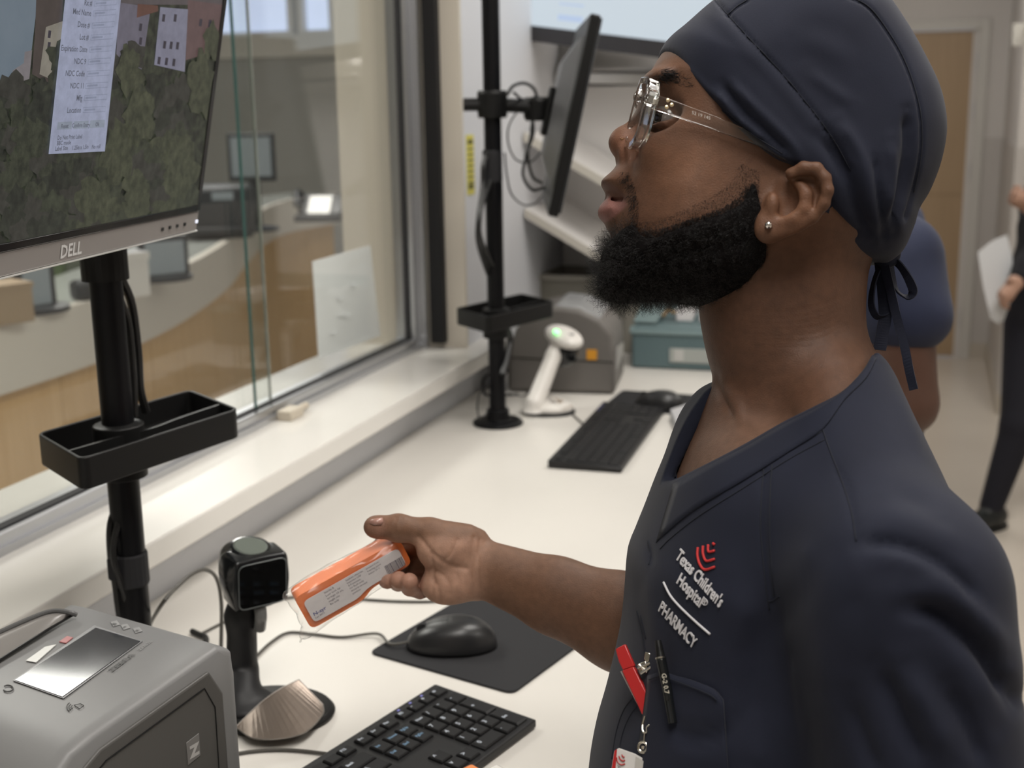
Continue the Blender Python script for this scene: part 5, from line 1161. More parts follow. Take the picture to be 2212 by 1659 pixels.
# eyes
for sg in (1, -1):
    ec = P9(1446, 258, sg*.031); ex_c = P9(1300, 246, sg*.031)-ec+np.array([0, 0, sg*.022]); ex_c /= np.linalg.norm(ex_c); Rg, Tg = frame(ec, ex_c, (0, 1, 0))
    prof_ = [(.0112*math.sin(t), -.0112*math.cos(t)) for t in np.linspace(.001, math.pi-.001, 20)]
    Rl = np.column_stack([Rg[:, 1], Rg[:, 2], Rg[:, 0]])
    g = G().lathe(prof_, ec, Rl, 28); g.V = [C2W(g.V[0])]; ey = g.build('eyeball', mat('eye_white_shaded', (.15, .13, .12), .12, spec=.6), man, smooth=True)  # eye white darkened: shade on the eye is put into its colour
    g = G().lathe([(.0058, .0096), (.0052, .0103), (.001, .0114)], ec, Rl, 24); g.V = [C2W(g.V[0])]; g.build('iris', mat('iris_dark_brown', (.012, .007, .005), .06, spec=.8), ey, smooth=True)
# thumb nail
nl = np.array([H(808, 1126, .0125), H(828, 1121, .0145), H(830, 1131, .0185), H(809, 1135, .0172)])
ab = bvh_of(C2W(aV), aQ)
pts = [hit(ab, *p, .0005) for p in ((800, 1124), (812, 1120), (826, 1119), (828, 1127), (824, 1134), (808, 1135), (799, 1131))]
if all(p is not None for p in pts): G().prism(pts, ray(815, 1128)*-.0004).build('thumbnail', mat('nail_pink', (.36, .20, .16), .25, spec=.6), man, smooth=True)

# ---------------------------------------------------------------- curly hair strands
def strands(name, roots, nors, lenf, r, m, par, curl=.0016, seg=8, label=None, seed=1, frq=(5, 10)):
    rg = np.random.default_rng(seed); n = len(roots); L = lenf(n, rg); t = np.linspace(0, 1, seg+1)
    a = np.cross(nors, rg.normal(size=(n, 3))); a /= np.linalg.norm(a, axis=1)[:, None]; b = np.cross(nors, a)
    lean = rg.normal(size=(n, 3))*.35; dirs = nors+lean; dirs /= np.linalg.norm(dirs, axis=1)[:, None]
    ph = rg.uniform(0, 6.28, n); fr = rg.uniform(frq[0], frq[1], n); cu = curl*rg.uniform(.5, 1.3, n)
    P = roots[:, None, :]+dirs[:, None, :]*(L[:, None, None]*t[None, :, None])
    th = ph[:, None]+fr[:, None]*t[None, :]; k = (cu[:, None]*np.sqrt(t)[None, :])[:, :, None]
    P = P+a[:, None, :]*(np.cos(th)-np.cos(ph)[:, None])[:, :, None]*k+b[:, None, :]*(np.sin(th)-np.sin(ph)[:, None])[:, :, None]*k
    ring = []
    for j in range(3):
        an = 2*math.pi*j/3; ring.append(P+(a[:, None, :]*math.cos(an)+b[:, None, :]*math.sin(an))*r*(1-.6*t)[None, :, None])
    V = np.stack(ring, 2).reshape(-1, 3)     # strand, seg, 3
    base = (np.arange(n)*(seg+1)*3)[:, None, None]; s_ = (np.arange(seg)*3)[None, :, None]; j = np.arange(3)[None, None, :]
    i0 = base+s_+j; i1 = base+s_+(j+1) % 3; Q = np.stack([i0, i1, i1+3, i0+3], -1).reshape(-1, 4)
    o = fast_obj(name, V, Q, m, par, kind='stuff'); 
    if label: o['label'] = label
    return o
M_hair = mat('black_curly_hair', (.007, .006, .006), .42, spec=.35)
bs = SDF((cc(1270, 0, .9)[0], cc(0, 690, .9)[1], -.985), (cc(1670, 0, .9)[0], cc(0, 405, .9)[1], -.812), .002)
BEARD = [(1616, 425), (1598, 452), (1550, 474), (1490, 494), (1440, 512), (1400, 528), (1375, 520), (1358, 500), (1340, 508), (1320, 524), (1305, 548), (1294, 585), (1291, 620), (1306, 646), (1345, 657), (1400, 652), (1460, 655), (1535, 662), (1600, 648), (1640, 606), (1652, 560), (1644, 500), (1632, 440)]
HP = spline(pxy(HEAD, .9), 5, True)
def grow(poly_, W, D, off, zc, k):
    q = (slice(None),)*3; X, Y, Z = bs.ax(q); s2 = poly2d(X[:, :, 0], Y[:, :, 0], spline(poly_, 5, True))[:, :, None]-off; Wv = (W if np.isscalar(W) else W(X, Y))+off
    qd = np.maximum(s2+D, 0)/D; e = np.sqrt(qd**2+((Z-zc)/Wv)**2); gr = np.sqrt((qd/D)**2+((Z-zc)/Wv**2)**2)/np.maximum(e, 1e-6)+1e-6
    bs.op(((e-1)/np.maximum(gr, 1/.075*.6)).astype(np.float32), q, k)
grow(pxy(HEAD, .9), Wh, .050, .0038, -.9, .0); grow(pxy(BEARD, .9), lambda X, Y: Wh(X, Y)-.012*sm((.105-X)/.03), .046, .0, -.9, .006)
BCUT = [(1618, 400, .84), (1600, 440, .838), (1556, 466, .838), (1496, 488, .84), (1446, 505, .845), (1404, 522, .86), (1378, 516, .87), (1362, 496, .88), (1345, 500, .89), (1322, 518, .90), (1300, 540, .9), (1270, 600, .9), (1290, 690, .9), (1450, 700, .9), (1590, 668, .86), (1650, 612, .84), (1660, 560, .84), (1646, 500, .84), (1632, 440, .84)]
q = (slice(None),)*3; X, Y, Z = bs.ax(q); bs.op((poly2d(X[:, :, 0], Y[:, :, 0], spline(mixd(BCUT), 4, True))[:, :, None]+0*Z).astype(np.float32), q, .003, 'i')
beV, beQ = bs.mesh(); beV = relax(beV, beQ, 1, .4)
beard = fast_obj('beard', C2W(beV), beQ, mat('beard_base', (.006, .005, .005), .9, spec=.1), man)
N_ = normals(beV, beQ)
fa = np.linalg.norm(np.cross(beV[beQ[:, 2]]-beV[beQ[:, 0]], beV[beQ[:, 3]]-beV[beQ[:, 1]]), axis=1); fa /= fa.sum()
idx = rng.choice(len(beQ), 11500, p=fa); uv = rng.random((11500, 2)); q_ = beQ[idx]
ro = (beV[q_[:, 0]]*(1-uv[:, :1])+beV[q_[:, 1]]*uv[:, :1])*(1-uv[:, 1:])+(beV[q_[:, 3]]*(1-uv[:, :1])+beV[q_[:, 2]]*uv[:, :1])*uv[:, 1:]
no = N_[q_[:, 0]]; rpx, rpy = pxof(ro)
edge = np.clip((rpx-1560)/60, 0, 1)
strands('beard_curls', C2W(ro), no@RC.T, lambda n, rg: rg.uniform(.0045, .0125, n)*(1-.80*np.clip((rpx-1400)/180, 0, 1)), .00013, M_hair, beard, curl=.0021, frq=(6, 13), seg=10)
# short hair feathering the beard into cheek, moustache and brow, rooted on the skin
def rooted(poly_, n, seed):
    rg = np.random.default_rng(seed); P = np.array(poly_, float); R_o = []; R_n = []
    while len(R_o) < n:
        p = np.array([rg.uniform(P[:, 0].min(), P[:, 0].max()), rg.uniform(P[:, 1].min(), P[:, 1].max())])
        if poly2d(np.array([p[0]]), np.array([p[1]]), P)[0] > 0: continue
        d = Vector(ray(*p)); d.normalize(); h_ = hb.ray_cast(Vector(EYE), d)
        if h_[0] is None: n -= 1; continue
        nn = h_[1] if h_[1].dot(d) < 0 else -h_[1]; R_o.append(list(h_[0])); R_n.append(list(nn))
    return both(np.array(R_o), np.array(R_n))
def both(a, n):
    A = (a-EYE)@RC; B = n@RC; A2 = A.copy(); A2[:, 2] = -1.8-A[:, 2]; B2 = B*[1, 1, -1]; return np.vstack([a, C2W(A2)]), np.vstack([n, B2@RC.T])
def flat(nr, dpx, dpy, lift=.25): # lay hair along a picture direction
    v = CXA*dpx-CUA*dpy; v = v/np.linalg.norm(v); w_ = v[None, :]+nr*lift; return w_/np.linalg.norm(w_, axis=1)[:, None]
a_, n_ = rooted([(1612, 400), (1625, 430), (1600, 470), (1540, 492), (1480, 512), (1430, 530), (1385, 540), (1360, 505), (1380, 500), (1440, 490), (1500, 470), (1560, 448), (1596, 425)], 2600, 3)
strands('cheek_stubble', a_, flat(n_, .2, 1, .9), lambda n, rg: rg.uniform(.0012, .003, n), .00012, M_hair, man, curl=.0008, seg=5, seed=4)
a_, n_ = rooted([(1600, 350), (1640, 372), (1640, 420), (1618, 440), (1590, 460), (1540, 478), (1480, 498), (1430, 516), (1390, 522), (1376, 480), (1410, 478), (1470, 456), (1530, 428), (1580, 395)], 2600, 13)
strands('cheek_stubble', a_, flat(n_, .2, 1, 1.2), lambda n, rg: rg.uniform(.0004, .0012, n), .00007, M_hair, man, curl=.0004, seg=3, seed=14)
a_, n_ = rooted([(1345, 366), (1358, 372), (1374, 404), (1380, 440), (1378, 500), (1362, 510), (1362, 470), (1360, 435), (1350, 404), (1334, 384)], 300, 5)
strands('moustache', a_, flat(n_, -.2, 1, .35), lambda n, rg: rg.uniform(.002, .0045, n), .00014, M_hair, man, curl=.0006, seg=5, seed=6)
a_, n_ = rooted([(1405, 168), (1425, 150), (1450, 150), (1480, 168), (1500, 190), (1470, 186), (1440, 172), (1412, 184)], 520, 7)
strands('eyebrow', a_, flat(n_, 1, .2, .25), lambda n, rg: rg.uniform(.003, .006, n), .00016, M_hair, man, curl=.0003, seg=4, seed=8)
a_, n_ = rooted([(1402, 244), (1412, 240), (1440, 245), (1454, 254), (1440, 251), (1412, 247)], 60, 9)
strands('eyelashes', a_, flat(n_, -1, .1, .3), lambda n, rg: rg.uniform(.003, .005, n), .00014, M_hair, man, curl=.0002, seg=4, seed=10)

# ---------------------------------------------------------------- surgical cap
cs_ = SDF((cc(1415, 0, .9)[0], cc(0, 590, .9)[1], -1.0), (cc(2040, 0, .9)[0], cc(0, -85, .9)[1], -.80), .0020)
CAP = [(1426, 110), (1412, 200), (1440, 330), (1540, 470), (1700, 560), (1850, 580), (1925, 562), (1956, 505), (1968, 466), (1992, 425), (2015, 362), (2025, 292), (2012, 215), (1978, 140), (1935, 65), (1885, 0), (1800, -50), (1700, -66), (1620, -44), (1545, 2), (1478, 58)]
cs_.inflate(pxy(CAP, .9), .0860, .060, .004, zc=-.9)
EDGE = [(1300, -50), (1418, 112), (1446, 138), (1500, 198), (1560, 249), (1620, 298), (1680, 338), (1724, 357), (1758, 392), (1776, 440), (1806, 492), (1850, 530), (1882, 550), (1905, 566), (1960, 600), (2150, 600), (2150, -200), (1300, -200)]
ED = [.9, .9, .885, .855, .835, .825, .82, .82, .818, .818, .822, .84, .86, .89, .9, .9, .9, .9]; Ep = mixd([(p[0], p[1], d_) for p, d_ in zip(EDGE, ED)]); q = (slice(None),)*3; X, Y, Z = cs_.ax(q); e2d = poly2d(X[:, :, 0], Y[:, :, 0], np.vstack([Ep[:1], spline(Ep[1:15], 4), Ep[15:]]))[:, :, None]
# the ear sits outside the cap: the edge passes behind it
cs_.op((e2d+0*Z).astype(np.float32), q, .002, 'i')
# hollow it out so that it is a cap, not a lump
cV, cQ = cs_.mesh(); cV = relax(cV, cQ, 1, .4)
CF = [([(1545, 0), (1580, 40), (1625, 90), (1682, 150), (1742, 222), (1800, 300), (1838, 368)], 3.5, -.0022), ([(1530, 20), (1570, 62), (1615, 110), (1672, 170), (1730, 240), (1786, 318)], 14, .0010),
      ([(1572, 32), (1592, 14), (1615, 0)], 3.5, -.002),
      ([(1830, -10), (1880, 18), (1930, 86), (1962, 150), (1986, 230), (1992, 300), (1986, 360), (1972, 420), (1958, 470)], 4, -.0022),
      ([(1560, 180), (1600, 235), (1655, 285), (1705, 330)], 8, -.0030), ([(1545, 195), (1590, 250), (1650, 302)], 7, .0022), ([(1580, 180), (1630, 230), (1700, 300), (1730, 345)], 9, .0022),
      ([(1780, 290), (1830, 380), (1850, 450), (1880, 520)], 14, -.005), ([(1810, 260), (1860, 340), (1880, 430), (1900, 510)], 14, .0035),
      ([(1960, 240), (1962, 330), (1945, 420), (1925, 500)], 12, -.0055), ([(1925, 300), (1925, 400), (1915, 480)], 13, .0035), ([(1890, 340), (1900, 430), (1912, 530)], 7, -.003),
      ([(1780, 420), (1810, 470), (1860, 520)], 8, -.003), ([(1740, 150), (1790, 190), (1850, 230)], 14, .0015), ([(1700, 80), (1780, 100), (1860, 150)], 26, .0015), ([(1490, 150), (1540, 200), (1600, 240)], 5, .0010),
      ([(1436, 128), (1500, 186), (1560, 236), (1622, 286), (1690, 330)], 3, -.0012), ([(1840, 400), (1800, 330), (1740, 270)], 16, -.0018)]
cV = folds(cV, cQ, CF)
M_navy = mat('navy_cotton', (.0115, .0138, .0265), .78, spec=.25, bump=.35, bscale=1400, bdist=.0003, sheen=.05, var=.08, vscale=30)
cap_ = fast_obj('cap', C2W(cV), cQ, M_navy, man)
capb = bvh_of(C2W(cV), cQ)
M_thread = mat('navy_thread', (.006, .008, .016), .8)
def stitch(bvh, P, par, m=M_thread, r=.00045, off=.0002, n=10, name='stitching'):
    pts = [hit(bvh, *p, off) for p in spline(P, n)]; pts = [p for p in pts if p is not None]
    if len(pts) > 2: return G().tube(pts, r, 5).build(name, m, par, smooth=True)
for P in ([(1545, 0), (1580, 40), (1625, 90), (1682, 150), (1742, 222), (1800, 300), (1838, 368)], [(1572, 32), (1592, 14), (1615, 0)], [(1830, -10), (1880, 18), (1930, 86), (1962, 150), (1986, 230), (1992, 300), (1986, 360), (1974, 415)], [(1440, 122), (1500, 186), (1560, 238), (1622, 288), (1690, 332)]): stitch(capb, P, cap_)
def ribbon(P, w_, zf, name='tie'):
    P = np.array(P, float); S_ = spline(P[:, :2], 7); dz = np.interp(np.linspace(0, 1, len(S_)), np.linspace(0, 1, len(P)), P[:, 2])
    pts = np.array([P9(x, y, z) for (x, y), z in zip(S_, dz)]); T = np.gradient(pts, axis=0); T /= np.linalg.norm(T, axis=1)[:, None]
    V = []
    for p, t_, i in zip(pts, T, range(len(pts))):
        a = zf+.25*math.sin(i*.25); s_ = np.cross(t_, [0, 0, 1.]); s_ /= np.linalg.norm(s_)+1e-9; b = np.cross(t_, s_); u_ = (s_*math.cos(a)+b*math.sin(a))*w_/2; v_ = np.cross(t_, u_); v_ = v_/np.linalg.norm(v_)*.0006
        V += [p-u_-v_, p+u_-v_, p+u_+v_, p-u_+v_]
    return obj(name, C2W(V), [(i*4+k, i*4+(k+1) % 4, i*4+4+(k+1) % 4, i*4+4+k) for i in range(len(pts)-1) for k in range(4)]+[(0, 3, 2, 1), tuple(range(len(pts)*4-4, len(pts)*4))], M_navy, cap_)
ribbon([(1920, 552, .0), (1945, 575, .006), (1964, 605, .008), (1972, 630, .006), (1958, 641, .002), (1938, 628, 0), (1927, 595, 0), (1922, 560, 0)], .0065, .9)
ribbon([(1908, 560, .004), (1922, 620, .008), (1938, 690, .010), (1954, 750, .012), (1964, 800, .014), (1974, 842, .016)], .0062, .35)
ribbon([(1905, 565, .0), (1888, 610, .004), (1882, 655, .006), (1892, 682, .006), (1908, 684, .004), (1925, 672, .002), (1932, 640, 0)], .0050, 1.0)
ribbon([(1902, 560, .0), (1908, 620, .003), (1912, 680, .004), (1906, 720, .006), (1900, 756, .008)], .0090, .25)
g = SDF(P9(1915, 562)-.02, P9(1915, 562)+.02, .0015); g.ell(P9(1915, 563, .002), (.0075, .006, .006), .003); g.ell(P9(1928, 548, .002), (.006, .0065, .006), .003); kV, kQ = g.mesh(); fast_obj('knot', C2W(kV), kQ, M_navy, cap_)

# ---------------------------------------------------------------- glasses and ear stud
M_clear = mat('clear_acetate', (.96, .96, .95), .03, spec=.6, trans=1.0, ior=1.45)
gt = P9(1405, 176); gb_ = P9(1368, 322); vv = gt-gb_; vl = np.linalg.norm(vv); vv /= vl; gF = np.cross([0, 0, 1.], vv); gF = -gF if gF[0] > 0 else gF
gc = (gt+gb_)/2; lat_ = -cc(1390, 235, 1.0); lat_ = lat_/np.linalg.norm(lat_)*.9+np.array([0, 0, .1]); Rg, Tg = frame(gc, lat_, vv)       # local x towards the lens of the camera, y up the frame, z forward/back
if (Rg[:, 2]@gF) < 0: fs = -1
else: fs = 1
gl_ = None
for sg in (1, -1):
    o_ = np.array([(x+sg*.0345, y) for x, y in rrect(.054, .050, .016, 6)]); i_ = np.array([(x+sg*.0345, y+.0005) for x, y in rrect(.0445, .040, .014, 6)]); m_ = len(o_)
    V = [(*p, .0) for p in o_]+[(*p, .0) for p in i_]+[(*p, fs*.0084) for p in o_]+[(*p, fs*.0084) for p in i_]
    V = [(v[0], v[1], v[2]-fs*abs(v[0])**2*2.2) for v in V]
    Fc = [(k, (k+1) % m_, m_+(k+1) % m_, m_+k)[::-1] for k in range(m_)]+[(2*m_+k, 2*m_+(k+1) % m_, 3*m_+(k+1) % m_, 3*m_+k) for k in range(m_)]+[(k, (k+1) % m_, 2*m_+(k+1) % m_, 2*m_+k) for k in range(m_)]+[(m_+(k+1) % m_, m_+k, 3*m_+k, 3*m_+(k+1) % m_) for k in range(m_)]
    o = obj('glasses_rim', C2W(Tg(V)), Fc, M_clear, man, bevel=.0012)
    if gl_ is None: gl_ = o; o['label'] = 'clear plastic glasses rim and arm'
    V = [(v[0], v[1], fs*.0022-fs*abs(v[0])**2*2.2) for v in i_]
    obj('lens', C2W(Tg(V)), [tuple(range(m_))], film('lens_clear', (.99, .99, .99), 1.0, .01), o)
    # end piece and arm
    e0 = P9(1396, 202, sg*.062); P_a = [P9(1410, 219, sg*.0665), P9(1450, 232, sg*.0725), P9(1540, 264, sg*.0765), P9(1640, 304, sg*.0795), P9(1700, 340, sg*.0800)]
    hs_ = [.0050, .0048, .0044, .0034, .0030]; V = []
    for p, h_ in zip(P_a, hs_):
        up_ = np.array([.30, .95, 0]); V += [p+up_*h_-[0, 0, .0014], p+up_*h_+[0, 0, .0014], p-up_*h_+[0, 0, .0014], p-up_*h_-[0, 0, .0014]]
    obj('glasses_arm', C2W(V), [(i*4+k, i*4+(k+1) % 4, i*4+4+(k+1) % 4, i*4+4+k) for i in range(4) for k in range(4)]+[(3, 2, 1, 0), (16, 17, 18, 19)], M_clear, o, bevel=.0006)
    g = G().box((e0+P_a[0])/2+np.array([0.001, 0, 0]), (.0070, .0110, .0065), np.array([[.95, -.3, 0], [.3, .95, 0], [0, 0, 1.]]).T); g.V = [C2W(g.V[0])]; g.build('end_piece', M_clear, o, bevel=.0015)
    g = G().box(P9(1416, 221, sg*.0672), (.0042, .0042, .0030), np.array([[.95, -.3, 0], [.3, .95, 0], [0, 0, 1.]]).T); g.V = [C2W(g.V[0])]; g.build('hinge', mat('hinge_silver', (.75, .72, .65), .2, metal=.9), o, bevel=.0004)
    for (a, b_) in ((1443, 217), (1451, 227), (1440, 232)):
        c_ = P9(a, b_, sg*.0732); G().lathe([(.0013, -.0006), (.0013, .0008), (.0004, .0011)], C2W(c_), RC if sg > 0 else RC@np.diag([1, -1, -1]), 12).build('rivet', mat('gold_rivet', (.75, .60, .38), .25, metal=.7), o)
V, Fc = text_geo('52 19 145', .0032, .0); c_ = P9(1494, 246, .0772); V = np.array([c_+np.array([v[0]*.95+v[1]*.1, -v[0]*.32+v[1]*.95, v[0]*.05]) for v in V]); obj('arm_print', C2W(V), Fc, mat('print_pale', (.45, .43, .40), .5), gl_)
g = G().tube(spline([P9(1384, 214, .009), P9(1378, 206, .004), P9(1377, 205, 0), P9(1378, 206, -.004), P9(1384, 214, -.009)], 4), .0026, 10); g.V = [C2W(g.V[0])]; g.build('glasses_bridge', M_clear, gl_)
st = hit(hb, 1660, 487, .001); G().lathe([(.0001, -.002), (.0022, -.001), (.0026, .0006), (.0022, .0020), (.0008, .0028)], st, RC, 14).build('ear_stud', mat('stud_silver', (.75, .72, .68), .15, metal=1), man, smooth=True, label='small silver ear stud')
nr_ = [hit(hb, *p, .0004) for p in ((1340, 298), (1344, 302), (1349, 299))]
if all(p is not None for p in nr_): G().tube(nr_, .0003, 6).build('nose_stud', mat('nose_gold', (.5, .32, .15), .25, metal=.9), man)
# ---------------------------------------------------------------- scrub top
ss = SDF((-.01, -.60, -1.13), (.345, .06, -.635), .0032)
torso(ss, 0, .03)
# short sleeve of the reaching arm (far side) and hem flare
ss.cone(SF, SF+np.array([.004, -.11, .0]), .056, .058, .02)
# neck opening: V shape with a near and a far side
NE = spline([(1900, 742), (1868, 795), (1820, 845), (1762, 876), (1690, 912), (1610, 958), (1530, 1000), (1450, 1040)], 4)
FE = spline([(1450, 1040), (1478, 985), (1512, 918), (1546, 860), (1575, 812)], 4)
q = ss.sl((-.01, -.14, -1.12), (.345, .06, -.635)); X, Y, Z = ss.ax(q); PX = CX+FPX*X/-Z+0*Y; PY = CY-FPX*Y/-Z+0*X
near_ = poly2d(PX, PY, np.vstack([NE, [[1200, 1000], [1200, 500], [1900, 500]]]))*.9/FPX
far_ = poly2d(PX, PY, np.vstack([NE, FE[1:], [[1560, 500], [1900, 500]]]))*.9/FPX
cut = np.where(Z+0*X+0*Y > -.905, near_, far_)
ss.op(cut.astype(np.float32), q, .002, 's')
# sleeve end: cut square
sV, sQ = ss.mesh(); sV = relax(sV, sQ, 2, .5)
SFold = [([(1962, 1312), (2030, 1328), (2100, 1385), (2150, 1452), (2188, 1515)], 15, -.010), ([(1950, 1270), (2040, 1285), (2120, 1350), (2180, 1430)], 24, .006), ([(1990, 1370), (2060, 1420), (2120, 1500), (2150, 1580)], 30, .005),
         ([(1856, 1176), (1920, 1172), (1990, 1195), (2060, 1240), (2120, 1300)], 12, -.0050), ([(1860, 1215), (1940, 1210), (2010, 1235), (2080, 1290)], 20, .0035), ([(1870, 1130), (1950, 1125), (2030, 1160), (2090, 1200)], 22, .003),
         ([(1900, 1060), (1970, 1070), (2040, 1110)], 20, -.003), ([(1740, 1190), (1700, 1290), (1650, 1380), (1630, 1500), (1640, 1640)], 36, -.008), ([(1850, 1300), (1800, 1420), (1790, 1560), (1820, 1680)], 50, .008), ([(1560, 1250), (1600, 1330), (1590, 1420)], 30, .003),
         ([(1700, 1360), (1690, 1480), (1720, 1600)], 22, -.004), ([(1900, 1440), (1940, 1540), (2000, 1659)], 16, -.006), ([(1950, 1430), (2000, 1530), (2060, 1650)], 22, .006), ([(2040, 1480), (2090, 1560), (2130, 1659)], 14, -.005),
         ([(1840, 1500), (1860, 1580), (1900, 1680)], 14, -.004), ([(1440, 1550), (1480, 1590), (1540, 1590), (1580, 1560)], 14, -.004), ([(1450, 1610), (1500, 1640), (1570, 1630)], 14, .003),
         ([(1380, 1240), (1372, 1320), (1390, 1400)], 12, -.003), ([(1400, 1230), (1410, 1320), (1420, 1400)], 14, .003), ([(1340, 1560), (1370, 1500), (1400, 1480)], 10, .002), ([(1420, 1060), (1500, 1040), (1560, 1060)], 14, .0015),
         ([(1650, 1010), (1648, 1150), (1662, 1300)], 5, -.0012), ([(1400, 1168), (1404, 1200), (1410, 1230)], 7, -.003), ([(2180, 1480), (2196, 1500), (2215, 1525)], 12, -.006), ([(1930, 830), (1960, 900), (2000, 980)], 14, .002), ([(1800, 1000), (1830, 1060), (1850, 1150)], 5, -.0015)]
SFold = [(P_, w__*1.25, a__*(.85 if w__ > 9 else 1)) for P_, w__, a__ in SFold]
sV = folds(sV, sQ, SFold)
top_ = fast_obj('scrub_top', C2W(sV), sQ, M_navy, man)
sb_ = bvh_of(C2W(sV), sQ)
for P in ([(1418, 1172), (1440, 1150), (1500, 1103), (1600, 1040), (1700, 978), (1776, 932)], [(1426, 1186), (1450, 1162), (1510, 1115), (1610, 1052), (1705, 992), (1782, 950)],
          [(1650, 1010), (1645, 1080), (1644, 1150), (1652, 1240), (1662, 1318)], [(1668, 1004), (1664, 1080), (1663, 1150), (1668, 1230), (1672, 1288)], [(1660, 1300), (1672, 1296), (1684, 1288)],
          [(1762, 880), (1772, 910), (1790, 965), (1815, 1030), (1838, 1100), (1850, 1170)], [(1890, 768), (1868, 806), (1820, 850), (1768, 880)], [(1400, 1168), (1406, 1195), (1402, 1220)],
          [(1376, 1320), (1388, 1370), (1396, 1420)], [(1384, 1330), (1396, 1380)], [(1322, 1640), (1332, 1580), (1350, 1530), (1382, 1492)], [(1334, 1650), (1344, 1590), (1362, 1545), (1390, 1508)]):
    stitch(sb_, P, top_)
def dash(P, n=2):
    pts = [hit(sb_, *p, .0004) for p in spline(P, 24)]; pts = [p for p in pts if p is not None]; g = G()
    for i in range(0, len(pts)-2, 4): g.tube([pts[i], pts[i+1], pts[i+2]], .00042, 4)
    o = g.build('stitching', M_thread, top_); o['kind'] = 'stuff'; return o
# collar band: a raised strip following the near side of the V
def strip(A, B, t, m, name, par=top_, nr=7, hem=True):
    A = np.asarray(A, float); B = np.asarray(B, float); V = []; ok = True
    for j in range(nr):
        for a, b in zip(A, B):
            p = a+(b-a)*j/(nr-1); h_ = hit(sb_, p[0], p[1], 0)
            V.append(h_ if h_ is not None else np.array([np.nan]*3))
    V = np.array(V)
    if np.isnan(V).any():
        good = ~np.isnan(V[:, 0]); 
        for i in np.where(~good)[0]: j_ = np.where(good)[0][np.argmin(np.abs(np.where(good)[0]-i))]; V[i] = V[j_]
    n_ = len(A); Fc = [(j*n_+i, j*n_+i+1, (j+1)*n_+i+1, (j+1)*n_+i) for j in range(nr-1) for i in range(n_-1)]
    vw = np.array([EYE-v for v in V]); vw /= np.linalg.norm(vw, axis=1)[:, None]; V = V+vw*t*.6
    o = obj(name, V, Fc, m, par, smooth=True); s_ = o.modifiers.new('thick', 'SOLIDIFY'); s_.thickness = t; s_.offset = 0; return o
ua = spline([(1886, 768), (1862, 806), (1816, 852), (1762, 884), (1690, 920), (1612, 966), (1532, 1006), (1456, 1046)], 4)
ub = spline([(1892, 776), (1870, 818), (1824, 864), (1776, 928), (1704, 976), (1606, 1038), (1500, 1102), (1420, 1168)], 4)
strip(ua, ub, .0016, M_navy, 'collar_band')
# chest pocket with the items clipped to it
pt_ = spline([(1402, 1460), (1430, 1452), (1460, 1460), (1490, 1468), (1540, 1488), (1562, 1512)], 3); pb_ = spline([(1372, 1690), (1410, 1700), (1450, 1705), (1500, 1710), (1545, 1712), (1576, 1712)], 3)
pk = strip(pt_, pb_, .0022, M_navy, 'chest_pocket', nr=12)
stitch(sb_, [(1410, 1470), (1436, 1463), (1490, 1480), (1538, 1500), (1552, 1512)], top_, off=.003)
# embroidery
M_emb = mat('white_thread', (.62, .61, .63), .7, bump=.4, bscale=2500, bdist=.0002); M_red = mat('red_thread', (.52, .030, .030), .65, bump=.3, bscale=2500, bdist=.0002)
from mathutils import geometry
def embroider(s, o, bx, up, size, m, name='embroidered_lettering', bold=.012):
    V, Fc = text_geo(s, 1.0, bold, 3); o = np.array(o, float); W = []
    for v in V:
        p = o+np.array(bx)*v[0]*size+np.array(up)*v[1]*size; h_ = hit(sb_, p[0], p[1], .0009); W.append(h_)
    if any(x is None for x in W): return
    ob = obj(name, np.array(W), Fc, m, top_); s_ = ob.modifiers.new('thick', 'SOLIDIFY'); s_.thickness = .0007; s_.offset = 0
def unit(a, b): d = np.array(b, float)-np.array(a, float); return d
def etext(s, a, b, up, m, bold=.012):
    V, _ = text_geo(s, 1.0, bold, 1); w_ = V[:, 0].max(); d = unit(a, b)/w_; embroider(s, a, d, np.array(up, float)/.70, 1.0, m, bold=bold)
etext("Texas Children's", (1461, 1206), (1556, 1313), (12, -21), M_emb, .018)
etext('Hospital', (1463, 1258), (1513, 1312), (11, -21), M_emb, .018)
etext('\u00ae', (1515, 1300), (1526, 1311), (7, -11), M_emb, .0)
etext('PHARMACY', (1424, 1318), (1500, 1402), (9, -21), M_emb, .012)
def cord(P, r, m, name, n=5, off=.0006):
    pts = [hit(sb_, *p, off) for p in spline(P, n)]; pts = [p for p in pts if p is not None]
    if len(pts) > 1: return G().tube(pts, r, 8).build(name, m, top_, smooth=True)
cord([(1435, 1258), (1448, 1284), (1464, 1304), (1488, 1328), (1512, 1350), (1535, 1370)], .00075, M_emb, 'embroidered_bar')
for P in ([(1509, 1183), (1508, 1200), (1513, 1219), (1524, 1231), (1545, 1225)], [(1520, 1180), (1520, 1197), (1527, 1212), (1545, 1208)], [(1531, 1177), (1532, 1192), (1545, 1190)], [(1541, 1174), (1545, 1177)]): cord(P, .00085, M_red, 'embroidered_emblem')

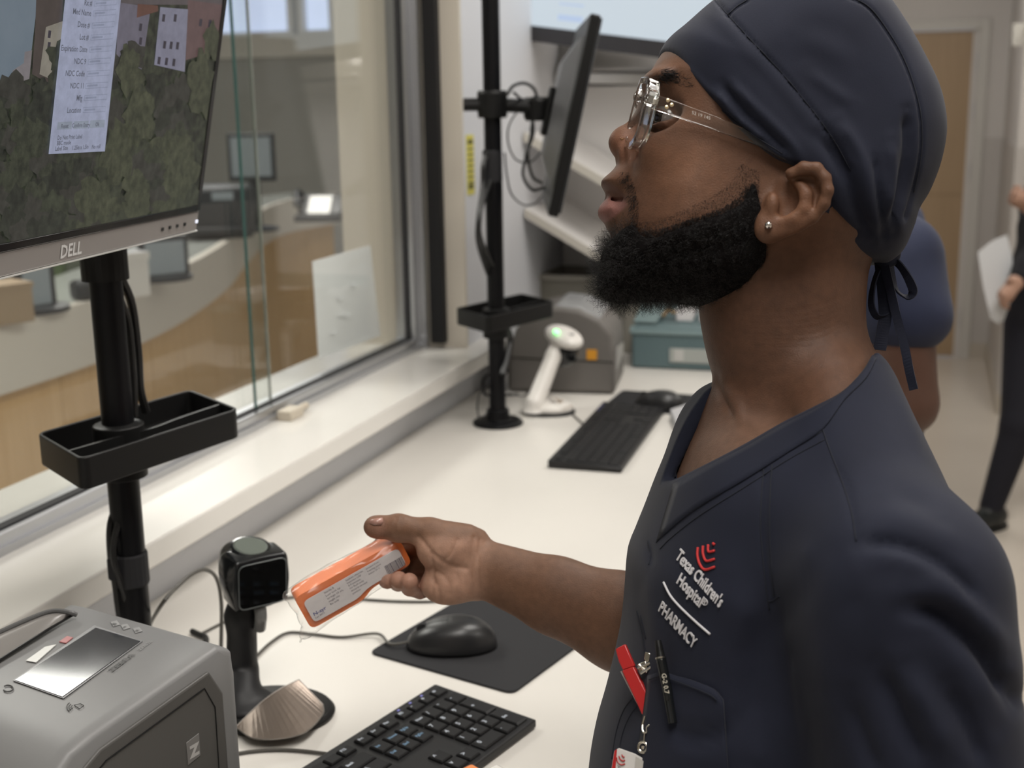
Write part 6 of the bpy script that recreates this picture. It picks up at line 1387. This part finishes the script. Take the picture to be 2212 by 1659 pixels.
# things carried on the chest
def nrm_at(px, py):
    a = hit(sb_, px, py); b = hit(sb_, px+25, py); c = hit(sb_, px, py+25); n = np.cross(b-a, c-a); n /= np.linalg.norm(n); return a, (n if n@(EYE-a) > 0 else -n)
c0_, n0_ = nrm_at(1378, 1475); vd = (EYE-c0_)/np.linalg.norm(EYE-c0_); n0_ = n0_*.35+vd*.65; n0_ /= np.linalg.norm(n0_)
def onpl(px, py, off): return onplane(px, py, c0_+n0_*off, n0_)
off0 = .006
red = thing('badge_reel', 'red badge reel with metal clip on the chest pocket of the navy scrubs', 'badge reel', tuple(onpl(1392, 1540, off0)))
M_rp = mat('red_plastic', (.42, .022, .022), .30, spec=.5); M_chr = mat('chrome', (.70, .66, .58), .15, metal=1)
body_ = [(1376, 1442), (1396, 1490), (1421, 1536), (1418, 1542), (1404, 1546), (1400, 1548), (1376, 1505), (1349, 1452), (1352, 1446)]
G().prism([onpl(*p, off0) for p in [(1349, 1450), (1374, 1441), (1422, 1536), (1420, 1541), (1402, 1549), (1392, 1545)]], n0_*.005).build('reel_body', M_rp, red, bevel=.0012)
G().prism([onpl(*p, off0+.0005) for p in [(1333, 1403), (1354, 1392), (1375, 1440), (1349, 1449), (1340, 1430)]], n0_*.0035).build('reel_flap', M_rp, red, bevel=.0008)
G().tube([onpl(1342, 1450, off0-.0005), onpl(1365, 1495, off0-.0005), onpl(1392, 1546, off0-.0005)], .0007, 6).build('reel_edge', mat('pale_edge', (.55, .5, .48), .4), red)
for a, b_ in (((1378, 1444), (1404, 1432)), ((1384, 1456), (1408, 1440)), ((1380, 1436), (1398, 1452))): G().tube([onpl(*a, off0+.006), onpl(*b_, off0+.005)], .0011, 8).build('clip_wire', M_chr, red)
G().prism([onpl(*p, off0+.0035) for p in [(1396, 1408), (1407, 1412), (1405, 1426), (1399, 1432), (1393, 1424)]], n0_*.002).build('clip_jaw', M_chr, red, bevel=.0004)
G().prism([onpl(*p, off0+.0035) for p in [(1378, 1436), (1396, 1428), (1402, 1446), (1384, 1456)]], n0_*.0018).build('clip_plate', M_chr, red, bevel=.0004)
G().tube(spline([onpl(1393, 1547, (off0+.009)), onpl(1388, 1566, (off0+.009)+.001), onpl(1389, 1580, (off0+.009)+.002), onpl(1397, 1582, (off0+.009)+.002), onpl(1398, 1570, (off0+.009)+.002), onpl(1414, 1562, (off0+.009)+.002)], 5), .0007, 8).build('hook', M_chr, red)
G().tube([onpl(1389+9.5*math.cos(t), 1614+11*math.sin(t), (off0+.009)+.001) for t in np.linspace(0, 2*math.pi, 20, endpoint=False)], .0010, 8, closed=True).build('ring', M_chr, red)
G().lathe([(.0012, 0), (.0012, .001)], onpl(1389, 1614, (off0+.009)), RC, 12).build('snap', M_chr, red)
G().tube([onpl(1393, 1580, (off0+.009)+.001), onpl(1391, 1604, (off0+.009)+.001)], .0006, 6).build('cord', M_chr, red)
bd = thing('id_badge', 'white identity badge with a red edge hanging at the bottom edge of the scrubs', 'badge', tuple(onpl(1370, 1690, .004)))
bp = [(1338, 1616), (1372, 1628), (1412, 1650), (1470, 1690), (1440, 1840), (1318, 1780), (1322, 1660), (1328, 1622)]
G().prism([onpl(*p, .014) for p in bp], n0_*.0012).build('card', mat('card_white', (.62, .60, .58), .3), bd, bevel=.0004)
G().prism([onpl(*p, 0.0154) for p in [(1328, 1622), (1333, 1618), (1328, 1680), (1324, 1780), (1318, 1778), (1322, 1660)]], n0_*.0004).build('red_edge', M_rp, bd)
for P in ([(1332, 1636), (1334, 1645), (1342, 1652), (1350, 1650)], [(1337, 1633), (1340, 1640), (1346, 1644), (1350, 1642)], [(1343, 1630), (1346, 1635), (1349, 1635)]): G().tube([onpl(*p, 0.0158) for p in spline(P, 4)], .0004, 6).build('emblem', M_rp, bd)
V, Fc = text_geo('Texas', .0042, .0); R5, T5 = frame(onpl(1330, 1662, 0.0157), onpl(1370, 1684, 0.0157)-onpl(1330, 1662, 0.0157), n0_ if False else np.cross(n0_, onpl(1370, 1684, 0.0157)-onpl(1330, 1662, 0.0157))); obj('lettering', T5(V), Fc, mat('print_dark', (.1, .1, .12), .5), bd)
G().prism([onpl(*p, 0.0155) for p in [(1374, 1634), (1400, 1650), (1396, 1680), (1370, 1670)]], n0_*.0006).build('badge_strap', mat('clear_strap', (.45, .43, .40), .3), bd)
c1_, n1_ = nrm_at(1450, 1440)
pen = thing('pen', 'black pen standing in the chest pocket of the navy scrubs', 'pen', tuple(hit(sb_, 1462, 1545, .004)))
pA = hit(sb_, 1441, 1386, .006); pB = hit(sb_, 1444, 1420, .006); pC = hit(sb_, 1456, 1500, .005); pD = hit(sb_, 1463, 1560, .004)
dpen = (pA-pD)/np.linalg.norm(pA-pD)
G().tube([pD, pD+dpen*.02, pB-dpen*.0005], [.0028, .0032, .0033], 16).build('barrel', M_blackg, pen, smooth=False)
G().tube([pB, pB+dpen*.0035, pB+dpen*.007, pB+dpen*.011], [.0030, .0026, .0024, .0020], 16).build('plunger', M_black, pen)
G().tube([pB-dpen*.0008, pB+dpen*.0002], .0036, 16).build('ring', M_chr, pen)
vn = (EYE-pB)/np.linalg.norm(EYE-pB); G().box(pB-dpen*.014+vn*.0042, (.0022, .026, .0010), np.column_stack([np.cross(dpen, vn), dpen, vn])).build('clip', M_blackg, pen, bevel=.0003)
V, Fc = text_geo('G-2 0.7', .0042, .0001); cx_ = np.cross(dpen, vn); cx_ /= np.linalg.norm(cx_)
V = np.array([pB-dpen*(.010+v[0])+cx_*(v[1]-.0012)+vn*(.0052) for v in V]); obj('lettering', V, Fc, mat('print_gold_grey', (.40, .37, .30), .4), pen)

# ---------------------------------------------------------------- trousers and shoes (below the picture)
hip = C2W(np.array([.19, -.50, -.92])); hip[2] = .90; Lh = RC@np.array([.197, -.134, .971]); Lh[2] = 0; Lh /= np.linalg.norm(Lh); Fh = np.array([Lh[1], -Lh[0], 0])
if (RC.T@Fh)[0] > 0: Fh = -Fh
ts = SDF(hip-np.array([.30, .30, .87]), hip+np.array([.30, .30, .15]), .011)
ts.ell(hip, (.15, .16, .12), .03)
for sg in (1, -1): ts.cone(hip+Lh*sg*.085-[0, 0, .06], hip+Lh*sg*.10-[0, 0, .45], .085, .066, .03); ts.cone(hip+Lh*sg*.10-[0, 0, .45], hip+Lh*sg*.11-[0, 0, .82], .066, .055, .02)
tV, tQ = ts.mesh(); fast_obj('trousers', tV, tQ, M_navy, man)
for sg in (1, -1):
    c_ = hip+Lh*sg*.11; c_[2] = 0; s_ = SDF(c_-.17, c_+.19, .006); s_.ell(c_+Fh*.06+[0, 0, .035], (.05, .05, .035), .01); s_.cone(c_-Fh*.04+[0, 0, .042], c_+Fh*.14+[0, 0, .036], .042, .036, .02); s_.cone(c_-Fh*.03+[0, 0, .04], c_-Fh*.0+[0, 0, .10], .042, .04, .02)
    X, Y, Z = s_.ax((slice(None),)*3); s_.op((-Z+.001+0*X+0*Y).astype(np.float32), (slice(None),)*3, 0, 'i'); v_, q__ = s_.mesh(); fast_obj('shoe', v_, q__, M_black, man)

# ================================================================ the orange pack in its clear sleeve
ua_ = np.array([.84, .47, -.22]); ua_ /= np.linalg.norm(ua_); na = np.array([.10, -.36, .93]); na -= ua_*(na@ua_); na /= np.linalg.norm(na); wa = np.cross(na, ua_)   # length, normal, width(up)
oc = H(764, 1247, .006)
def TPk(p): p = np.atleast_2d(np.asarray(p, float))*np.array([1, .86, 1.05]); return C2W(oc+p@np.array([ua_, wa, na]))
pk_ = thing('syringe_pack', 'orange tray with a white printed label in a clear sleeve, held in the hand', 'pack', tuple(C2W(oc-np.array([0, .02, 0]))))
M_or = mat('orange_plastic', (.80, .20, .055), .38, spec=.45)
ot = roundcorners([(-.052, -.021), (.0, -.022), (.008, -.0155), (.051, -.0140), (.051, .0165), (-.052, .019)], .007, 4)
G().prism(TPk([(a, b, -.012) for a, b in ot]), RC@na*.022).build('tray', M_or, pk_, bevel=.004, segs=4)
lt_ = roundcorners([(-.047, -.0150), (-.004, -.0160), (.006, -.0115), (.046, -.0105), (.046, .0105), (-.047, .0115)], .005, 4)
lb = G().prism(TPk([(a, b, .0102) for a, b in lt_]), RC@na*.0006).build('label_face', mat('label_white', (.66, .63, .64), .4), pk_)
def ptxt(s, x, y, size, m, bold=0):
    V, Fc = text_geo(s, size, bold); V = V.copy(); V[:, 0] += x; V[:, 1] += y; V[:, 2] = .0110; obj('lettering', TPk(V), Fc, m, lb)
M_bl = mat('label_ink_blue', (.10, .11, .28), .5); M_gi = mat('label_ink_grey', (.16, .15, .18), .5)
ptxt('N-syr', -.0445, -.008, .0052, M_bl, .0001)
ptxt('Lot 4071', -.0445, -.0115, .0026, M_gi)
for i, s in enumerate(('Sterile R', 'Luer lock tip', 'syringe 10 mL', 'single use', 'Rx only')): ptxt(s, -.028, .0075-i*.0036, .0028, M_gi)
for i, s in enumerate(('Sodium chloride', 'injection USP', '0.9 percent', 'for flush only', 'discard unused', 'portion')): ptxt(s, -.007, .0075-i*.0033, .0026, M_gi)
for i, s in enumerate(('protect from', 'freezing store', 'below 25 C')): ptxt(s, .013, .0075-i*.0033, .0024, M_gi)
g = G(); x = .028; rr = random.Random(8)
for i in range(16):
    w__ = rr.choice((.0004, .0007, .0011)); V = [(x, -.0105, .0110), (x+w__, -.0105, .0110), (x+w__, .0005, .0110), (x, .0005, .0110)]; g.add(TPk(V), [(0, 1, 2, 3)]); x += w__+.0005
o = g.build('barcode', M_gi, lb); o['kind'] = 'stuff'
# sleeve of clear film, a little larger, with crumples
sv = SDF(np.array([-.07, -.04, -.03]), np.array([.06, .04, .03]), .0026)
fp_ = np.array([(-.058, -.030), (-.02, -.026), (.03, -.023), (.05, -.020), (.05, .021), (.0, .024), (-.04, .026), (-.060, .022), (-.057, 0), (-.060, -.034)])
sv.inflate(fp_, .0145, .012, .001, zc=0.0, smooth=False); V, Q = sv.mesh(); N_ = normals(V, Q)
V = V+N_*(.0006*np.sin(V[:, 0]*120+V[:, 1]*420)+.0003*np.sin(V[:, 1]*500-V[:, 0]*260))[:, None]
V[:, 0] -= .006*np.clip((-V[:, 0]-.05)/.01, 0, 1)*np.clip((-V[:, 1]-.02)/.01, 0, 1)
fast_obj('clear_sleeve', TPk(V), Q, film('clear_film', (.985, .985, .98), .8, .16, .03), pk_)
# ================================================================ the two people behind
def figure(label, J, skin, top_m, trs_m, h=.010, hair=(.01, .008, .008), female=False, jacket=None, shoe_m=None, sole=None):
    hip = np.array(J['hip']); t = thing('person', label, 'person', (hip[0], hip[1], 0)); f = np.array([*J['face'], 0.]); f /= np.linalg.norm(f); lat = np.array([-f[1], f[0], 0])
    P = {k: np.array(v, float) for k, v in J.items() if k not in ('face', 'sleeve', 'shift')}
    allp = np.array(list(P.values())); lo, hi = allp.min(0)-.22, allp.max(0)+.24; lo[2] = 0
    s = SDF(lo, hi, h); hd = P['head']; M_sk = mat('skin_%d' % int(skin[0]*1000), skin, .5, sss=.0, var=.06, vscale=40)
    s.ell(hd, (.078, .098, .118), .02, R=np.column_stack([lat, f, [0, 0, 1.]])); s.ell(hd+f*.035-[0, 0, .055], (.055, .065, .06), .02, R=np.column_stack([lat, f, [0, 0, 1.]]))
    s.cone(hd+f*.092+[0, 0, .005], hd+f*.112-[0, 0, .028], .010, .015, .010)
    s.cone(hd+f*.085-[0, 0, .062]-lat*.02, hd+f*.085-[0, 0, .062]+lat*.02, .012, .012, .008)
    for sg in (1, -1): s.ell(hd+lat*sg*.080-f*.005-[0, 0, .01], (.012, .018, .030), .006, R=np.column_stack([lat, f, [0, 0, 1.]])); s.ell(hd+lat*sg*.032+f*.092+[0, 0, .005], (.018, .010, .010), .006, 's')
    s.cone(hd-[0, 0, .06], P['neck']-[0, 0, .03], .058, .066, .02)
    for sd_ in 'ab':
        s.cone(P['sh'+sd_], P['el'+sd_], .050, .043, .02); s.cone(P['el'+sd_], P['wr'+sd_], .043, .028, .012)
        d = P['wr'+sd_]-P['el'+sd_]; d /= np.linalg.norm(d); s_ = np.cross(d, [0, 0, 1.]); s_ /= np.linalg.norm(s_)+1e-9; u_ = np.cross(s_, d); w_ = P['wr'+sd_]
        s.cone(w_, w_+d*.075, .026, .030, .012)
        for i in range(4): a_ = w_+d*.07+u_*(-.026+.0175*i); b_ = a_+d*(.045-.006*abs(i-1.5)); s.cone(a_, b_, .010, .0095, .004); s.cone(b_, b_+d*.012-s_*.028, .0095, .008, .004)
        s.cone(w_+d*.02+u_*.022, w_+d*.055+u_*.050-s_*.012, .013, .010, .008)
    s.cone(P['neck']*[1, 1, 1]-[0, 0, .05]+f*J.get('shift', 0)*.5, hip, .095, .10, .03)
    V, Q = s.mesh(); V = relax(V, Q, 1); fast_obj('body', V, Q, M_sk, t)
    s = SDF(hd-.15, hd+.16, .007); s.ell(hd-f*.018+[0, 0, .025], (.088, .102, .112), .01, R=np.column_stack([lat, f, [0, 0, 1.]]))
    X, Y, Z = s.ax((slice(None),)*3); s.op(((X-hd[0])*f[0]+(Y-hd[1])*f[1]-.05-(Z-hd[2])*.35).astype(np.float32), (slice(None),)*3, .01, 'i'); s.op((hd[2]-.07-Z+0*X+0*Y).astype(np.float32), (slice(None),)*3, .01, 'i')
    V, Q = s.mesh(); fast_obj('hair', V, Q, mat('hair_%d' % int(hair[0]*1000), hair, .6), t)
    s = SDF(lo, hi, h)
    mid = (P['sha']+P['shb'])/2+f*J.get('shift', 0); Rb = np.column_stack([lat, f, [0, 0, 1.]])
    s.ell(mid*.72+hip*.28, (.175, .125, .24), .04, R=Rb); s.ell(mid*.35+hip*.65, (.165, .125, .24), .04, R=Rb); s.cone(P['sha']+f*J.get('shift', 0)*.5, P['shb']+f*J.get('shift', 0)*.5, .058, .058, .05)
    for sd_ in 'ab': k = J.get('sleeve', .75); s.cone(P['sh'+sd_], P['sh'+sd_]*(1-k)+P['el'+sd_]*k, .066, .070 if k < 1 else .056, .03)
    if J.get('sleeve', .75) >= 1:
        for sd_ in 'ab': s.cone(P['el'+sd_], P['el'+sd_]*.2+P['wr'+sd_]*.8, .056, .040, .02)
    V, Q = s.mesh(); V = relax(V, Q, 1)
    N = normals(V, Q); V = V+N*(.006*np.sin(V[:, 2]*38+V[:, 0]*22)*np.sin(V[:, 1]*31))[:, None]
    fast_obj('jacket' if jacket else 'scrub_top', V, Q, top_m, t)
    if jacket:
        s = SDF(lo, hi, h); s.ell(mid*.66+hip*.34+f*.030, (.085, .125, .23), .04, R=Rb); s.ell(mid*.3+hip*.7+f*.030, (.09, .122, .18), .04, R=Rb); V, Q = s.mesh(); fast_obj('shirt', V, Q, jacket, t)
    s = SDF(lo, hi, h); s.ell(hip, (.165, .13, .14), .03, R=Rb)
    for sd_, sg in (('a', 1), ('b', -1)): s.cone(hip+lat*sg*.085-[0, 0, .04], P['kn'+sd_], .088, .064, .03); s.cone(P['kn'+sd_], P['an'+sd_], .064, .044, .02)
    V, Q = s.mesh(); V = relax(V, Q, 1); fast_obj('trousers', V, Q, trs_m, t)
    for sd_ in 'ab':
        a_ = P['an'+sd_].copy(); z0 = a_[2]-.085; s = SDF(a_-np.array([.2, .2, .12]), a_+.2, .007); s.cone(np.array([a_[0], a_[1], z0+.045])-f*.03, np.array([a_[0], a_[1], z0+.038])+f*.14, .044, .036, .02); s.cone(np.array([a_[0], a_[1], z0+.05]), a_+[0, 0, .03], .042, .036, .02)
        X, Y, Z = s.ax((slice(None),)*3); s.op((z0+.012-Z+0*X+0*Y).astype(np.float32), (slice(None),)*3, 0, 'i'); V, Q = s.mesh(); sh_ = fast_obj('shoe', V, Q, shoe_m or M_black, t)
        o_ = spline([(*(a_[:2]+f[:2]*x+lat[:2]*y), z0) for x, y in ((-.078, 0), (-.05, .04), (.05, .042), (.15, .032), (.18, 0), (.15, -.032), (.05, -.042), (-.05, -.04))], 4, True)
        G().prism(o_, (0, 0, .0115)).build('sole', sole or M_black, sh_)
    return t
def camz(px, py, d, z=None): p = cam(px, py, d); 
def cz(px, py, d, z):
    p = cam(px, py, d); p[2] = z; return p
# colleague at the next workstation: shoulder and bare upper arm show behind the cap ties
face2 = (-.95, .05); sh = cam(1936, 562, 1.74); el = cam(1958, 872, 1.76)
J = dict(face=face2, head=cam(1800, 290, 1.92), neck=cam(1850, 430, 1.92), sha=sh, shb=sh+np.array([-.03, .31, .01]), ela=el, elb=el+np.array([-.05, .36, .0]), wra=el+np.array([-.16, .03, -.03]), wrb=el+np.array([-.20, .25, -.03]),
         hip=np.array([sh[0]-.07, sh[1]+.16, .90]), kna=np.array([sh[0]+.02, sh[1]+.07, .48]), knb=np.array([sh[0]+.0, sh[1]+.26, .48]), ana=np.array([sh[0]+.04, sh[1]+.06, .087]), anb=np.array([sh[0]+.02, sh[1]+.27, .087]), sleeve=.34, shift=.065)
M_navy2 = mat('blue_scrub_cotton', (.012, .017, .044), .8, sheen=.03, var=.08, vscale=25)
figure('person in blue scrubs standing behind the bearded man, bare upper arm showing', J, (.085, .040, .026), M_navy2, M_navy2, h=.009)
# person walking past at the right edge, papers in hand
dk = mat('black_jacket_cloth', (.006, .006, .009), .85); gk = mat('green_scrub_cotton', (.095, .21, .135), .8)
hp = cam(2262, 745, 4.60); f3 = np.array([-.55, -.75]); f3 /= np.linalg.norm(f3)
sA = cam(2276, 398, 4.50); sB = cam(2345, 398, 4.78)
an1 = cam(2142, 1092, 4.62); an1[2] = .087; an2 = an1+np.array([.40, .30, .05])
J = dict(face=tuple(f3), head=cam(2318, 238, 4.62), neck=cam(2316, 335, 4.66), sha=sB, shb=sA, elb=cam(2232, 560, 4.46), wrb=cam(2192, 612, 4.38), ela=cam(2300, 500, 4.60), wra=cam(2222, 445, 4.46),
         hip=np.array([hp[0], hp[1], .84]), knb=cam(2200, 920, 4.58), kna=np.array([hp[0]+.12, hp[1]+.12, .46]), anb=an1, ana=an2, sleeve=1.0)
figure('person in black jacket, green top and dark trousers walking past at the right edge', J, (.42, .25, .18), dk, mat('dark_trouser_cloth', (.008, .008, .014), .85), h=.010, hair=(.06, .04, .025), jacket=gk, shoe_m=mat('dark_shoe', (.010, .012, .012), .4), sole=mat('dark_sole', (.02, .02, .02), .6))
pp = [(2112, 545), (2140, 522), (2166, 512), (2178, 560), (2180, 640), (2158, 700), (2140, 690), (2124, 620)]
t = thing('paper_sheets', 'white paper sheets held in the hand of the passing person', 'papers', tuple(cam(2150, 700, 4.40)))
n_ = -ray(2150, 600)*.0015
for k, (dx, dy) in enumerate(((0, 0), (9, -5))): G().prism([cam(x+dx, y+dy, 4.40+.012*k+.0006*(x-2112)) for x, y in pp], n_).build('sheet', mat('sheet_white', (.62, .63, .64), .6), t)
